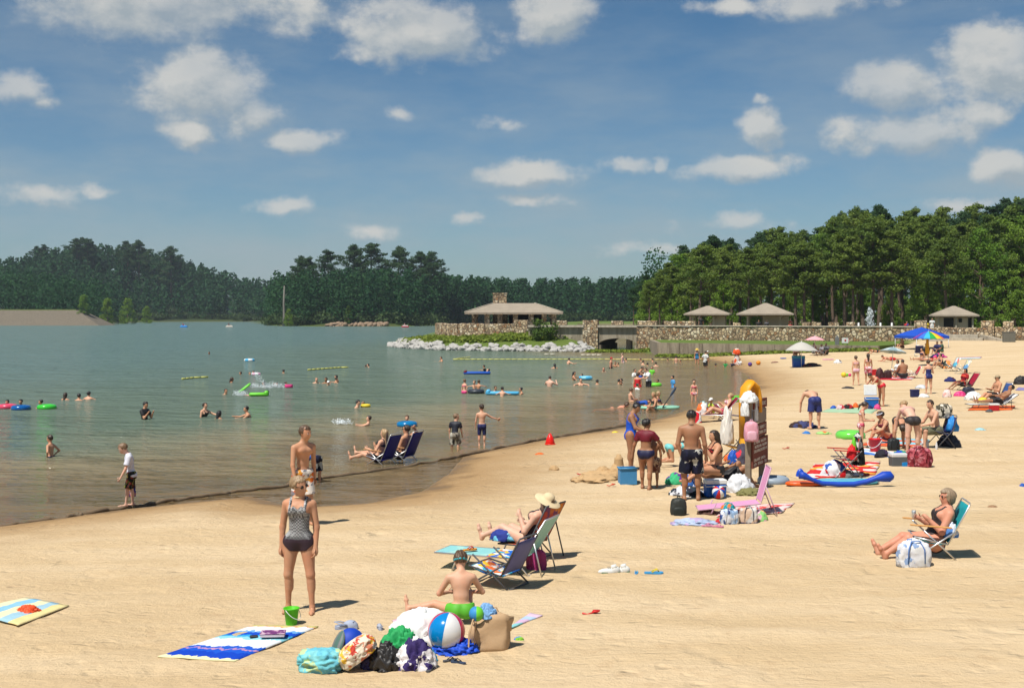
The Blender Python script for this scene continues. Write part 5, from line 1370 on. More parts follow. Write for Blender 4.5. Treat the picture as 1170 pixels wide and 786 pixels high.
def flipflop(label, px, py, lpx, hd, mat, strap, group=None, z=None, name='flip_flop'):
    p = P(px, py) if z is None else Vector(z); L = lpx * pxm(p.y) if lpx > 1 else lpx; r = thing(name, label, 'flip-flop', (p.x, p.y, p.z + .012), math.radians(hd), group)
    pl = [(.5, 0), (.46, .13), (.34, .19), (.1, .16), (-.2, .13), (-.42, .13), (-.5, .0), (-.42, -.12), (-.2, -.12), (.1, -.17), (.34, -.19), (.46, -.12)]
    mb = MB(); mb.prism([(x * L, y * L) for x, y in pl], 0, L * .09); mb.build('sole', mat, r)
    mb = MB()
    for s in (-1, 1): mb.tube([(.28 * L, 0, .09 * L), (.16 * L, s * .1 * L, .24 * L), (-.12 * L, s * .13 * L, .09 * L)], .03 * L, 6)
    mb.build('strap', strap, r); return r
def clog(label, px, py, lpx, hd, mat, dark, group=None):
    p = P(px, py); L = lpx * pxm(p.y) if lpx > 1 else lpx; r = thing('clog', label, 'shoe', (p.x, p.y, p.z + .012), math.radians(hd), group)
    mb = MB(); mb.prism([(x * L, y * L) for x, y in [(.5, 0), (.44, .15), (.2, .2), (-.2, .16), (-.46, .12), (-.5, 0), (-.46, -.12), (-.2, -.16), (.2, -.2), (.44, -.15)]], 0, L * .11); mb.build('sole', mat, r)
    mb = MB(); mb.ell((.16 * L, 0, .1 * L), (.33 * L, .2 * L, .26 * L), None, 20, 12); u = mb.build('upper', mat, r)
    for i in range(5): mb = MB(); a = -.9 + i * .45; mb.ell((.26 * L + .1 * L * math.cos(a * 1.5), .16 * L * math.sin(a), .29 * L), (.022 * L, .022 * L, .03 * L), None, 8, 6); mb.build('vent_hole', dark, u)
    mb = MB(); mb.tube([(.02 * L, -.2 * L, .2 * L), (-.3 * L, -.18 * L, .27 * L), (-.5 * L, 0, .30 * L), (-.3 * L, .18 * L, .27 * L), (.02 * L, .2 * L, .2 * L)], .045 * L, 7, flat=.5); mb.build('heel_strap', mat, r)
    mb = MB(); mb.tube([(-.02 * L, -.15 * L, .13 * L), (-.3 * L, -.13 * L, .12 * L), (-.44 * L, 0, .13 * L), (-.3 * L, .13 * L, .12 * L), (-.02 * L, .15 * L, .13 * L)], .05 * L, 6); mb.build('rim', mat, r)
    return r
def bag(label, px, py, wpx, hpx, mat, strap=None, hd=0, group=None, name='beach_bag', cat='bag', depth=.5, seed=1, fold=.16, box=.55, straps=True, trim=None, z=None):
    p = P(px, py) if z is None else Vector(z); k = pxm(p.y); w, h = wpx * k, hpx * k; d = w * depth; r = thing(name, label, cat, (p.x, p.y + d * .45, p.z - .006), math.radians(hd), group)
    mb = MB(); lump_mesh(mb, (0, 0, 0), (w, d, h), seed, fold, 2.2, box); mb.build('body', mat, r)
    if straps:
        for sy in (-1, 1):
            mb = MB(); mb.tube([(-w * .24, sy * d * .47, h * .18), (-w * .23, sy * d * .5, h * .75), (-w * .12, sy * d * .3, h * 1.08), (w * .12, sy * d * .3, h * 1.08), (w * .23, sy * d * .5, h * .75), (w * .24, sy * d * .47, h * .18)], w * .028, 6, flat=.6); mb.build('strap', strap or mat, r)
    if trim: mb = MB(); mb.box((0, 0, h * .06), (w * .93, d * .95, h * .1), bev=.02); mb.build('base_trim', trim, r)
    return r
def backpack(label, px, py, wpx, hpx, mat, mat2=None, hd=0, group=None, z=None, lie=False):
    p = P(px, py) if z is None else Vector(z); k = pxm(p.y); w, h = wpx * k, hpx * k; d = w * .6; r = thing('backpack', label, 'backpack', (p.x, p.y + d * .45, p.z - .006), math.radians(hd), group)
    mb = MB(); lump_mesh(mb, (0, 0, 0), (w, d, h), 3, .12, 2.2, .4); mb.build('body', mat, r)
    mb = MB(); lump_mesh(mb, (0, -d * .45, h * .05), (w * .72, d * .35, h * .48), 5, .1, 2, .5, 3); mb.build('pocket', mat2 or mat, r)
    mb = MB(); mb.tube([(-w * .1, 0, h * .95), (-w * .07, 0, h * 1.08), (w * .07, 0, h * 1.08), (w * .1, 0, h * .95)], w * .03, 6); mb.build('handle', mat2 or mat, r)
    for s in (-1, 1): mb = MB(); mb.tube([(s * w * .2, d * .3, h * .9), (s * w * .35, d * .65, h * .6), (s * w * .3, d * .45, h * .12)], w * .045, 6, flat=.5); mb.build('strap', mat2 or mat, r)
    return r
def board(name, label, cat, px, py, lpx, hd, w, th, mat, group=None, z=None, nose=.5, L=None, up=0):
    p = P(px, py) if z is None else Vector(z); L = L or lpx * pxm(p.y); n = 14; pl = []
    for i in range(n + 1):
        q = -1 + 2 * i / n; pl.append((q * L / 2, w / 2 * (1 - abs(q) ** (1 / max(.05, 1 - nose) * 2)) ** .5))
    poly = pl + [(x, -y) for x, y in pl[-2:0:-1]]
    mb = MB(); m = len(poly)
    lv = [(.93, 0), (1, th * .3), (1, th * .7), (.93, th)]; vs = [(x * k, y * k, zz + up * (abs(x) / L * 2) ** 3) for k, zz in lv for x, y in poly]; fs = [tuple(range(m))[::-1], tuple(range(3 * m, 4 * m))]
    for j in range(3): fs += [(j * m + i, j * m + (i + 1) % m, (j + 1) * m + (i + 1) % m, (j + 1) * m + i) for i in range(m)]
    mb.add(vs, fs, False)
    return solo(name, mb, mat, label, cat, (p.x, p.y, p.z + .02), math.radians(hd), group)
def shovel(label, px, py, lpx, hd, mat, group=None):
    p = P(px, py); L = lpx * pxm(p.y); r = thing('toy_shovel', label, 'toy shovel', (p.x, p.y, p.z + .02), math.radians(hd), group)
    mb = MB(); mb.tube([(-.5 * L, 0, .10 * L), (-.2 * L, 0, .0), (.1 * L, 0, .02)], .05 * L, 8); mb.build('handle', mat, r)
    mb = MB(); mb.add([(.08 * L, -.06 * L, .03), (.2 * L, -.15 * L, .05), (.5 * L, -.12 * L, .22 * L), (.55 * L, 0, .25 * L), (.5 * L, .12 * L, .22 * L), (.2 * L, .15 * L, .05), (.08 * L, .06 * L, .03), (.3 * L, 0, .02)] + [(x, y, z - .012) for x, y, z in [(.08 * L, -.06 * L, .03), (.2 * L, -.15 * L, .05), (.5 * L, -.12 * L, .22 * L), (.55 * L, 0, .25 * L), (.5 * L, .12 * L, .22 * L), (.2 * L, .15 * L, .05), (.08 * L, .06 * L, .03), (.3 * L, 0, .02)]],
                  [(7, i, (i + 1) % 7) for i in range(7)] + [(15, 8 + (i + 1) % 7, 8 + i) for i in range(7)] + [(i, 8 + i, 8 + (i + 1) % 7, (i + 1) % 7) for i in range(7)], True); mb.build('blade', mat, r); return r
def car(label, px, py, wpx, body, kind, d, name, cat):
    x, y = at(px, d); w = wpx * pxm(d); r = thing(name, label, cat, (x, y, 1.9), 0); h = w * .42
    mb = MB()
    if kind == 'van': pf = [(-.5, .15), (-.5, .62), (-.46, .92), (-.40, 1), (.26, 1), (.36, .62), (.48, .52), (.5, .18)]
    else: pf = [(-.5, .18), (-.5, .5), (-.44, .58), (-.32, .95), (-.25, 1), (.12, 1), (.26, .60), (.48, .5), (.5, .2)]
    k = w * .18; vs = [(px_ * w, s * k * (.9 if pz > .65 else 1), pz * h) for s in (-1, 1) for px_, pz in pf]; n = len(pf)
    mb.add(vs, [tuple(range(n)), tuple(range(n, 2 * n))[::-1]] + [(i, n + i, n + (i + 1) % n, (i + 1) % n) for i in range(n)]); b = mb.build('body', body, r)
    for xx in ((-.34, -.1), (-.06, .12)) if kind != 'van' else ((-.44, -.2), (-.17, .02), (.05, .24)):
        mb = MB(); mb.box(((xx[0] + xx[1]) / 2 * w, -k * .95, .78 * h), ((xx[1] - xx[0]) * w, .05, .24 * h)); mb.build('window', M((.03, .035, .04, 1), .1, .6, 0), r)
    for xx in (-.30, .30):
        for s in (-1, 1):
            mb = MB(); mb.tube([(xx * w, s * k * 1.02, .16 * h), (xx * w, s * k * .7, .16 * h)], .17 * h, 14); mb.build('wheel', BLACKM, r)
    mb = MB(); mb.box((.5 * w, 0, .42 * h), (.05, k * 1.7, .1 * h)); mb.build('bumper', M((.3, .3, .3, 1)), r)
    return r
# ------------------------------------------------------------------ the scene itself
build_ground(); build_water(); build_world(); build_haze(); build_structures(); build_trees(); build_far_woods()
NAVY = M(C(38, 42, 92), .7); BLUE = M(C(20, 88, 190), .6); TEAL = M(C(40, 160, 170), .65); RED = M(C(205, 30, 38), .6); DKRED = M(C(150, 22, 40), .7); PINK = M(C(240, 165, 200), .65); HOTPINK = M(C(240, 70, 140), .5)
LIME = M(C(120, 220, 60), .45); GREEN = M(C(40, 160, 80), .6); YEL = M(C(245, 215, 60), .5); ORANGE = M(C(245, 110, 30), .5); MAROON = M(C(115, 25, 45), .7); AQUA = M(C(130, 215, 215), .6); SKYB = M(C(90, 190, 235), .5)
BLK = M((.018, .016, .017, 1), .6); LAV = M(C(200, 195, 230), .7); TANC = M(C(205, 175, 140), .8); GREY = M(C(130, 130, 130), .6); LBLUE = M(C(165, 195, 230), .6); PURPLE = M(C(95, 60, 150), .6); BROWN = M(C(95, 62, 48), .7); CLEARISH = M(C(232, 232, 235), .25)
FLORAL_O = MP('blotch', [C(245, 235, 225), C(225, 110, 40), C(240, 235, 230), C(140, 140, 150), C(235, 160, 60)], 13); FLORAL_N = MP('blotch', [C(22, 24, 42), C(24, 26, 44), C(22, 24, 42), C(190, 190, 180), C(30, 32, 60)], 13)
CAMO = MP('blotch', [C(60, 55, 48), C(150, 140, 125), C(95, 90, 80), C(190, 185, 170)], 12); FLORAL_B = MP('blotch', [C(24, 34, 26), C(20, 22, 24), C(22, 30, 24), C(150, 150, 60), C(26, 50, 36), C(20, 22, 24), C(150, 60, 50)], 24); FLORAL_R = MP('blotch', [C(225, 120, 140), C(245, 225, 225), C(205, 60, 80)], 16)
PRINT_BR = MP('blotch', [C(120, 70, 60), C(200, 175, 150), C(90, 50, 50), C(150, 110, 90)], 16); PRINT_BL = MP('blotch', [C(160, 190, 225), C(240, 240, 245), C(60, 80, 140), C(200, 215, 235)], 15); BEACHPRINT = MP('blotch', [C(40, 90, 190), C(245, 245, 245), C(245, 200, 70), C(40, 90, 190), C(90, 180, 230)], 9)
WH = ('tshirt', WHITE)
def T(m, ln=None): return ('trunks', m, ln or .78)
def bik(m): return [('bikini_bottom', m), ('bra', m)]
HT = {'adult': 1.74, 'teen': 1.6, 'kid': 1.32, 'small': 1.1, 'toddler': .86}
def wp(label, px, wy, ty, hd, skin, hair, wear=(), sex='m', age='adult', ps='swim', group=None, **kw):
    """someone in the water: column, waterline row, head-top row"""
    p = W(px, wy); show = (wy - ty) * pxm(p.y)
    H = HT[age] * (.95 if sex == 'f' and age == 'adult' else 1)
    return person(label, p, H, ps, hd, skin, hair, wear, sex, age, top=show, group=group, **kw)
def bp(label, px, py, H, ps, hd, skin, hair, wear=(), sex='m', age='adult', fat=1.0, **kw):
    return person(label, P(px, py), H, ps, hd, skin, hair, wear, sex, age, fat, **kw)
S_ = lambda c: ('short', c)
# ---- people in the lake -------------------------------------------------------------------------------
wp('person alone far out, dark wet head only, near the single blue and white float', 240, 405, 402, 250, 'brown', S_('dkbrown'), ps='swim', upper=True)
ring('white and blue inflatable ring drifting empty far out on the lake', W(285, 412.5), .34, .13, [WHITE, SKYB], z=.08)
p = wp('person in blue armbands, one of the children bobbing beside a white ring far out', 277, 428, 424.5, 200, 'tan', S_('dkbrown'), [('rash', BLUE)], age='kid')
wp('fair haired person in pale green swim shirt between two floating children', 284, 428, 425, 320, 'fair', S_('ltbrown'), [('rash', M(C(170, 230, 200)))], age='kid')
q = W(292.5, 428.3); ring('pink and white swim ring round a dark haired child far out', q, .22, .09, [WHITE, PINK], z=.06)
wp('dark haired person floating inside the pink and white swim ring', 292, 428, 423.6, 200, 'tan', S_('dkbrown'), age='kid')
wp('person with only a dark round head showing, right behind the long thin yellow swim rope', 323.5, 426.5, 422, 90, 'brown', ('buzz', 'black'), upper=True)
wp('dark haired person swimming with shoulders just under water by the yellow rope', 262, 437, 431, 20, 'brown', ('wet', 'dkbrown'), upper=True)
wp('dark haired person half hidden in the tall white splash', 304, 441.5, 436, 200, 'tan', S_('black'), age='kid')
wp('pale shouldered person facing away inside the white splash', 314, 441.5, 437.5, 110, 'fair', S_('ltbrown'), age='kid')
wp('person with wet dark hair in the middle of the white splash', 318, 441.5, 436.8, 250, 'fair', S_('dkbrown'), age='kid')
wp('dark haired person at the end of the splash holding the pink kickboard', 324, 441, 436.3, 0, 'tan', S_('dkbrown'), age='kid')
board('kickboard', 'small hot pink kickboard beside the white splash', 'kickboard', 0, 0, 8, 10, .4, .16, HOTPINK, z=W(330, 443), L=.45, nose=.4)
wp('brown haired person standing neck deep in front of the green float swimmers', 256, 450.5, 444, 320, 'tan', S_('dkbrown'), age='teen', upper=True)
raft('bright green air mattress under a child lying face down', W(296, 452.5), 8, .95, .45, LIME, tubes=3)
wp('child lying face down on the bright green air mattress', 293, 451.5, 446, 5, 'fair', S_('black'), [T(NAVY)], age='kid', ps='prone')
o = board('kickboard', 'bright green kickboard sticking up out of the water beside the small splash', 'kickboard', 0, 0, 8, 160, .62, .09, LIME, z=W(280, 451) + Vector((0, 0, .28)), L=.75, nose=.3); o.rotation_euler = (0, math.radians(-38), math.radians(15))
wp('woman in black swimsuit, chest deep, one arm out over a dark head', 233, 476, 460, 330, 'fair', ('updo', 'dkbrown'), [('onepiece', BLK)], 'f', ps=pose('stand', p1=8, yaw=0, ua=((.75, .5, -.45), (.0, .2, -1)), fa=((1, -.1, -.05), (.3, .1, -.9))))
wp('person with long wet black hair low in the water next to the woman in black', 247.5, 478.5, 469.5, 60, 'brown', ('wet', 'black'), sex='f', age='teen', upper=True)
wp('dark haired boy neck deep with one bare arm stretched out along the water', 287, 476.5, 464, 200, 'tan', S_('black'), age='teen', ps=pose('stand', p0=14, p1=22, ua=((.8, .3, -.5), (1, .2, -.35)), fa=((1, -.2, .15), (1, .1, .1))))
wp('person in black swim shirt standing waist deep with hands raised to the mouth', 165, 478.8, 459, 340, 'tan', S_('black'), [('rash', BLK)], ps=pose('stand', ua=((.5, .1, -.9),) * 2, fa=((.6, -.3, .9),) * 2, ph=12))
wp('shirtless boy standing waist deep with hands on hips looking out over the lake', 58, 521.5, 497, 165, 'tan', S_('dkbrown'), [T(NAVY)], age='kid', ps=pose('stand', ua=((-.5, .7, -.8),) * 2, fa=((.5, -.6, -.65),) * 2))
for (lab, x, wy, ty, hd, hc) in (('dark haired head nearest the green ring in a row of three swimmers', 73, 456.8, 449, 80, ('wet', 'dkbrown')), ('small black haired head in the middle of a row of three swimmers', 89, 457.5, 450, 90, S_('black')), ('pale shouldered dark haired swimmer, farthest from the green ring in a row of three', 100, 456.5, 447.3, 85, ('updo', 'black'))):
    wp(lab, x, wy, ty, hd, 'fair' if x > 95 else 'tan', hc, upper=True, sex='f', age='teen')
for x, wy, ty, mt, nm, hd in ((8.5, 466.5, 456.8, M(C(235, 80, 110), .25, coat=.5), 'clear red', 260), (24, 468, 456.3, M(C(10, 95, 170), .2, coat=.6), 'deep blue', 255), (52, 467, 456.5, M(C(70, 215, 60), .2, coat=.6), 'bright green', 190)):
    q = W(x + (1.5 if x > 40 else 0), wy); ring(f'{nm} shiny swim ring with a dark haired child leaning on it', q, .29, .12, [mt], z=.07)
    wp(f'dark haired child hanging on the {nm} swim ring', x - (5 if x > 40 else 0), wy - 1, ty, hd, 'tan', S_('black'), age='kid', ps='tube')
wp('black haired child, smaller of a pair of heads far out past the yellow rope', 418.5, 419.6, 416.8, 120, 'tan', S_('black'), age='small', upper=True)
wp('person holding a child, dark head and pale shoulders far out past the yellow rope', 423, 419.6, 415.6, 200, 'fair', S_('black'), upper=True)
wp('round headed bald looking person alone between the splash and a group of three swimmers', 361, 437.5, 431.3, 290, 'fair', ('buzz', 'ltbrown'), upper=True)
wp('black haired person above a small child in a white cap', 374, 438, 431, 250, 'brown', S_('black'), upper=True)
wp('small child in a white cap held in front of a black haired swimmer', 376, 440, 435, 260, 'tan', S_('black'), age='small', extras=[('cap', WHITE)])
wp('brown haired bare shouldered person facing a taller swimmer', 382, 437.5, 431, 20, 'tan', S_('dkbrown'), age='kid')
wp('black haired taller person leaning towards a bare shouldered child', 387, 436.5, 428.5, 190, 'tan', S_('black'), age='teen')
wp('black haired man up to his neck beside a toddler in a yellow ring', 405, 465.5, 457, 350, 'fair', S_('black'), upper=True)
wp('toddler floating in a small yellow swim ring', 417, 464.6, 458.8, 180, 'tan', S_('ltbrown'), age='toddler')
ring('small yellow swim ring round a toddler', W(417.8, 465), .15, .07, [YEL], z=.06)
wp('person floating on the back kicking up a small splash', 413, 486, 475, 185, 'fair', S_('dkbrown'), age='kid', ps=pose('stand', p0=-52, p1=-30, ph=-5, th=((1, .1, .1),) * 2, sh=((1, 0, 0),) * 2, ua=((.9, .3, -.3),) * 2, fa=((1, 0, .2),) * 2))
wp('dark haired person far out between the rope arrow and the rocks', 506, 413, 407.5, 200, 'tan', S_('dkbrown'), upper=True)
raft('dark blue air mattress with a pale man lying across it', W(545, 427.5), 178, 1.8, .65, BLUE, MAROON)
wp('pale man lying on his back on the dark blue air mattress', 548, 426, 421, 178, 'fair', S_('dkbrown'), [T(WHITE)], ps=pose('supine', p1=-62, ph=-30))
wp('dark haired boy in black standing behind the dark blue air mattress', 555, 424.5, 417, 170, 'tan', S_('black'), [('rash', BLK)], age='kid')
wp('girl in pink bikini standing waist deep next to the black inner tube', 530.5, 449.5, 433, 60, 'fair', S_('ltbrown'), bik(HOTPINK), 'f', 'kid', ps='stand')
ring('black rubber inner tube carrying two children', W(544, 449.3), .31, .12, [M((.035, .04, .05, 1), .4)], z=.09)
wp('fair haired child in the black inner tube, partly hidden behind another', 542, 446, 434.5, 240, 'fair', S_('ltbrown'), age='kid', ps='tube')
wp('brown haired child with bare back in the black inner tube', 547, 447, 434, 60, 'tan', S_('brown'), age='kid', ps='tube')
raft('light blue air mattress with two children leaning on it', W(574, 451), 176, 1.65, .55, SKYB, SKYB)
wp('brown haired child lying over the light blue air mattress', 566, 449.5, 441, 300, 'tan', S_('dkbrown'), age='kid', ps='tube')
wp('bare backed child in the water in front of the light blue air mattress', 573.5, 453, 442, 80, 'fair', S_('black'), age='kid', ps='swim')
wp('black haired person neck deep just past the end of the light blue air mattress', 598, 450.5, 442.5, 180, 'tan', S_('black'), age='kid', upper=True)
wp('pale backed man standing waist deep with both hands up to his face', 628, 441.5, 429.5, 60, 'pale', ('buzz', 'dkbrown'), ps=pose('stand', ua=((.6, .5, -.4),) * 2, fa=((.5, -.6, .9),) * 2), fat=1.15)
wp('black haired person neck deep between the pale backed man and the rope', 634.5, 421, 415.5, 110, 'tan', ('wet', 'black'), upper=True)
wp('bare shouldered man swimming just in front of the long yellow rope', 648.5, 416, 409, 30, 'fair', S_('dkbrown'), upper=True)
wp('woman with long black hair resting an elbow on the round pale blue float', 656, 434.5, 424.5, 340, 'tan', ('long', 'black'), sex='f', ps='tube')
o = ring('round pale blue float with a small child sitting in it', W(669, 434), .32, .12, [SKYB, M(C(140, 215, 240), .4)], z=.12)
wp('small child sitting in the round pale blue float', 665, 431.5, 427, 200, 'tan', S_('dkbrown'), age='small', ps='tube')
wp('woman with black hair and raised hands in front of the round pale blue float', 663.5, 440.5, 432, 280, 'fair', S_('black'), sex='f', ps='tube')
wp('black haired person facing away alone to the side of the pale blue float', 682.5, 439.3, 433.8, 90, 'tan', S_('black'), upper=True)
wp('bare faced person with cropped brown hair near the man in the red cap', 690.5, 424.5, 419.8, 250, 'red', ('buzz', 'dkbrown'), upper=True)
wp('man in red cap standing waist deep among swimmers', 698, 421, 408.2, 340, 'red', S_('brown'), [T(BLK)], extras=[('cap', RED)], ps='stand')
wp('black haired child splashing next to the man in the red cap', 703.5, 419.5, 413, 250, 'tan', S_('black'), age='kid')
wp('small dark haired child lowest in the water beside the red capped man', 707.5, 418, 414.2, 200, 'tan', S_('black'), age='small')
wp('slim pale woman standing thigh deep behind the red capped man', 711.5, 414.5, 403.5, 160, 'pale', S_('ltbrown'), [('onepiece', M(C(235, 200, 205)))], 'f', ps='stand')
wp('black haired person swimming low right at the yellow rope', 717, 413, 409, 180, 'tan', S_('black'), upper=True)
wp('black haired child up to the neck, one of three close to the woman in red', 705, 438.5, 433.3, 10, 'tan', S_('black'), age='kid', upper=True)
wp('black haired adult at the back of three swimmers close to the woman in red', 712.5, 438, 432.5, 200, 'fair', S_('black'), upper=True)
wp('dark headed child held low in front of a black haired adult', 711, 440, 436, 230, 'brown', S_('black'), age='small', upper=True)
wp('sunburnt person lying in the shallows propped on elbows with legs trailing', 700, 465.5, 459.5, 5, 'red', ('bob', 'brown'), sex='f', age='teen', ps=pose('prone', p0=85, p1=66), zoff=0)
wp('bare chested boy sitting in the shallows leaning back on his hands', 720.5, 458, 443.5, 20, 'fair', S_('brown'), age='kid', ps='sit')
wp('child in blue swim shirt crawling in the shallows behind the paddle board', 729, 462, 455.5, 0, 'tan', S_('dkbrown'), [('rash', BLUE), T(NAVY)], age='kid', ps='crawl')
b_ = board('paddle_board', 'long pale green paddle board grounded in the shallows with two women sitting on it', 'paddle board', 0, 0, 38, 8, .75, .12, M(C(165, 225, 195), .4), z=W(754, 467.5), L=1.75, nose=.45)
wp('blond woman in black bikini sitting on the paddle board', 747.5, 468, 448, 200, 'tan', ('long', 'blond'), bik(BLK), 'f', ps=pose('sit', yaw=20))
wp('second blond woman on the paddle board, behind the one in black', 751.5, 464.5, 447, 330, 'tan', ('bob', 'blond'), bik(NAVY), 'f', ps='sit')
q = W(757, 468.3); r = thing('paddle', 'black paddle leaning up from the paddle board', 'paddle', (q.x, q.y, .1)); mb = MB(); mb.tube([(0, 0, 0), (.33, .05, .47)], .022, 8); mb.build('shaft', BLK, r); mb = MB(); mb.ell((.46, .07, .66), (.05, .02, .24), Matrix.Rotation(.6, 3, 'Y'), 12, 8); mb.build('blade', M(C(50, 70, 95)), r)
for lab, x, wy, ty, hd, sk in (('dark haired head at the rope, first one past the red capped group', 733.5, 413, 409.2, 200, 'tan'), ('black haired bare shouldered person lying low near the rope', 733, 417, 411.8, 20, 'fair'), ('tiny dark head just inside the yellow rope', 740, 418, 414.5, 90, 'tan'),
                            ('person with head above the middle of the rope end', 747.2, 413.5, 409.2, 160, 'tan'), ('bare shouldered pair member with dark hair near the rope end', 750, 418.5, 413.8, 100, 'fair'), ('dark haired person at the rope below the retaining wall', 761, 411.5, 408.8, 0, 'tan'), ('dark head nearly hidden below the end of the retaining wall', 779, 413.7, 410.6, 200, 'tan')):
    wp(lab, x, wy, ty, hd, sk, S_('black'), upper=True, age='teen')
wp('boy in bright blue trunks wading below the end of the retaining wall', 772.5, 414.5, 406.5, 90, 'fair', S_('black'), [T(SKYB)], age='kid', ps='stand')
wp('bare backed dark haired man bending over a baby held between adults', 728.5, 430.5, 419, 340, 'tan', S_('black'), ps=pose('stand', p0=10, p1=30, ph=35, ua=((.8, .2, -.6),) * 2, fa=((1, -.1, .0),) * 2))
wp('dark haired woman behind the woman in red', 725, 430, 421.5, 320, 'tan', S_('dkbrown'), [WH], 'f', ps='stand')
wp('woman in red swim dress standing waist deep with her back to the beach', 728.5, 442, 426, 80, 'tan', ('updo', 'dkbrown'), [('dress', RED)], 'f', ps='stand', fat=1.15)
wp('small child in blue held between the woman in red and the man in white', 732, 432, 425, 300, 'tan', S_('black'), [('rash', BLUE)], age='small', ps='stand')
wp('man in white T-shirt and black shorts standing thigh deep facing the woman in red', 741, 442, 420.5, 200, 'fair', S_('brown'), [WH, T(BLK)], ps=pose('stand', p1=14, ph=30, ua=((.6, .1, -.8),) * 2, fa=((1, -.2, .05),) * 2))
wp('child in lime green shirt standing behind the man in white', 745, 427.5, 418.5, 250, 'tan', S_('dkbrown'), [('rash', LIME)], age='kid', ps='stand')
wp('child in white shirt crouching in the water in front of the woman in red', 726, 445, 438, 10, 'tan', S_('black'), [WH], age='kid', ps='swim')
ring('lime green swim ring with a dark haired child in it', W(748.5, 441), .27, .11, [LIME], z=.07)
wp('dark haired child leaning over the lime green swim ring', 751.5, 440, 433.3, 200, 'brown', S_('black'), age='kid', ps='tube')
wp('boy in light blue T-shirt standing alone thigh deep', 769, 443, 429, 200, 'tan', S_('black'), [('tshirt', M(C(80, 160, 220)), .7)], age='kid', ps='stand')
wp('little girl in pink swimsuit standing shin deep by herself', 793, 458, 433.5, 260, 'fair', S_('dkbrown'), bik(FLORAL_R), 'f', 'kid', ps='stand', )
wp('woman in blue swimsuit and yellow sun hat wading below the retaining wall', 796.5, 415, 398.2, 250, 'tan', S_('ltbrown'), [('onepiece', M(C(40, 120, 170)))], 'f', ps='stand', extras=[('sunhat', M(C(245, 205, 90)))])
wp('man in white shirt and dark shorts wading hand on hip below the retaining wall', 806, 418.5, 401, 30, 'tan', S_('dkbrown'), [('tshirt', M(C(225, 225, 220))), T(BLK)], ps=pose('stand', ua=((-.3, .6, -.8), (.1, .3, -.9)), fa=((.4, -.5, -.5), (.4, 0, -.8))))
wp('child in dark shirt and white cap carried beside the man in white', 809, 413, 401, 190, 'tan', S_('dkbrown'), [('rash', BLK)], age='small', extras=[('cap', WHITE)], ps='stand')
wp('dark haired head in the last shallow water before the sand', 818, 418, 415.3, 90, 'tan', S_('black'), upper=True, age='kid')
wp('small child in green sitting in the last shallow water', 829, 419, 412.3, 250, 'tan', S_('black'), [('rash', GREEN)], age='small', ps='sit')
# ---- the two waders and the chairs in the shallows
wp('boy in dark T-shirt and camouflage shorts stepping in ankle deep water', 519.5, 509.5, 473, 78, 'fair', S_('ltbrown'), [('rash', M(C(32, 34, 48))), T(CAMO, 1.02)], age='kid', ps=pose('walk', p0=14, p1=16, ph=10, yaw=-60, th=((.05, .08, -1), (.55, .12, -.9)), sh=((.0, 0, -1), (-.75, 0, -.7)), ua=((.1, .25, -1), (.15, .2, -1))))
wp('shirtless boy in long navy shorts standing in ankle deep water with one arm out', 550.5, 508.5, 462, 95, 'fair', S_('dkbrown'), [('legs', NAVY, .98)], age='kid', ps=pose('stand', yaw=25, ua=((.1, .2, -1), (.25, .9, -.55)), fa=((.2, .05, -1), (.2, 1, -.25))))
WATERCH = M(C(20, 22, 125), .65)
for i, (cx, cy, hd, lab, plab, hat) in enumerate(((434, 529, 153, 'low navy blue beach chair standing in the shallows, nearer of the pair', 'woman with blond hair lounging in the nearer navy chair with bare legs crossed', 0), (459, 525, 156, 'low navy blue beach chair standing in the shallows, farther of the pair', 'tanned man in sunglasses lounging in the farther navy chair', 1))):
    q = W(cx, cy); folding_chair(lab, (q.x, q.y, -.06), hd, WATERCH, ALU, seat_h=.17, w=.6, bl=.74, bp=24, group='navy chairs in the shallows', arms=M((.4, .2, .08, 1)))
    person(plab, (q.x - .05, q.y - .02, .10), 1.68 if not hat else 1.76, pose('chair', p0=-26, p1=-20, th=((1, .12, .20), (1, .08, .26)), sh=((1, .0, -.28), (1, .0, -.05)), ua=((.3, .3, -.8),) * 2 if not hat else ((.25, .2, -.9), (-.3, .8, .5)), fa=((.9, 0, .3),) * 2 if not hat else ((.9, 0, -.1), (-.2, -.9, .5))), hd, 'tan' if hat else 'fair', S_('dkbrown') if hat else ('long', 'blond'),
           [T(BLK)] if hat else bik(BLK), 'm' if hat else 'f', extras=[('sunglasses',)] if hat else [], ground=False, lift=.06)
q = W(465, 487); ring('shiny blue swim ring with a child leaning both arms over it', q, .27, .11, [M(C(10, 125, 185), .2, coat=.6)], z=.07)
wp('child leaning both arms over the shiny blue swim ring', 465, 485, 474.3, 270, 'fair', S_('brown'), age='kid', ps='tube')
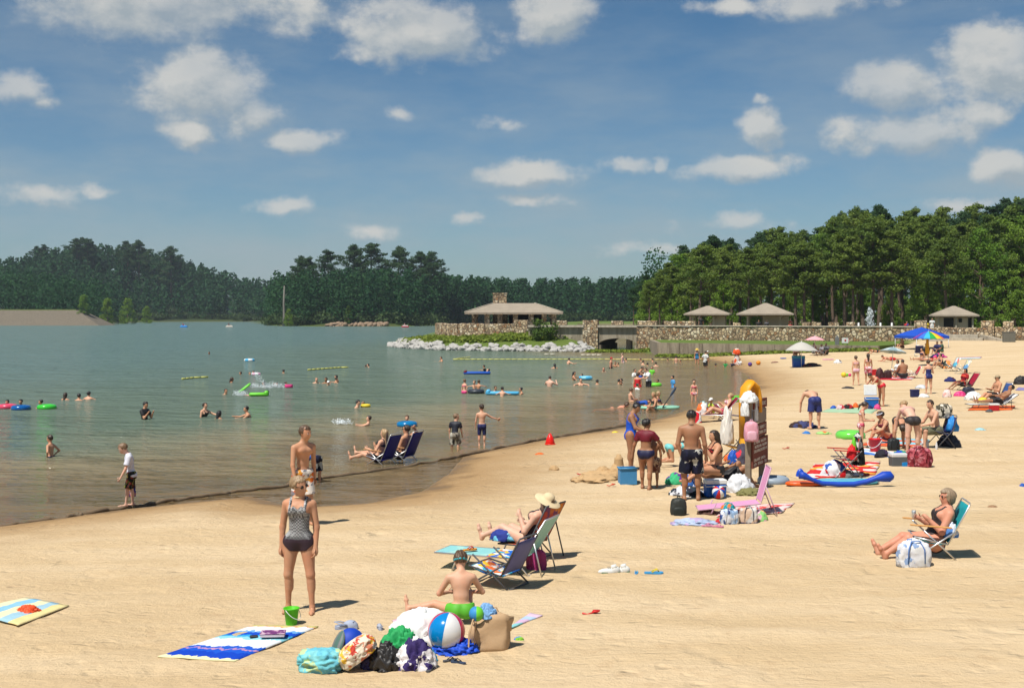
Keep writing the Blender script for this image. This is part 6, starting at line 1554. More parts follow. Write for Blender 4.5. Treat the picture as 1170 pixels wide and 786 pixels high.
# ---- near shore figures
TANKINI = MP('check', [C(200, 200, 200), C(26, 24, 30)], 52)
person('woman in patterned tankini top, black bottoms and dark sunglasses standing on the sand', P(342, 699), 1.70, pose('stand', p1=0, ph=16, yaw=52, th=((.08, .13, -1), (.02, .10, -1)), sh=((.03, .06, -1), (-.08, .02, -1)), ua=((-.02, .16, -1), (-.10, .16, -1)), fa=((.22, .0, -1), (.12, .04, -1)), curl=.7), 268, 'tan', ('updo', (.27, .18, .10, 1)), [('tank', TANKINI), ('bikini_bottom', M((.03, .014, .022, 1), .6))], 'f', fat=.96, extras=[('sunglasses',), ('necklace', M((.6, .5, .3, 1), .3))])
person('lean shirtless teenage boy in orange and white floral trunks walking along the sand', P(346, 600), 1.80, pose('walk', p1=4, ph=10, yaw=18, th=((.16, .04, -1), (-.10, .04, -1)), sh=((.0, 0, -1), (-.35, 0, -1)), ua=((-.12, .14, -1), (.14, .16, -1)), fa=((.10, 0, -1), (.28, 0, -1))), 312, 'tan', ('short', 'brown'), [T(FLORAL_O, .86)], 'm', 'teen', .88)
q = W(362, 551); person('boy in blue swim shirt and dark shorts bending down at the water edge', (q.x, q.y, -.08), 1.30, pose('bend', p0=60, p1=88, ph=80, ua=((.4, .1, -1),) * 2), 150, 'tan', S_('brown'), [('rash', M(C(20, 105, 200))), T(FLORAL_N, .95)], 'm', 'kid')
kid = person('boy in oversized white T-shirt and dark floral shorts walking on the shore log', P(150, 580.5) + Vector((0, 0, .04)), 1.38, pose('walk', p0=6, p1=10, ph=38, th=((.28, .05, -1), (-.02, .05, -1)), sh=((.10, 0, -1), (-.10, 0, -1)), ua=((.30, .2, -1), (-.22, .22, -1)), fa=((.5, .05, -.9), (-.05, .0, -1))), 200, 'pale', ('short', 'ltbrown'), [('tshirt', M(C(228, 228, 240)), .75), T(FLORAL_B, .95)], 'm', 'kid', .9)
hp = wpt(kid, kid['hand'][1]); mb = MB(); lump_mesh(mb, (0, 0, -.36), (.16, .10, .36), 4, .3); solo('swim_bag', mb, MP('blotch', [C(70, 60, 160), C(235, 180, 50), C(210, 50, 50), C(70, 60, 160)], 18), 'bundle of purple, yellow and red swim toys hanging from the log walking boy', 'swim toys', hp)
# log edging
pts = [(-60, 611), (-10, 604), (30, 598.5), (78, 592), (95, 587), (150, 580), (170, 577), (215, 570), (262, 563.5), (320, 557), (360, 548), (420, 540), (480, 530.5), (520, 523), (566, 513.5), (612, 504), (640, 499), (690, 490.5), (722, 485)]
lw = [W(*p_) for p_ in pts]; rr = random.Random(5); wd_m = M((.15, .105, .065, 1), .85, .2, .35, .6, 14); k = 0
for a, b in ((0, 3), (3, 5), (5, 8), (8, 10), (10, 13), (13, 15), (15, 18)):
    sg = lw[a:b + 1]; mb = MB(); fine = []
    for p_, q_ in zip(sg[:-1], sg[1:]):
        for i in range(7): fine.append(p_.lerp(q_, i / 7) + Vector((rr.uniform(-.05, .05), rr.uniform(-.05, .05), .015 + rr.uniform(-.03, .03))))
    fine.append(sg[-1]); c0 = fine[0].copy()
    mb.tube([f - c0 for f in fine], [(.045 if a < 13 else .065) * rr.uniform(.7, 1.25) for _ in fine], 8)
    lab = ['weathered half sunk log at the near end of the shore edging', 'short dark log section under the walking boy', 'brown log section just past the walking boy', 'log section behind the teenage boy and the bending child', 'thin log section in front of the navy chairs', 'thick knotty log section before the red cone', 'straight last log section leading to the beach'][k]; k += 1
    solo('shore_log', mb, wd_m, lab, 'log', c0, 0, 'log edging along the waterline')
# ---- near beach things
towel('pale yellow and light blue striped towel lying at the edge of the beach', [(-34, 700), (20, 716.5), (79, 693.5), (30, 684)], MP('stripe', [C(248, 238, 195), C(150, 205, 235), C(248, 238, 195), C(170, 210, 228), C(246, 226, 160)], 1.0, uv=True), wr=.03, seed=2)
heap('swim_shorts', 'crumpled bright orange swim shorts lying on the striped towel', 'shorts', 30, 702, 23, 9, M(C(250, 90, 40), .6), 3, fold=.5, freq=2.0)
def wavetowel():
    m, t, b = newmat('wave_towel'); u = t.new('ShaderNodeUVMap').outputs[0]; sp = t.new('ShaderNodeSeparateXYZ'); t.link(u, sp.inputs[0])
    x = t.math('ADD', sp.outputs[0], t.math('MULTIPLY', t.math('SUBTRACT', t.noise(t.mapping(u, (2.2, 5, 1)), 2.0, 5), .5), .20))
    c = t.ramp(x, [(0, C(245, 240, 190)), (.05, C(25, 75, 200)), (.17, C(35, 95, 215)), (.24, C(200, 150, 190)), (.27, C(40, 100, 215)), (.33, C(245, 248, 250)), (.55, C(150, 220, 235)), (.62, C(60, 170, 225)), (.67, C(30, 85, 205)), (.76, C(110, 170, 230)), (.8, C(246, 246, 246)), (.93, C(245, 170, 120)), (.955, C(245, 235, 150))], 'CONSTANT')
    t.link(c, b.inputs['Base Color']); b.inputs['Roughness'].default_value = .85; b.inputs['Specular IOR Level'].default_value = .1; t.link(t.bump(t.noise(u, 90, 3), .3, .01), b.inputs['Normal']); return m
towel('beach towel with blue and white wave pattern spread in front of the woman in tankini', [(180, 752), (290, 716), (364, 717.5), (268, 757.5)], wavetowel(), seed=4)
q = P(312, 731); r = thing('book', 'purple and pink book lying on the wave patterned towel', 'book', q + Vector((0, 0, .045)), .08)
mb = MB(); mb.box((0, 0, .025), (.27, .17, .035), bev=.005); mb.build('pages', M(C(225, 205, 215))  , r); mb = MB(); mb.box((0, 0, .046), (.28, .18, .006), bev=.002); mb.build('cover', MP('blotch', [C(150, 80, 140), C(215, 180, 200), C(120, 60, 120)], 20), r)
mb = MB(); mb.box((0, 0, .012), (.09, .055, .024), bev=.008); solo('phone', mb, BLK, 'small black phone lying on the wave patterned towel', 'phone', P(290, 731) + Vector((0, 0, .03)), .2)
bucket('bright green plastic bucket with white handle at the feet of the woman in tankini', 333, 713, 19, M(C(90, 205, 30), .4))
clog('pale blue grey clog lying sideways on the sand by the wave towel', 396, 719, 27, 8, M(C(175, 185, 208), .6), M(C(70, 75, 100)))
clog('pale blue grey clog with navy lining turned away, nearer the white towel', 434, 719.5, 16, 105, M(C(180, 185, 200), .6), M(C(60, 65, 110)))
heap('towel_bundle', 'turquoise and yellow folded towel at the end of the pile of belongings', 'towel', 364, 768, 52, 23, MP('blotch', [C(125, 210, 220), C(140, 215, 220), C(200, 225, 170), C(115, 200, 220)], 12), 6, fold=.24, box=.4)
q = P(383, 757); r = thing('sun_visor_hat', 'blue rounded cap with grey and green striped brim standing in the pile', 'cap', q + Vector((.06, .16, -.01)), .3); mb = MB(); mb.ell((.08, 0, .13), (.17, .15, .20)); mb.build('crown', M(C(22, 70, 190), .6), r); mb = MB(); mb.ell((-.06, 0, .12), (.055, .17, .20), Matrix.Rotation(.35, 3, 'Y'), mif=lambda t: int(t * 14) % 2); mb.build('brim', [GREY, M(C(90, 120, 110))], r)
heap('beach_pillow', 'cream drawstring bag with red and yellow flower rings leaning in the pile', 'bag', 411, 768, 50, 22, MP('blotch', [C(242, 228, 205), C(242, 228, 205), C(205, 70, 55), C(242, 228, 205), C(240, 190, 60), C(242, 228, 205), C(242, 228, 205), C(215, 130, 100)], 20), 9, fold=.12, box=.3, rot=.15, tilt=-.62, depth=.3, z=P(411, 768) + Vector((0, .02, .12)))
heap('black_bag', 'shiny crumpled black plastic bag in the pile of belongings', 'bag', 440, 765.5, 32, 28, M((.02, .018, .018, 1), .45, .4, 0), 4, fold=.35, freq=1.8)
heap('trousers', 'dark navy clothing tucked under the black bag', 'clothes', 424, 764, 22, 17, M(C(48, 42, 92)), 14, fold=.3)
heap('green_shirt', 'bright green shirt thrown over the pile behind the black bag', 'shirt', 456, 752, 40, 31, M(C(40, 170, 95), .75), 12, fold=.36, freq=2.2)
heap('striped_shirt', 'white and dark purple shirt bunched up in front of the white towel', 'shirt', 474, 767, 38, 33, MP('blotch', [C(240, 235, 235), C(62, 48, 105), C(240, 236, 236), C(238, 232, 234), C(62, 48, 105)], 9), 8, fold=.36, freq=2.3)
heap('white_towel', 'large bulky white towel heaped behind the beach ball', 'towel', 482, 741, 74, 40, WHITE, 5, fold=.2, freq=1.9, depth=.5)
heap('light_blue_cloth', 'light blue cloth poking out below the beach ball', 'cloth', 487, 757, 20, 16, M(C(85, 185, 225)), 7, fold=.35)
heap('blue_towel', 'royal blue towel under the beach ball', 'towel', 520, 747, 44, 15, M(C(30, 85, 215)), 13, fold=.4, freq=2.4)
q = P(509.5, 746); ball('large beach ball with blue, white and red panels in the pile of belongings', 509.5, 746, 43, [M(C(10, 140, 215), .18, coat=.7, var=0), M(C(242, 240, 238), .18, coat=.7, var=0), M(C(215, 40, 90), .18, coat=.7, var=0)], Matrix.Rotation(.16, 3, 'Y') @ Matrix.Rotation(math.radians(203), 3, 'Z'), nseg=6, name='beach_ball', z=q + Vector((0, .1, .015)))
flipflop('dark grey flip-flop lying alone in front of the bunched shirt', 492, 767, 20, 70, DGREY, BLK); flipflop('dark flip-flop with blue sole in front of the beach ball, turned sideways', 524, 758.5, 20, 150, M(C(60, 75, 100)), BLK); flipflop('dark flip-flop lying flat just beneath the blue towel', 514, 756, 18, 30, DGREY, BLK)
def tote():
    q = P(558, 745); r = thing('tote_bag', 'large tan canvas tote bag stuffed with toys and towels', 'bag', q + Vector((0, .14, -.01)), math.radians(-6)); can = M(C(205, 172, 135), .85, .1, .1, .3, 30)
    k = pxm(q.y); w, h, dp = 50 * k, 41 * k, .26; mb = MB(); vs = []; n = 24; lev = 7
    for j in range(lev + 1):
        z = h * j / lev
        for i in range(n):
            a = 2 * PI * i / n; c, s = math.cos(a), math.sin(a); x = w / 2 * (abs(c) ** .45) * (1 if c > 0 else -1); y = dp / 2 * (abs(s) ** .6) * (1 if s > 0 else -1)
            nn = mnoise.noise(Vector((x * 7, y * 7, z * 6))) * .035 + mnoise.noise(Vector((x * 16, y * 13 + 4, z * 14))) * .012
            sag = (1 - .10 * (j / lev) + .05 * math.sin(3 * a + 1) * j / lev); vs.append((x * sag + nn + .03 * j / lev, y * sag + nn, z * (1 - .10 * math.sin(a * 2 + .5) * (j / lev) ** 2) - (.07 * (j / lev) if x < -.1 else 0)))
    fs = [(j * n + i, j * n + (i + 1) % n, (j + 1) * n + (i + 1) % n, (j + 1) * n + i) for j in range(lev) for i in range(n)] + [tuple(range(n))[::-1]]
    o = len(vs); vs += [(x * .93, y * .9, z) for x, y, z in vs[lev * n:]] + [(x * .9, y * .85, z - .16) for x, y, z in vs[lev * n:]]
    fs += [(lev * n + i, lev * n + (i + 1) % n, o + (i + 1) % n, o + i) for i in range(n)] + [(o + i, o + (i + 1) % n, o + n + (i + 1) % n, o + n + i) for i in range(n)] + [tuple(o + n + i for i in range(n))]
    mb.add(vs, fs, True); mb.build('body', can, r)
    for sy, dx in ((-1, 0), (1, .02)):
        mb = MB(); y = sy * dp * .5; mb.tube([(-w * .30 + dx, y * 1.06, h * .10), (-w * .27 + dx, y * 1.10, h * .8), (-w * .30, y * 1.3 - .04, h * .98), (-w * .38, y * 1.5 - .05, h * .60), (-w * .42, y * 1.2 - .03, h * .12), (-w * .36, y * 1.4 - .05, .03)] if sy < 0 else [(-w * .2, y, h * .85), (-w * .08, y, h * 1.12), (w * .15, y, h * 1.12), (w * .25, y, h * .85)], .016, 8, flat=.45); mb.build('strap', can, r)
    return q
tq = tote()
ball('lime green and blue small toy ball on top of the tan tote bag', 541, 720, 17, [LIME, M(C(120, 190, 225)), M(C(60, 150, 215))], z=tq + Vector((-.13, .04, .33)), name='toy_ball', nseg=4)
heap('blue_cloth', 'pale blue cloth spilling out of the tan tote bag', 'cloth', 553, 718, 20, 15, M(C(130, 180, 230)), 3, z=tq + Vector((-.02, .04, .36)), fold=.35)
towel('pastel striped beach mat behind the tan tote bag', [(578, 721), (606, 702), (620, 705), (590, 717)], MP('stripe', [C(150, 215, 220), C(225, 190, 220), C(190, 215, 240), C(235, 205, 225)], 1.0), name='beach_mat', cat='mat')
heap('toy', 'small blue and green plastic toy by the side of the tan tote bag', 'toy', 593, 732, 10, 5, MP('blotch', [C(90, 140, 220), C(150, 210, 70)], 16), 2)
towel('folded pink towel edge showing behind the white towel', [(448, 711), (466, 705), (474, 707), (458, 714)], M(C(225, 185, 205)))
person('boy with bare back and goggles strap sitting on the sand facing the lake', P(527, 711), 1.38, pose('sit', p0=6, p1=14, ph=26, th=((.55, .75, .12), (.9, .15, .45)), sh=((.15, 1, -.16), (.6, -.1, -.75)), ua=((.25, .45, -.8), (.3, .5, -.8)), fa=((.75, -.55, -.1), (.75, -.5, -.15))), 96, 'fair', S_('brown'), [('trunks', M(C(95, 190, 50), .6), .34)], 'm', 'kid', extras=[('goggles', M(C(60, 170, 180), .4), .0)])
# lounge group
CLOTHB = MP('blotch', [C(30, 110, 210), C(245, 245, 240), C(250, 205, 60), C(30, 110, 210), C(60, 180, 220), C(240, 120, 60)], 11)
folding_chair('navy blue low folding beach chair with bright floral seat towel', P(566, 668), 152, MP('blotch', [C(30, 110, 210), C(245, 245, 240), C(250, 205, 60), C(30, 110, 210), C(60, 180, 220), C(240, 120, 60)], 11), DGREY, seat_h=.19, w=.56, sd=.50, bl=.54, bp=28, backmat=M(C(108, 110, 165), .7))
GSTR = MP('blotch', [C(150, 215, 215), C(175, 225, 215), C(145, 208, 220)], 3.0)
q = P(606, 656); lounge_chair('pale green reclining lounge chair with long flat footrest', (q.x - .02, q.y + .12, q.z), 158, GSTR, ALU, L=1.35, w=.56, bl=.66, bp=32, zh=.24)
STRIPY = MP('stripe', [C(120, 50, 110), C(240, 150, 40), C(200, 60, 60), C(90, 60, 130), C(235, 130, 50)], 1.0)
q2 = P(606, 641); r = lounge_chair('multicoloured striped lounge chair with dark frame under the woman in straw hat', (q2.x + .10, q2.y + .25, q2.z), 150, MP('blotch', [C(200, 110, 60), C(120, 60, 110), C(190, 70, 60), C(225, 140, 60)], 8), DGREY, L=.5, w=.6, bl=.70, bp=28, zh=.22)
person('woman in wide straw sun hat reclining in the striped lounge chair', (q2.x - .04, q2.y + .26, q2.z + .29), 1.66, pose('chair', p0=-38, p1=-30, ph=-28, yaw=0, th=((1, .12, .42), (1, .12, .30)), sh=((1, 0, -.42), (1, 0, -.35)), ua=((.55, .2, -.8), (.6, .2, -.75)), fa=((.45, -.2, .85), (.9, -.2, .2))), 146, 'pale', ('bob', 'brown'), [('onepiece', M(C(35, 30, 50)))], 'f', fat=1.12, extras=[('sunhat', M(C(238, 214, 172), .8))], ground=False)
heap('towel_wrap', 'light blue and navy towel draped over the knees of the woman in straw hat', 'towel', 575, 640, 32, 13, MP('blotch', [C(120, 200, 230), C(50, 65, 150), C(130, 205, 232), C(60, 75, 160)], 5), 5, z=Vector((q2.x - .36, q2.y + .2, q2.z + .27)), fold=.3)
bag('dark pink bag on the sand under the pale green lounge chair', 613, 652, 24, 24, M(C(190, 60, 125)), seed=4, name='bag', box=.3)
r = flipflop('red and yellow sandal resting at the foot of the pale green lounge chair', 532, 648, 18, 30, M(C(240, 150, 40)), RED, z=P(536, 655) + Vector((0, .3, .26)))
towel('blue and white printed towel across the pale green lounge chair', None, CLOTHB, pts=[Vector((q.x - .62, q.y - .05, q.z + .26)), Vector((q.x - .22, q.y - .22, q.z + .26)), Vector((q.x - .02, q.y + .28, q.z + .26)), Vector((q.x - .42, q.y + .46, q.z + .26))], base=.0)
# shoes and small toys in the open sand
def sneaker(label, px, py, hd):
    p = P(px, py); r = thing('sneaker', label, 'shoe', (p.x, p.y, p.z + .01), math.radians(hd)); L = .29
    mb = MB(); mb.prism([(x * L, y * L) for x, y in [(.5, 0), (.42, .15), (.15, .17), (-.2, .13), (-.46, .12), (-.5, 0), (-.46, -.12), (-.2, -.13), (.15, -.17), (.42, -.15)]], 0, .03); mb.build('sole', M(C(120, 150, 120)), r)
    mb = MB(); mb.ell((.03, 0, .028), (.145, .050, .050)); mb.ell((-.07, 0, .045), (.078, .044, .062)); mb.tube([(-.02, 0, .085), (-.09, 0, .105)], .034, 10); mb.build('upper', M(C(235, 235, 230), .6), r)
    for i in range(3): mb = MB(); mb.box((.03 - i * .028, 0, .088), (.008, .05, .008)); mb.build('lace', GREY, r)
sneaker('white sneaker with toe pointing at the lounge chairs, front one of the pair', 697, 656, 185); sneaker('white sneaker with green heel behind its partner on the open sand', 708, 655, 172)
flipflop('blue flip-flop standing on its edge between the sneakers and another flip-flop', 727, 656, 12, 80, M(C(60, 150, 215)), SKYB); flipflop('blue flip-flop lying flat, last in the row past the white sneakers', 747, 656, 22, 0, M(C(70, 165, 225)), YEL)
shovel('red plastic beach shovel lying alone on the bare sand', 675, 703.5, 20, 12, M(C(235, 50, 50), .4))
# ---- lady in the teal chair
cp = P(1063, 637); TEALC = M(C(20, 160, 170), .6)
folding_chair('teal folding beach chair with wooden armrests and silver frame on open sand', (cp.x, cp.y + .10, cp.z), 172, TEALC, ALU, seat_h=.24, w=.58, sd=.48, bl=.66, bp=28, arms=M((.55, .28, .09, 1), .5))
lady = person('blond woman in black strapless swimsuit and sunglasses sitting in the teal chair', (cp.x + .07, cp.y + .10, cp.z + .240), 1.72, pose('chair', p0=-30, p1=-20, ph=2, yaw=8, th=((1, .08, .13), (1, .13, .06)), sh=((1, 0, -.68), (1, 0, -.58)), ua=((.45, .18, -.85), (.35, .2, -.9)), fa=((.62, -.25, .62), (.85, -.05, .52)), curl=.9, foot=((.45, .1, .8), (.35, .2, .9))), 178, 'red', ('loose', 'ash'), [('onepiece', M((.028, .018, .018, 1), .6))], 'f', fat=1.3, extras=[('sunglasses',)], ground=False)
hp = wpt(lady, lady['hand'][1]); mb = MB(); mb.lathe([(.024, 0), (.033, .008), (.033, .105), (.026, .122), (.025, .12)], n=18); solo('drink_can', mb, ALU, 'silver drink can held by the woman in the teal chair', 'can', hp + Vector((-.03, 0, -.03)))
heap('blue_towel', 'folded blue and white towel hanging beside the teal chair seat', 'towel', 1084, 612, 14, 16, MP('blotch', [C(90, 140, 210), C(235, 235, 245)], 8), 4, z=cp + Vector((.27, -.18, .34)))
bag('white beach tote with blue straps and pale print standing by the teal chair', 1047, 648.5, 40, 28, MP('blotch', [C(240, 240, 242), C(235, 235, 240), C(150, 175, 215), C(240, 240, 240)], 11), M(C(85, 130, 200)), 2, seed=6, box=.5, name='tote_bag')
heap('white_towel', 'white towel stuffed in the top of the white beach tote', 'towel', 1047, 626, 26, 13, WHITE, 9, z=P(1049, 648.5) + Vector((0, .11, .22)), fold=.3)
# ---- group by the wooden sign ------------------------------------------------------------------------
bp('woman in royal blue swimsuit with black hair in a high bun looking down', 721, 537, 1.63, pose('stand', yaw=0, ph=32, p1=8, ua=((.15, .2, -1), (.4, .2, -.9)), fa=((.7, -.1, -.3), (.9, -.1, -.3))), 345, 'brown', ('bun', 'black'), [('onepiece', M(C(25, 85, 205)))], 'f', fat=1.2)
bp('girl in short maroon top and navy shorts standing with her back to the camera', 738, 559, 1.52, pose('step', ph=15, yaw=-25, ua=((.05, .45, -1), (.45, .55, -.8)), fa=((.15, .25, -1), (.75, .1, -.75))), 68, 'brown', ('updo', 'black'), [('crop', M(C(120, 22, 42))), ('legs', M(C(30, 32, 72)), .3)], 'f', 'teen', 1.05)
bp('small boy in brown patterned trunks partly hidden behind the girl in maroon top', 747, 557, 1.2, pose('stand', ph=20), 100, 'brown', S_('black'), [T(PRINT_BR, .95)], 'm', 'kid')
q = P(717.5, 553.5); mb = MB(); w, h = 21 * pxm(q.y), 18.5 * pxm(q.y); r = thing('plastic_bin', 'open light blue plastic storage bin on the sand by the girl in maroon top', 'bin', q + Vector((0, .12, 0)), .15)
for c_, sz in (((0, -.115, h / 2), (w * .92, .014, h)), ((0, .115, h / 2), (w * .92, .014, h)), ((-w * .45, 0, h / 2), (.014, .216, h)), ((w * .45, 0, h / 2), (.014, .216, h)), ((0, 0, .008), (w * .88, .216, .014))): mb.box(c_, sz)
mb.build('body', M(C(75, 150, 205), .45), r); mb = MB(); mb.tube([(-w * .49, -.135, h), (w * .49, -.135, h), (w * .49, .135, h), (-w * .49, .135, h), (-w * .49, -.135, h)], .016, 6); mb.build('rim', M(C(85, 160, 215), .45), r)
bp('girl in aqua bikini crawling on hands and knees in the sand', 765, 533, 1.35, 'crawl', 12, 'tan', ('long', 'dkbrown'), bik(AQUA), 'f', 'kid')
q = P(700, 545); mb = MB(); SANDM = M((.44, .29, .15, 1), .95, .1, .25, .6, 30)
lump_mesh(mb, (-.15, 0, 0), (1.0, .6, .16), 3, .3); lump_mesh(mb, (.12, .0, .06), (.36, .32, .26), 5, .2); lump_mesh(mb, (-.22, .05, .04), (.3, .3, .2), 7, .3); mb.lathe([(.12, .12), (.10, .30), (.105, .34), (.07, .36), (.05, .42), (.001, .43)], (.14, 0, .1), 12)
solo('sand_castle', mb, SANDM, 'crumbling sand castle with one tower next to the blue storage bin', 'sand castle', q)
heap('sand_mound', 'low dug up mound of damp sand beside the sand castle', 'sand mound', 681, 551, 46, 7, SANDM, 9, fold=.35, freq=3)
shovel('small red toy shovel lying in front of the sand castle', 665, 543, 12, 0, RED); shovel('red scoop lying in the sand between the castle and the bin', 698, 556, 10, 20, M(C(235, 90, 60)))
bp('man in dark floral trunks standing with bare tanned back to the camera', 790, 571.5, 1.80, pose('stand', p1=0, ph=12, yaw=-22, ua=((-.15, .22, -1), (-.05, .2, -1)), fa=((-.0, -.35, -1), (.3, .1, -1)), th=((.0, .12, -1), (.08, .10, -1))), 82, 'brown', ('short', 'black'), [T(M((.02, .02, .03, 1)) if 0 else FLORAL_N, .9)], 'm', fat=1.04, extras=[('necklace', BLK)])
q = P(817, 560); bp('woman in black bikini with red trim sitting low with one arm raised to her face', 818, 561, 1.68, pose('sit', p0=-4, p1=6, ph=6, th=((1, .25, .02), (.9, .3, .35)), sh=((.9, .1, -.5), (.35, .1, -.9)), ua=((.55, .25, -.75), (.7, .3, -.5)), fa=((.5, -.3, .9), (.3, -.4, .95))), 192, 'tan', ('long', 'dkbrown'), [('bikini_bottom', BLK), ('bra', MP('blotch', [C(30, 20, 20), C(180, 40, 45), C(25, 18, 18)], 20))], 'f', fat=1.22, lift=.16)
bp('man in dark shorts lying with knees drawn up behind the blue cooler', 830, 556, 1.75, pose('supine', th=((.75, .15, .7), (.85, .2, .55)), sh=((.45, 0, -.85), (.5, 0, -.8)), ua=((.8, .3, .3),) * 2, fa=((1, -.1, .4),) * 2), 5, 'brown', S_('black'), [T(BLK)], 'm')
cooler('blue cooler with white lid and blue handle in front of the woman in black bikini', 818, 568, 23, 20, M(C(25, 105, 200), .4), WHITE, 8)
ball('red, white and blue striped play ball against the blue cooler', 821, 569.5, 15, [RED, WHITE, BLUE], Matrix.Rotation(.9, 3, 'X'), name='play_ball', nseg=9)
heap('plastic_bag', 'white plastic shopping bag lying at the foot of the wooden sign', 'bag', 846, 563, 28, 19, CLEARISH, 5, fold=.42, freq=2.8)
heap('beach_toys', 'purple, green and yellow beach toys behind the man in floral trunks', 'toys', 773, 553, 20, 12, MP('blotch', [C(70, 190, 130), C(110, 60, 150), C(245, 180, 50)], 6), 3)
heap('clothes', 'dark and white clothes heaped between the feet of the man in floral trunks', 'clothes', 786, 567, 34, 10, MP('blotch', [C(50, 50, 65), C(230, 230, 235), C(45, 60, 70)], 9), 8, fold=.4)
heap('beach_towel', 'blue and white towel bunched behind the man in floral trunks', 'towel', 792, 556, 20, 14, MP('blotch', [C(60, 110, 190), C(235, 240, 245)], 8), 2, fold=.35)
backpack('dark olive backpack standing alone on the sand below the man in floral trunks', 776, 590, 19, 21, M(C(52, 55, 50)), M(C(38, 44, 38)), .2)
q = P(868, 588); lounge_chair('pale pink low lounge chair with tall upright back', (q.x, q.y + .12, q.z), 178, M(C(238, 165, 205), .6), M(C(210, 170, 190), .5), L=1.12, w=.50, bl=.68, bp=16, zh=.22, fz=.10)
towel('red and white patterned towel spread under the pale pink lounge chair', [(818, 591), (830, 579), (908, 576), (892, 587)], MP('blotch', [C(245, 225, 220), C(230, 80, 75), C(245, 200, 190)], 9, uv=False), seed=6)
bag('white and blue floral beach bag in front of the pale pink lounge chair', 834, 599, 22, 17, PRINT_BL, None, 10, seed=5)
bag('cream tote with navy straps and stripes in front of the pale pink lounge chair', 856, 598, 21, 18, MP('blotch', [C(225, 195, 170), C(230, 225, 220), C(225, 190, 165)], 5), M(C(32, 35, 80)), 0, seed=7, trim=M(C(40, 42, 90)))
heap('brown_bag', 'flat dark brown bag on the sand beside the floral beach bag', 'bag', 809, 589, 21, 7, BROWN, 4); heap('teal_cloth', 'teal cloth and orange bottle sticking out of the floral beach bag', 'cloth', 834, 582, 14, 8, MP('blotch', [C(30, 160, 170), C(240, 130, 60), C(30, 150, 160)], 12), 3, z=P(834, 599) + Vector((0, .1, .24)))
heap('pink_bottle', 'white, green and pink toiletry bag at the end of the row of beach bags', 'bag', 871, 596, 12, 12, MP('blotch', [C(235, 190, 205), C(150, 215, 130), C(240, 200, 120)], 9), 6); heap('red_cloth', 'small red cloth beside the floral beach bag', 'cloth', 822, 598, 8, 6, RED, 3)
heap('shirt', 'thin pale blue and lilac shirt spread on the sand in front of the bags', 'shirt', 794, 600, 42, 6, MP('blotch', [C(190, 205, 235), C(200, 180, 220), C(215, 225, 240)], 4), 9, fold=.45)
flipflop('pink flip-flop nearest the pale blue shirt', 808, 601.5, 14, 10, PINK, PINK); flipflop('pink flip-flop nearest the floral beach bag', 820, 602.5, 14, 350, M(C(235, 150, 180)), PINK)
# wooden sign
def wooden_sign():
    A = P(855, 558); B = Vector((A.x + .50, A.y + 1.05, A.z)); ang = math.atan2(B.y - A.y, B.x - A.x); L = (B - A).length
    r = thing('wooden_sign', 'weathered brown wooden sign with four routed boards on two grey posts', 'sign', A, ang); ps = M((.24, .19, .14, 1), .9, .1, .35, .5, 25); bm_ = M((.165, .052, .034, 1), .8, .2, .25, .3, 20); gm = M((.27, .22, .17, 1), .9, .1, .3); wm = M((.62, .56, .48, 1), .8)
    for x, h in ((0, 1.93), (L, 1.86)): mb = MB(); mb.box((x, 0, h / 2 - .1), (.12, .12, h + .2), bev=.012); mb.build('post', ps, r)
    rr = random.Random(4)
    for z0, z1, x0, x1, mt, rows in ((1.66, 1.86, .1, 1.22, bm_, [1]), (1.36, 1.64, .1, 1.16, gm, []), (1.06, 1.34, .02, 1.18, bm_, [1, 1]), (.42, 1.03, -.02, 1.30, bm_, [1, 1, 1, 0, 1, 1])):
        mb = MB(); mb.box(((x0 + x1) / 2, -.085, (z0 + z1) / 2), (x1 - x0, .04, z1 - z0), bev=.006); b = mb.build('board', mt, r)
        if rows:
            mb = MB(); hh = (z1 - z0) / (len(rows) + .6)
            for i, on in enumerate(rows):
                z = z1 - hh * (i + .8); x = x0 + .10
                while on and x < x1 - .14:
                    if rr.random() < .14: x += .06; continue
                    ch = hh * .55; k = rr.randrange(4); y = -.108
                    mb.box((x, y, z), (.012, .006, ch))
                    if k in (0, 1): mb.box((x + .035, y, z), (.012, .006, ch))
                    if k in (0, 2): mb.box((x + .0175, y, z + ch / 2), (.035, .006, .012))
                    if k in (1, 3): mb.box((x + .0175, y, z), (.035, .006, .012))
                    if k in (2, 3): mb.box((x + .0175, y, z - ch / 2), (.035, .006, .012))
                    x += .066
            mb.build('lettering', wm, b)
    return r, A, ang
sg, sA, sang = wooden_sign()
backpack('pale pink backpack hanging from the top of the sign post', 0, 0, 17, 23, M(C(238, 170, 185), .6), M(C(240, 185, 200)), -.5, z=sA + Vector((.03, -.26, 1.02)))
mb = MB(); lump_mesh(mb, (0, 0, .28), (.34, .30, .22), 5, .3); lump_mesh(mb, (-.13, -.04, .0), (.13, .20, .42), 6, .3); lump_mesh(mb, (.17, .08, -.12), (.16, .16, .5), 7, .3); solo('white_towel', mb, WHITE, 'white towel hung over the top of the sign post', 'towel', sA + Vector((.02, .02, 1.54)), .4)
mb = MB(); mb.tube([(-.17, 0, -.95), (-.18, 0, -.2), (-.13, 0, .12), (0, 0, .24), (.14, 0, .14), (.20, .0, -.1), (.20, 0, -.4)], .15, 12, flat=.45); solo('foam_float', mb, M(C(250, 170, 30), .5), 'orange yellow foam float bent in an arch behind the sign post', 'float', sA + Vector((.12, .42, 1.98)), .6)
q = P(842, 527); folding_chair('folding chair draped with yellow and white towels behind the sign', (q.x, q.y + .2, q.z), 200, M(C(245, 180, 45), .7), DGREY, seat_h=.30, w=.52, sd=.42, bl=.78, bp=16)
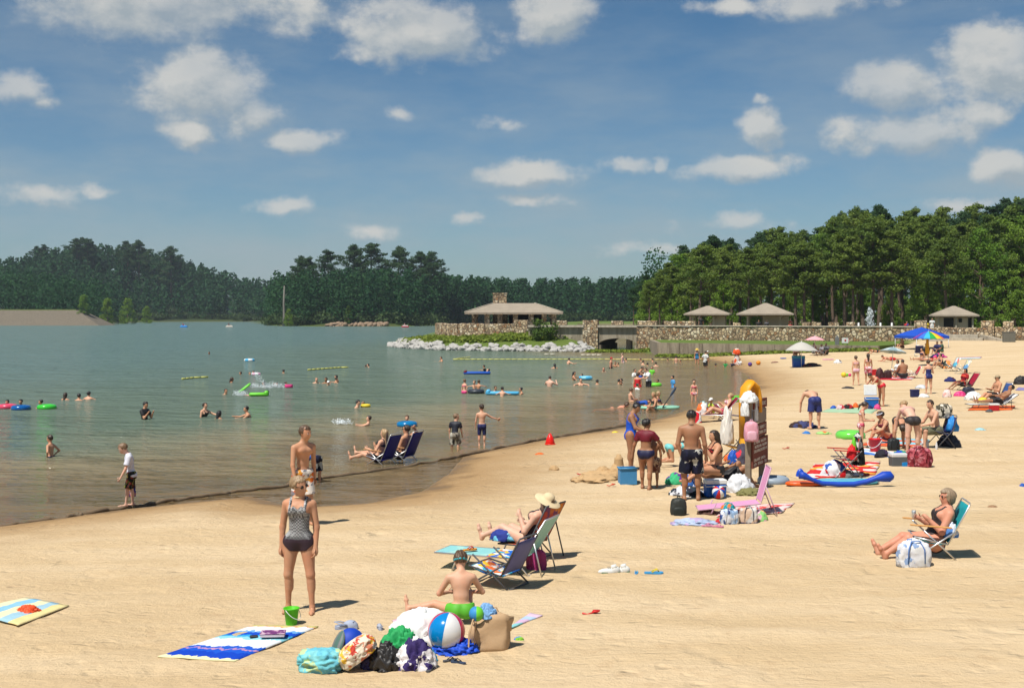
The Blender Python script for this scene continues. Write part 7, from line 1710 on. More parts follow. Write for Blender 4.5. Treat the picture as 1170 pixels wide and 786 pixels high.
heap('white_towel', 'white towel hanging over the side of the yellow draped chair', 'towel', 836, 520, 13, 38, M(C(232, 225, 215)), 3, z=q + Vector((-.18, .25, .42)), fold=.35, depth=.3)
heap('blue_bag', 'bright blue bag on the sand in front of the yellow draped chair', 'bag', 838, 530, 11, 15, BLUE, 5); heap('laundry', 'white and dark clothes bundle at the foot of the sign boards', 'clothes', 850, 530, 20, 20, MP('blotch', [C(235, 232, 235), C(80, 75, 90), C(220, 60, 80), C(240, 238, 240)], 5), 8, fold=.4)
heap('orange_cloth', 'small orange cloth beside the bright blue bag', 'cloth', 832, 527, 8, 8, ORANGE, 2); board('wood_plank', 'dark narrow plank lying on the sand beside the sign', 'plank', 875, 528, 16, 20, .1, .04, M((.12, .09, .06, 1)))
q = P(813, 482); lounge_chair('lounge chair covered with a dark red towel near the water', (q.x + .42, q.y + .25, q.z), 180, DKRED, ALU, L=1.1, w=.6, bl=.8, bp=42, zh=.24); person('fair haired person reclining on the dark red covered lounge chair', (q.x + .40, q.y + .25, q.z + .36), 1.55, pose('chair', p0=-42, p1=-36, th=((1, .12, .35), (1, .12, .25)), sh=((.8, 0, -.6), (1, 0, -.3)), ua=((.5, .2, -.7),) * 2, fa=((.6, -.2, .6),) * 2), 180, 'fair', ('updo', 'blond'), bik(FLORAL_R), 'f', ground=False)
heap('red_bag', 'bright red and white bag at the foot of the dark red lounge chair', 'bag', 797, 484, 9, 13, MP('blotch', [C(220, 30, 45), C(240, 235, 230), C(220, 30, 45)], 4), 3); heap('towel', 'orange and white patterned towel over the end of the dark red lounge chair', 'towel', 805, 474, 13, 13, MP('blotch', [C(245, 240, 235), C(240, 120, 60), C(150, 205, 210)], 6), 4, z=q + Vector((-.25, .22, .26)), fold=.35)
bp('small child in white hat sitting at the far side of the dark red lounge chair', 813, 478, 1.0, 'sit', 230, 'tan', S_('brown'), [('rash', MP('blotch', [C(200, 220, 80), C(200, 60, 100)], 12))], 'f', 'small', lift=.12, extras=[('cap', WHITE)])
q = P(838, 482); lounge_chair('folded bright pink lounge chair behind the dark red one', (q.x - .2, q.y + .8, q.z), 8, M(C(240, 120, 190)), ALU, L=.9, w=.55, bl=.5, bp=40, zh=.2, fz=.1)
board('float', 'lime green and yellow float lying on the wet sand behind the foam arch', 'float', 843, 459, 18, 10, .5, .25, LIME, L=.9); ring('grey rubber inner tube lying behind the sign posts', P(887, 554) + Vector((0, .3, 0)), .25, .10, [M(C(155, 170, 185), .45)])
shovel('small red plastic toy on bare sand past the sign', 898, 513.5, 8, 0, RED)
# ---- red folding chair group
OR_ = board('bodyboard', 'long bright orange bodyboard lying flat near the blue float', 'bodyboard', 921, 555, 48, 2, .38, .07, M(C(250, 105, 30), .4), nose=.25)
q = P(966, 556); k = pxm(q.y); o = board('bodyboard', 'aqua blue board under the curved blue float', 'bodyboard', 968, 553, 75, 2, .45, .08, M(C(100, 195, 220), .4))
mb = MB(); pth = [(-53, 13), (-48, 12), (-40, 8), (-28, 3.6), (-10, 2.4), (8, 2.6), (22, 5), (34, 9), (42, 11), (50, 11), (54, 10)]; mb.tube([(x * k, -.1 + .001 * abs(x), z * k + .02) for x, z in pth], [v * k for v in (4.6, 4.2, 2.4, 2.6, 3.0, 3.0, 3.0, 3.4, 6.0, 6.2, 2.5)], 12)
solo('pool_float', mb, M(C(25, 75, 195), .5), 'long curved royal blue float with a thick rounded end and narrow cup end', 'float', q)
towel('red towel with white and yellow print under the red folding chair', [(918, 548), (930, 531), (1006, 528), (1000, 543)], MP('blotch', [C(225, 50, 45), C(245, 235, 225), C(245, 180, 70), C(225, 50, 45)], 4), seed=8)
q = P(968, 546); folding_chair('red folding armchair with thin grey frame hung with bags', (q.x, q.y + .25, q.z), 182, M(C(220, 45, 50), .6), GREY, seat_h=.42, w=.5, sd=.46, bl=.46, bp=8, arms=RED, seat_rise=.02)
heap('red_bag', 'bright red drawstring bag hung on the back of the red armchair', 'bag', 974, 520, 11, 16, M(C(225, 30, 38)), 4, z=q + Vector((.12, .0, .42)), fold=.25); heap('zebra_towel', 'black and white striped towel over the back of the red folding armchair', 'towel', 983, 522, 13, 34, MP('blotch', [C(30, 30, 32), C(225, 225, 220), C(35, 35, 35)], 9), 6, z=q + Vector((.30, .1, .28)), fold=.25, depth=.3)
heap('lime_strap', 'lime green bag strap at the top of the red folding armchair', 'bag', 976, 505, 5, 16, LIME, 3, z=q + Vector((.17, .05, .60))); heap('cooler_bag', 'red and blue soft bags heaped under the red folding armchair', 'bag', 955, 545, 26, 18, MP('blotch', [C(220, 35, 45), C(235, 235, 240), C(60, 100, 190), C(215, 35, 45)], 4), 7, fold=.3); heap('lunch_bag', 'small silver grey lunch bag under the seat of the red folding armchair', 'bag', 969, 545, 13, 8, GREY, 3)
# ---- family round the green ring
bp('girl in pink print bikini with dark ponytail standing side on by the green ring', 984, 512, 1.32, pose('stand', ph=30, p1=6, ua=((.3, .1, -1), (.2, .1, -1)), fa=((1, -.1, -.1), (.9, -.1, .0))), 352, 'fair', ('pony', 'dkbrown'), bik(FLORAL_R), 'f', 'kid')
ring('big translucent lime green swim ring on the sand behind the girl in print bikini', P(976, 502) + Vector((0, .4, 0)), .29, .15, [M(C(120, 225, 85), .25, coat=.4)])
bucket('tall red plastic bucket on the blue towel', 1000, 517, 16, M(C(222, 20, 40), .4)); towel('blue and white striped towel under the red plastic bucket', [(980, 518), (988, 513), (1022, 517), (1018, 524)], MP('stripe', [C(70, 130, 215), C(240, 245, 250), C(160, 200, 235), C(245, 245, 250)], 1.0))
towel('orange and pale blue towel where the crouching women sit', [(985, 509), (1000, 500), (1062, 503), (1055, 512)], MP('stripe', [C(240, 100, 60), C(150, 215, 230), C(240, 110, 70), C(150, 215, 230)], 1.0), seed=5)
bp('woman with white headband crouching on the orange towel', 1014, 507, 1.62, pose('sit', p0=12, p1=26, ph=24, yaw=-20, ua=((.7, .2, -.7),) * 2, fa=((.9, -.1, -.3),) * 2), 200, 'tan', ('updo', 'dkbrown'), bik(MAROON), 'f', extras=[('visor', M(C(215, 225, 240)))])
bp('girl with head down and hair over her face bending towards the towel', 1027, 512, 1.5, pose('bend', p0=70, p1=112, ph=130, ua=((.35, .2, -1),) * 2, fa=((.1, .1, -1),) * 2), 262, 'tan', ('bob', 'dkbrown'), bik(BLK), 'f', 'teen')
bag('square black bag in front of the bending girl', 1022, 515, 14, 14, M(C(38, 42, 45)), seed=3, name='bag'); bp('woman in black bikini bottom bending forward with her pale back to the camera', 1043, 519, 1.70, pose('bend', p0=38, p1=66, ph=60, yaw=25, th=((-.02, .12, -1), (.06, .12, -1)), ua=((.55, .15, -1), (.45, .1, -1)), fa=((.3, 0, -1),) * 2), 96, 'pale', ('updo', 'blond'), [('bikini_bottom', M((.03, .025, .025, 1))), ('bra', M(C(230, 175, 165)))], 'f', fat=1.06)
q = P(1076, 513); folding_chair('navy folding camp chair holding the man in khaki shorts', (q.x, q.y + .2, q.z), 190, M(C(35, 42, 105)), DGREY, seat_h=.40, w=.55, sd=.46, bl=.5, bp=18)
person('bare backed man in khaki shorts sitting forward in the navy camp chair', (q.x - .08, q.y + .2, q.z + .50), 1.76, pose('sit', p0=6, p1=18, ph=14, yaw=12, th=((1, .15, -.02),) * 2, sh=((.05, 0, -1),) * 2, ua=((.5, .2, -.9),) * 2, fa=((.8, -.2, -.2),) * 2), 190, 'fair', S_('dkbrown'), [T(M(C(120, 120, 95)), .9)], 'm', ground=False)
heap('blue_towel', 'bright blue towel over the back of the navy camp chair', 'towel', 1091, 490, 12, 16, M(C(45, 145, 225)), 4, z=q + Vector((.36, .1, .48)), fold=.3); bag('cream printed tote hooked on top of the navy camp chair', 1083, 476, 20, 15, MP('blotch', [C(235, 225, 205), C(90, 85, 70), C(238, 230, 212)], 12), BLK, 20, seed=5, z=q + Vector((.22, .35, .82)), name='tote_bag'); heap('dark_bags', 'dark bags and straps under the navy camp chair', 'bag', 1086, 511, 22, 14, M(C(55, 58, 72)), 6, fold=.35)
mb = MB(); mb.lathe([(.09, 0), (.1, .02), (.1, .2), (.05, .27), (.035, .3), (.001, .3)], n=16); solo('water_jug', mb, CLEARISH, 'white water jug on the sand between the bikini woman and the camp chair', 'jug', P(1057, 512)); mb = MB(); mb.lathe([(.03, 0), (.033, .02), (.033, .13), (.015, .19), (.015, .21), (.001, .21)], n=12); solo('bottle', mb, CLEARISH, 'clear bottle standing on the sand in front of the camp chair', 'bottle', P(1070, 514))
cooler('grey soft cooler with red side and white top', 1029, 533.5, 20, 15, M(C(95, 98, 100)), M(C(225, 225, 225)), 5, handle=False); heap('can_pack', 'pair of bright blue drink cans leaning on the grey soft cooler', 'cans', 1034, 533.5, 8, 6, M(C(20, 130, 200), .35), 2, box=.6, fold=.1)
bag('large red and pink plaid beach bag', 1052, 534, 29, 22, MP('blotch', [C(150, 50, 60), C(210, 130, 140), C(120, 35, 50), C(190, 90, 100)], 18), None, -5, seed=9, fold=.25, box=.35); heap('blue_packet', 'small blue and white packet in front of the plaid beach bag', 'packet', 1044, 533, 8, 4, MP('blotch', [C(60, 150, 210), C(235, 235, 240)], 20), 3)
heap('dark_bag', 'black and purple rucksack lying on the blue and white striped towel', 'bag', 1010, 523, 16, 9, MP('blotch', [C(40, 38, 50), C(60, 45, 75)], 6), 8, fold=.3); heap('blue_cloth', 'blue and green cloth in front of the square black bag', 'cloth', 1030, 521, 16, 6, MP('blotch', [C(40, 80, 190), C(60, 160, 140), C(30, 60, 170)], 7), 4, fold=.35)
# ---- middle beach
bp('man in navy shorts bending right down over a pile of clothes', 931, 490, 1.76, pose('bend', p0=42, p1=80, ph=95, th=((-.03, .14, -1), (.05, .14, -1)), ua=((.35, .3, -1),) * 2), 97, 'fair', S_('brown'), [T(M(C(45, 55, 120)), .85)], 'm')
heap('clothes', 'dark blue and brown clothes on the sand at the feet of the bending man', 'clothes', 919, 489, 26, 7, MP('blotch', [C(70, 75, 120), C(70, 50, 45), C(90, 95, 140)], 5), 5, fold=.4)
heap('sand_toy', 'small blue toy boat on the sand below the bending man', 'toy', 922, 496, 8, 3.5, M(C(50, 130, 210)), 3); heap('sand_toy', 'green and orange sand toys in a short row by the big green ring', 'toys', 942, 496, 16, 3, MP('blotch', [C(170, 220, 130), C(240, 120, 60), C(230, 60, 120)], 5), 4)
cooler('blue cooler with its tall white lid standing open', 997, 466, 14, 16, M(C(20, 105, 195), .4), WHITE, 0, open_=.42); bp('woman in red bikini leaning over the open blue cooler', 1007, 464, 1.62, pose('bend', p0=32, p1=62, ph=50, ua=((.7, .1, -.7),) * 2, fa=((.5, .0, -.8),) * 2), 196, 'tan', S_('dkbrown'), bik(M(C(235, 40, 60))), 'f')
towel('pale green mat with a row of bags behind the open cooler', [(938, 471), (952, 466), (1004, 467), (996, 473)], M(C(180, 215, 175)), name='beach_mat', cat='mat')
for x, y, w_, h_, c_, l_ in ((953, 467.5, 7, 4, BLUE, 'blue towel, first in the row on the pale green mat'), (961, 468.5, 9, 6, MP('blotch', [C(235, 200, 200), C(215, 60, 70)], 5), 'red and white bag in the row on the pale green mat'), (970, 468, 11, 6, MP('blotch', [C(40, 35, 38), C(200, 40, 50)], 4), 'black and red bag in the row on the pale green mat'), (978, 466.5, 6, 6, ORANGE, 'orange bag at the back of the row on the pale green mat'), (993, 468, 10, 5, NAVY, 'navy towel at the foot of the open cooler'), (1003, 468, 7, 6, HOTPINK, 'hot pink and white cloth beside the open cooler')): heap('beach_bag', l_, 'bag', x, y, w_, h_, c_, int(x) % 9, fold=.3)
bp('girl in pale pink bikini walking away, one of two girls side by side', 978, 440, 1.58, 'step', 95, 'fair', ('updo', 'brown'), bik(M(C(240, 190, 205))), 'f', 'teen'); bp('girl with long brown hair and red print wrap, one of two girls side by side', 992, 437.5, 1.62, 'step', 80, 'tan', ('long', 'dkbrown'), [('bra', M(C(235, 190, 190))), ('trunks', FLORAL_R, .8)], 'f', 'teen')
for x, y, dd, c_, l_ in ((964, 431, 6, YEL, 'yellow toy ball on the sand by the two girls'), (967.5, 430, 3.5, LIME, 'tiny lime green ball touching the yellow one'), (971, 430, 3.5, HOTPINK, 'tiny pink ball between the yellow ball and the girls'), (857, 418.5, 4.8, PURPLE, 'purple ball at the far end of the waterline'), (866.5, 417, 5.2, M(C(245, 150, 30)), 'orange ball on the sand next to the purple ball')): ball(l_, x, y, dd, [c_], name='toy_ball')
cooler('small red cooler box behind the two girls', 998, 429, 7, 7, RED, RED, 0, handle=False); heap('bag', 'small dark bag in front of the two girls', 'bag', 970, 444, 12, 2.4, M(C(60, 55, 55)), 3)
# striped umbrella and company
q = P(1023, 430); umbrella('pale grey and white striped umbrella tilted low over a seated couple', (q.x, q.y + .8, q.z), .80, 1.72, [M(C(200, 215, 215)), M(C(150, 175, 180))], drop=.30, tilt=(-.1, .12)); towel('red and white mat where the large man sits', [(1004, 434), (1012, 430), (1046, 431), (1040, 435)], MP('stripe', [C(215, 45, 60), C(240, 225, 225), C(215, 45, 60)], 1.0), name='beach_mat', cat='mat')
bp('large man with bare back sitting on the red and white mat', 1032, 433, 1.8, pose('sit', p0=-4, p1=8), 100, 'brown', S_('black'), [T(BLK)], 'm', fat=1.4); bp('woman in white shirt sitting close behind the large man under the striped umbrella', 1026, 430, 1.62, 'sit', 200, 'brown', ('bob', 'black'), [WH, T(BLK)], 'f'); bag('dark brown bag by the edge of the red and white mat', 1015, 433, 9, 10, M(C(70, 45, 45)), seed=2, name='bag'); heap('bag', 'dark maroon bag on the sand near the large man', 'bag', 1006, 433, 9, 12, M(C(75, 40, 42)), 7)
folding_chair('small red folding chair at the edge of the red and white mat', P(1042, 432), 180, M(C(210, 50, 65)), ALU, seat_h=.2, w=.5, bl=.55)
bp('girl in navy swimsuit standing with her back to the camera', 1061, 450, 1.60, pose('stand', ph=20, ua=((.1, .3, -1),) * 2, fa=((.8, -.4, .3),) * 2), 92, 'fair', ('updo', 'dkbrown'), [('onepiece', M(C(35, 45, 110)))], 'f', 'teen')
cooler('navy cooler bag with white panel near the girl in navy swimsuit', 1046, 454, 9, 9, NAVY, NAVY, 10, handle=False); heap('white_towel', 'white towel on the sand next to the navy cooler bag', 'towel', 1056, 454, 12, 4, WHITE, 3, fold=.35); heap('towel', 'pale grey towel on the sand behind the navy cooler bag', 'towel', 1054, 444, 12, 4, M(C(215, 220, 228)), 6, fold=.35); heap('pink_bag', 'bright pink beach bag lying on bare sand', 'bag', 1098, 453, 12, 6, HOTPINK, 2); heap('bag', 'white and pink net bag standing next to the bright pink beach bag', 'bag', 1083, 454, 9, 9, MP('blotch', [C(245, 225, 220), C(240, 180, 170)], 7), 5)
q = P(1102, 446); folding_chair('red low beach chair under the woman in red', (q.x + .1, q.y + .2, q.z), 190, M(C(170, 25, 55)), DGREY, seat_h=.2, w=.55, bl=.75, bp=34); person('woman in red patterned top leaning back in the red low chair', (q.x - .02, q.y + .2, q.z + .30), 1.62, pose('chair', p0=-24, p1=-16, sh=((.7, 0, -.6),) * 2), 195, 'brown', ('bob', 'black'), [('tshirt', MP('blotch', [C(170, 30, 40), C(220, 80, 60), C(140, 20, 40)], 8)), T(BLK)], 'f', ground=False)
backpack('dark navy and black backpack beside the red low chair', 1108, 452, 14, 10, M(C(45, 48, 65)), BLK); heap('bag', 'navy and dark red bags on a small white towel', 'bag', 1087, 436, 11, 5, MP('blotch', [C(45, 50, 110), C(80, 35, 50), C(50, 55, 100)], 4), 3, fold=.35); heap('bag', 'dark bag with grey towel at the far edge of the beach', 'bag', 1168, 439, 14, 9, BLK, 5, fold=.3); towel('thin lilac towel on bare sand past the man in the tan cap', [(1160, 446), (1164, 443), (1182, 444), (1178, 447)], M(C(150, 140, 190)))
# two men reclining
q = P(1143, 461); folding_chair('low blue beach chair under the man in tan cap', (q.x, q.y + .3, q.z), 186, M(C(60, 95, 160)), ALU, seat_h=.2, w=.55, bl=.7, bp=26); person('man in tan cap and dark glasses sitting in the low blue chair', (q.x - .06, q.y + .3, q.z + .32), 1.76, pose('chair', p0=-16, p1=-4, ph=4, ua=((.4, .2, -.8),) * 2, fa=((.8, -.3, .2),) * 2), 190, 'tan', S_('dkbrown'), [T(BLK)], 'm', fat=1.15, extras=[('cap', M(C(190, 170, 135))), ('sunglasses',)], ground=False)
q = P(1138, 467); lounge_chair('white lounge chair with raised back on a bright orange towel', (q.x + .28, q.y + .2, q.z), 178, M(C(240, 240, 238)), M(C(60, 60, 62)), L=1.3, w=.6, bl=.7, bp=55, zh=.16); person('tanned man in black shorts stretched out on the white lounge chair', (q.x + .18, q.y + .2, q.z + .29), 1.76, pose('supine', p0=-52, p1=-46, ph=-28), 178, 'brown', S_('black'), [T(BLK, .7)], 'm', ground=False)
towel('bright orange towel under the stretched out tanned man', [(1106, 469), (1112, 464), (1160, 464), (1156, 469)], ORANGE); heap('yellow_towel', 'yellow cloth across the knees of the stretched out tanned man', 'towel', 1127, 462, 11, 5, YEL, 4, z=P(1127, 467) + Vector((0, .25, .25))); cooler('small red cooler with white lid in front of the tanned man', 1137, 469.5, 10, 8.5, RED, WHITE, 0, handle=False); heap('white_towel', 'large white towel bundle on the sand behind the lounge chair', 'towel', 1114, 457, 17, 9, WHITE, 6, fold=.3); heap('shoes', 'dark shoes at the end of the orange towel', 'shoes', 1131, 470.5, 7, 3, DGREY, 2)
heap('towel', 'pale aqua cloth lying alone on bare sand below the lounge chair', 'cloth', 1121, 492, 11, 3, M(C(165, 215, 225)), 4); heap('toy', 'bright blue toy at the edge of the beach', 'toy', 1169, 556, 6, 4, BLUE, 3); heap('driftwood', 'small brown piece of bark lying alone on bare sand', 'bark', 1135, 580, 10, 3, M((.25, .14, .07, 1)), 6)
# ---- tent and rainbow umbrella
def tent():
    q = P(1054, 399); d = q.y + 1.2; c = Vector((at(1053, d)[0], d, g(at(1053, d)[0], d))); k = pxm(d); w = 1.62; r = thing('canopy_tent', 'royal blue canopy tent on four white legs at the back of the beach', 'tent', c, .28)
    ze, za = HC - (383.5 - HY) * k - c.z, HC - (373.6 - HY) * k - c.z
    mb = MB(); vs = []; N = 8
    for j in range(N + 1):
        for i in range(N + 1):
            x, y = -1 + 2 * i / N, -1 + 2 * j / N; m = max(abs(x), abs(y)); vs.append((x * w, y * w, ze + (za - ze) * (1 - m) ** .9))
    n = len(vs); vs += [(x, y, z - .02) for x, y, z in vs]; fs = [(j * (N + 1) + i, j * (N + 1) + i + 1, (j + 1) * (N + 1) + i + 1, (j + 1) * (N + 1) + i) for j in range(N) for i in range(N)]
    mb.add(vs, fs + [tuple(a + n for a in f[::-1]) for f in fs]); 
    for a, b in (((-w, -w), (w, -w)), ((w, -w), (w, w)), ((w, w), (-w, w)), ((-w, w), (-w, -w))): mb.add([(*a, ze), (*b, ze), (*b, ze - .22), (*a, ze - .22)], [(0, 1, 2, 3), (3, 2, 1, 0)][:1])
    mb.build('canopy', M(C(30, 85, 200), .6), r)
    for x in (-1, 1):
        for y in (-1, 1): mb = MB(); mb.tube([(x * w * .97, y * w * .97, -.1), (x * w * .97, y * w * .97, ze)], .03, 6); mb.build('leg', WHITE, r)
    return c
tc = tent()
q = P(1061, 418); zt_ = HC - (378.5 - HY) * pxm(q.y) - q.z; umbrella('large rainbow coloured beach umbrella in front of the blue tent', q, 1.02, zt_, [M(C(*c_), .6) for c_ in ((85, 70, 180), (60, 120, 220), (60, 185, 230), (40, 170, 80), (250, 215, 40), (245, 120, 30), (230, 40, 60))], drop=.5, seg=14, pole=M(C(200, 190, 180)))
heap('yellow_towel', 'yellow towel hanging from the rainbow umbrella pole', 'towel', 1059.5, 405, 4, 18, M(C(250, 180, 40)), 3, z=q + Vector((-.08, -.05, .8)), fold=.2)
for x, y, H_, ps_, hd_, sk_, hr_, wr_, sx_, l_ in ((1031, 399, 1.7, 'sit', 200, 'tan', S_('dkbrown'), [T(BROWN)], 'm', 'person with dark hair sitting at the open corner of the blue tent'), (1002, 404, 1.65, 'prone', 190, 'tan', S_('black'), bik(BLK), 'f', 'sunbather lying face down on the sand beyond the striped umbrella'),
    (1053, 413, 1.65, 'sit_out', 200, 'tan', ('bob', 'black'), bik(NAVY), 'f', 'woman sitting with legs stretched out in front of the navy chair'), (1058, 408, 1.7, 'sit', 250, 'brown', S_('black'), [('tshirt', BLK)], 'm', 'man in black shirt sitting beside the rainbow umbrella pole'), (1071, 405, 1.7, 'sit', 220, 'brown', S_('black'), [('tshirt', NAVY)], 'm', 'man in navy shirt sitting in the shade of the blue tent'),
    (1076, 404, 1.65, 'sit', 170, 'tan', ('bob', 'black'), [('tshirt', M(C(60, 90, 70)))], 'f', 'woman in dark green shirt sitting at the far leg of the blue tent'), (1075, 421, 1.62, 'sit', 190, 'tan', ('bob', 'dkbrown'), [('onepiece', NAVY)], 'f', 'woman leaning forward on the sand next to two pale chairs'), (1064, 413, 1.6, 'supine', 185, 'red', S_('brown'), bik(RED), 'f', 'sunbather in red lying behind the rainbow umbrella pole'), (1018, 413, 1.6, 'prone', 185, 'red', S_('brown'), [T(RED)], 'm', 'sunburnt sunbather lying behind the striped umbrella')): bp(l_, x, y, H_, ps_, hd_, sk_, hr_, wr_, sx_)
for x, y, c_, l_ in ((1050, 407, M(C(40, 45, 100)), 'navy folding chair with its back to the camera by the rainbow umbrella'), (1086, 424, MP('blotch', [C(240, 240, 240), C(90, 190, 220), C(240, 140, 120)], 4), 'white and aqua low beach chair near the rainbow umbrella'), (1098, 427, MP('blotch', [C(245, 235, 190), C(110, 170, 220), C(245, 240, 230)], 4), 'pale yellow and blue low beach chair, last of the row')): folding_chair(l_, P(x, y), 185 if x > 1060 else 75, c_, ALU, seat_h=.25, w=.6, bl=.65)
heap('bags', 'pink and dark blue bags in the shade under the blue tent', 'bag', 1074, 409, 16, 5, MP('blotch', [C(225, 80, 150), C(45, 45, 90), C(50, 45, 90)], 4), 4, fold=.3); heap('clothes', 'coloured clothes on the back of the white and aqua chair', 'clothes', 1083, 421, 10, 9, MP('blotch', [C(240, 160, 90), C(60, 70, 60), C(235, 130, 150)], 5), 5, fold=.3); towel('pale turquoise and pink towel on bare sand past the blue tent', [(1094, 410.5), (1097, 408.6), (1122, 408), (1120, 409.8)], MP('stripe', [C(190, 225, 220), C(230, 200, 215), C(170, 120, 150)], 1.0))
# grey umbrella, pink umbrella
q = P(918, 420); umbrella('wide pale grey beach umbrella over a blue cooler', (q.x, q.y + .6, q.z), 1.14, HC - (390.5 - HY) * pxm(q.y + .6) - q.z, [M(C(205, 200, 190))], drop=.62, seg=8); cooler('large royal blue cooler under the pale grey umbrella', 913, 419.5, 13, 13, M(C(30, 100, 210), .4), M(C(60, 150, 190)), 0, depth=.5); bp('dark skinned man sitting behind the large blue cooler', 909.5, 418, 1.75, 'sit', 280, 'dark', S_('black'), [T(BLK)], 'm', lift=.35); heap('towel', 'long row of dark towels on the sand beside the large blue cooler', 'towel', 929, 419, 18, 4, MP('blotch', [C(70, 65, 75), C(110, 60, 70), C(90, 100, 120)], 3), 8, fold=.35)
q = P(931, 406); umbrella('small pale pink umbrella at the back by the retaining wall', q, .84, HC - (384 - HY) * pxm(q.y) - q.z, [M(C(250, 180, 185))], drop=.34); bp('person in white and red shirt sitting under the pale pink umbrella', 930, 405.5, 1.7, 'sit', 300, 'brown', S_('black'), [('tshirt', MP('blotch', [C(230, 230, 230), C(190, 40, 60)], 4))], 'm'); bp('person in dark clothes sitting near the pale pink umbrella', 944, 406, 1.7, 'sit', 230, 'dark', S_('black'), [('tshirt', DGREY), T(BLK)], 'm')
bp('person with grey pack sitting close to the one in dark clothes', 939, 406.5, 1.65, 'sit', 200, 'dark', S_('black'), [('tshirt', M(C(150, 145, 150)))], 'f'); heap('white_bag', 'white and grey bag on bare sand near the pale grey umbrella', 'bag', 958, 415, 8, 4, MP('blotch', [C(240, 240, 240), C(90, 85, 95)], 4), 3); board('bodyboard', 'flat royal blue bodyboard on the sand by the retaining wall', 'bodyboard', 895, 410, 7, 5, .5, .06, BLUE); board('pool_noodle', 'long thin pink pool noodle lying flat on the sand', 'pool noodle', 946, 411.5, 13, 0, .12, .08, PINK, nose=.2); heap('bag', 'small brown bag on bare sand near the retaining wall', 'bag', 886, 414.5, 8, 1.6, M(C(150, 110, 90)), 4)
q = P(842, 417); mb = MB(); lump_mesh(mb, (0, 0, 0), (.45, .4, 1.0), 4, .15); lump_mesh(mb, (-.03, 0, .85), (.55, .4, .42), 6, .3); solo('inflatable_toy', mb, MP('blotch', [C(240, 85, 35), C(240, 225, 215), C(240, 95, 45), C(240, 90, 40)], 4), 'orange and white inflatable toy standing at the far waterline', 'inflatable toy', q)
wp('small child in white crouching next to the orange inflatable toy', 845.5, 418, 409.5, 220, 'tan', S_('black'), [WH], age='small', ps='sit'); wp('dark haired child in the shallows just before the orange inflatable toy', 836, 418.5, 412, 300, 'tan', S_('black'), [('rash', M(C(40, 60, 90)))], age='kid', ps='swim')
# ---- behind the wall
for x, d_, top_, l_, sk_, wr_, sx_ in ((801, 141, 361.5, 'person in dark clothes standing inside the small open gazebo', 'brown', [('tshirt', BLK), T(BLK)], 'm'), (867, 138, 365.5, 'person in black leaning at the wall under the larger gazebo', 'brown', [('tshirt', BLK)], 'm'), (876, 138, 365.5, 'second person in black leaning at the wall under the larger gazebo', 'dark', [('tshirt', DGREY)], 'f'), (903, 138, 363.5, 'person with bare arms standing behind the wall past the larger gazebo', 'fair', bik(RED), 'f'),
    (1058.5, 131, 366.5, 'person in yellow behind the wall beside the square pier', 'tan', [('tshirt', YEL)], 'f'), (1065, 131, 363.5, 'person in long white shirt standing behind the wall in front of the hut', 'tan', [WH, T(WHITE)], 'm'), (1036, 132, 367, 'person in red and blue sitting behind the wall', 'tan', [('tshirt', MP('blotch', [C(200, 50, 60), C(60, 70, 150)], 4))], 'f')):
    x_, y_ = at(x, d_); person(l_, (x_, y_, 0), 1.7, 'stand', 265, sk_, S_('black'), wr_, sx_, top=zt(top_, d_))
q = P(1160, 389); person('man in orange vest bending by the trash cans', (q.x, 112.5, g(q.x, 112.5)), 1.72, 'stand', 200, 'tan', S_('black'), [('tshirt', ORANGE), T(BLK)], 'm')
for x, l_ in ((1149.5, 'grey square trash can, one with a white bag rim'), (1156, 'grey ribbed trash can next to the man in orange vest')):
    y_ = 113.3; xx = at(x, y_)[0]; r = thing('trash_can', l_, 'trash can', (xx, y_, g(xx, y_))); mb = MB(); mb.box((0, 0, .45), (.52, .5, .9), bev=.03, taper=1.05); mb.build('body', M(C(120, 118, 108), .8), r); mb = MB(); mb.box((0, 0, .93), (.58, .56, .08), bev=.02); mb.build('lid', M(C(105, 102, 95)), r)
x_, y_ = at(965.5, 110.3); r = thing('sign', 'small white sign with a red emblem standing on top of the retaining wall', 'sign', (x_, y_, 1.29), .1)
mb = MB(); mb.tube([(-.2, 0, -.1), (-.2, 0, .7)], .03, 6); mb.build('post', GREY, r); mb = MB(); mb.tube([(.2, 0, -.1), (.2, 0, .7)], .03, 6); mb.build('post', GREY, r); mb = MB(); mb.box((0, -.05, .42), (.62, .04, .46)); b = mb.build('panel', WHITE, r); mb = MB(); mb.tube([(0, -.075, .43), (0, -.082, .43)], .09, 14); mb.build('emblem', RED, b); mb = MB(); mb.box((.3, -.074, .42), (.03, .006, .44)); mb.build('stripe', M(C(220, 90, 110)), b)
x_, y_ = at(956.5, 111.5); mb = MB(); mb.box((0, 0, .35), (.35, .3, .75), bev=.03); mb.tube([(0, 0, .7), (0, 0, .86)], .1, 8); solo('utility_box', mb, GREY, 'grey metal utility box on the grass terrace next to the white sign', 'utility box', (x_, y_, 1.27))
for x in (981, 1006, 1019): x_, y_ = at(x, 133); r = thing('bollard', 'short white post behind the stone wall near the fountain', 'post', (x_, y_, 1.9), 0, 'white posts near the fountain'); mb = MB(); mb.lathe([(.10, 0), (.10, zt(369, 133) - 1.9), (.001, zt(368.5, 133) - 1.9)], n=10); mb.build('shaft', WHITE, r)
rng = np.random.default_rng(77); wm, wt, wb = newmat('spray'); wb.inputs['Base Color'].default_value = (.75, .80, .82, 1); wb.inputs['Roughness'].default_value = .5
def spray(name, label, cat, pos, cen, rad, n, size, kind=None):
    V, Q = leaf_cloud(np.array(cen, float), np.array(rad, float), n, size, rng, .2); o = npmesh(name, V, Q, wm, None, False); o.location = pos; tag(o, label, cat, None, kind); return o
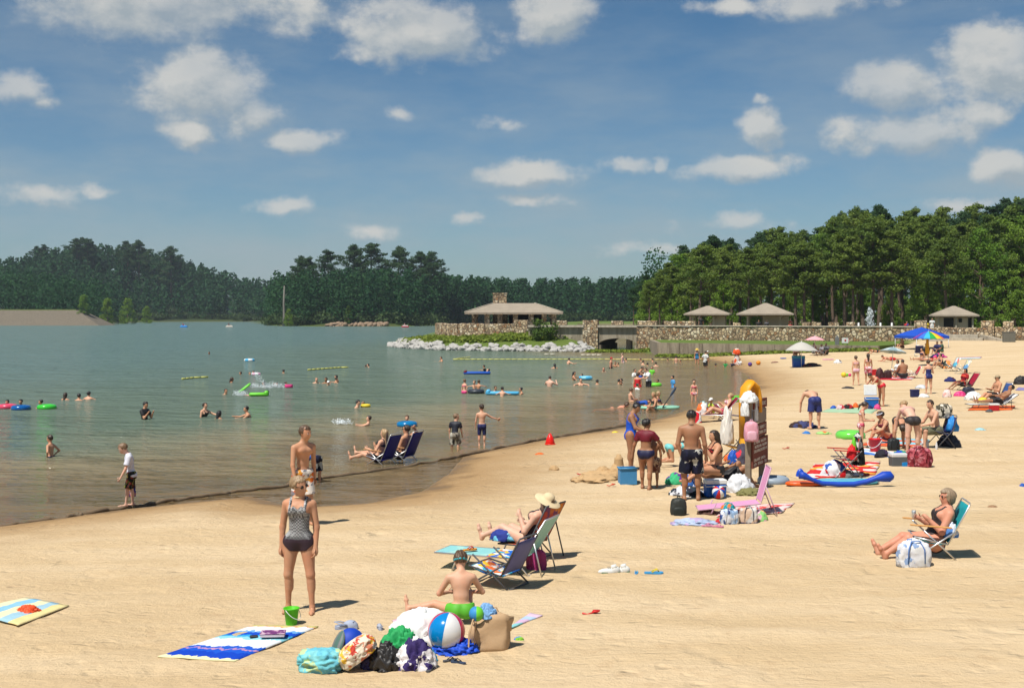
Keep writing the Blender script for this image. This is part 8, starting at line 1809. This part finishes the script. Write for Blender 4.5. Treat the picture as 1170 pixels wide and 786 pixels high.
x_, y_ = at(994, 146); hz = zt(352.5, 146) - 1.9; r = thing('fountain', 'tall white fountain jet rising behind the stone wall before the trees', 'fountain', (x_, y_, 1.9)); cs = [(rnd.uniform(-.12, .12) * (2.4 - z / hz), rnd.uniform(-.2, .2), z) for z in np.linspace(.1, hz, 26)]
V, Q = leaf_cloud(np.array(cs), np.array([(.22 + .25 * math.sin(PI * min(1, .25 + z / hz * .75)), .25, .22) for _, _, z in cs]), 42, .10, rng, .2); npmesh('jet', V, Q, wm, r, False); mb = MB(); mb.lathe([(1.2, 0), (1.3, .35), (1.1, .35), (1.0, .2), (.001, .2)], n=20); mb.build('basin', M((.4, .36, .3, 1)), r)
car('white van parked behind the stone wall beside the small gazebo', 784, 372, 15, M(C(235, 238, 242), .3, coat=.5), 'van', 152, 'parked_van', 'van'); car('dark red car parked behind the larger gazebo', 911, 372, 15, M((.16, .025, .04, 1), .3, coat=.5), 'car', 152, 'parked_car', 'car'); car('silver grey car parked between the two open gazebos', 849, 372, 16, M((.35, .37, .38, 1), .3, coat=.5), 'car', 155, 'parked_car', 'car')
# ---- on the lake: boats, ropes, splashes
for px_, py_, c1_, c2_, l_ in ((210, 371.6, M(C(50, 150, 230)), BLUE, 'small bright blue pedal boat far out below the wooded hill'), (262, 371, M(C(225, 215, 200)), MAROON, 'small white pedal boat with dark canopy near the headland'), (463, 373.2, M(C(200, 60, 80)), WHITE, 'small red and white pedal boat before the island')):
    q = Vector((*at(px_, 400), 0)); r = thing('pedal_boat', l_, 'boat', q, rnd.uniform(-.3, .3)); mb = MB(); mb.box((0, -.45, .2), (2.3, .4, .5), bev=.12); mb.build('hull', c1_, r); mb = MB(); mb.box((0, .45, .2), (2.3, .4, .5), bev=.12); mb.build('hull', c1_, r); mb = MB(); mb.box((0, 0, .5), (1.7, 1.1, .3), bev=.08); mb.build('deck', WHITE if px_ == 463 else c1_, r); mb = MB(); mb.box((-.3, 0, .85), (.15, 1.0, .55), bev=.05); mb.build('seat', c2_, r)
    for s_ in (-.3, .3): person(f'{"first" if s_ < 0 else "second"} person sitting in the {l_.split(" pedal")[0].replace("small ", "")} pedal boat', q + Vector((-.05, s_, .62)), 1.7, 'chair', 0, 'tan', S_('black'), [('tshirt', rnd.choice([RED, WHITE, NAVY]))], 'm', ground=False, upper=True, vox=.05)
def rope(name, label, pxs, r0, mat, gap=None):
    ps = [W(*p_) for p_ in pxs]; L = []; 
    for a, b in zip(ps[:-1], ps[1:]): n = max(1, int((b - a).length / .5)); L += [a.lerp(b, i / n) for i in range(n)]
    c0 = L[0].copy(); r = thing(name, label, 'swim rope', c0); mb = MB(); mb.tube([p_ - c0 + Vector((0, 0, .05)) for p_ in L], .02, 5); mb.build('cord', mat, r); mb = MB(); st = max(1, int(len(L) / 90) + (1 if len(L) > 90 else 0))
    for i in range(0, len(L) - 1, st):
        d_ = (L[i + 1] - L[i]).normalized(); a = L[i] - c0 + Vector((0, 0, .06)); mb.tube([a, a + d_ * .5 * st * .97], r0, 7)
    o = mb.build('floats', mat, r); o['kind'] = 'stuff'
YR = M(C(215, 212, 110), .5); YR2 = M(C(235, 215, 130), .5)
rope('swim_rope', 'long yellow float rope closing the swimming area before the island', [(690, 411), (518, 411.3), (528, 409.6), (540, 408.4)], .045, YR); rope('swim_rope', 'pale yellow float rope continuing towards the retaining wall', [(691, 411), (742, 411.6), (800, 411.3), (838, 409.5)], .045, YR2)
rope('swim_rope', 'short yellow float rope drifting past the lone swimmers', [(208, 434), (222, 432.4), (246, 431.3)], .055, YR); rope('swim_rope', 'middle yellow float rope bending away towards the far swimmers', [(352, 423.4), (372, 421.9), (390, 420.6), (408, 420.4)], .055, YR)
rope('foam_boom', 'thin pale boom floating in front of the bridge arch', [(664, 406.3), (694, 406.2)], .09, M(C(215, 205, 180))); rope('foam_boom', 'thin pale boom floating in front of the rocks', [(622, 405.4), (642, 405.4)], .08, M(C(200, 195, 175)))
def splash(label, px_, py_, w_, h_, n=10, tall=None):
    q = W(px_, py_); k = pxm(q.y); w_, h_ = w_ * k, h_ * k; cs = [(rnd.uniform(-.5, .5) * w_, rnd.uniform(-.1, .1), rnd.random() ** 2 * h_ * .6) for _ in range(n * 4)]
    if tall: cs += [(tall[0] * k * z + rnd.uniform(-.05, .05), 0, tall[1] * k * z) for z in np.linspace(.1, 1, 9)]
    spray('splash', label, 'splash', q, cs, [(.26, .2, .12)] * len(cs), 40, .032, 'stuff')
splash('wide white splash kicked up among four swimmers', 307, 443, 38, 9, 14, (-17, 17)); splash('small white splash behind the green kickboard', 273, 452, 11, 8, 5); splash('small white splash at the feet of the floating swimmer', 392, 484, 13, 6, 5)
# red cone shaped pail at the shore, bits on the sand
q = P(628.5, 508); r = thing('toy_pail', 'bright red cone shaped pail at the water edge next to the shore log', 'pail', q, .3); mb = MB(); mb.lathe([(.13, 0), (.15, .03), (.10, .2), (.03, .33), (.001, .34)], n=18); mb.build('body', M(C(250, 35, 25), .35), r); mb = MB(); mb.torus((0, 0, .02), .15, .015, None, 18, 6); mb.build('rim', M(C(250, 60, 40), .35), r)
heap('toy', 'small flat orange toy on the damp sand below the red pail', 'toy', 617, 519.5, 9, 2.4, ORANGE, 3); heap('toy', 'small yellow toy on the damp sand at the end of the shore log', 'toy', 703, 494.5, 7, 2, YEL, 4); heap('sand_mound', 'small mound of dug sand near the water', 'sand mound', 633, 537, 10, 5, SANDM, 6); heap('toy', 'small orange toy on the sand past the sand mound', 'toy', 678, 541, 5, 2, ORANGE, 2)
heap('clump_of_grass', 'tuft of dry grass at the foot of the sign posts', 'grass tuft', 858, 566, 24, 7, M((.17, .16, .06, 1), .95), 8, fold=.6, freq=5)
heap('bucket', 'small bright blue bucket lying beside the grey inner tube', 'bucket', 915, 545, 9, 10, M(C(25, 80, 205), .4), 2, fold=.08)
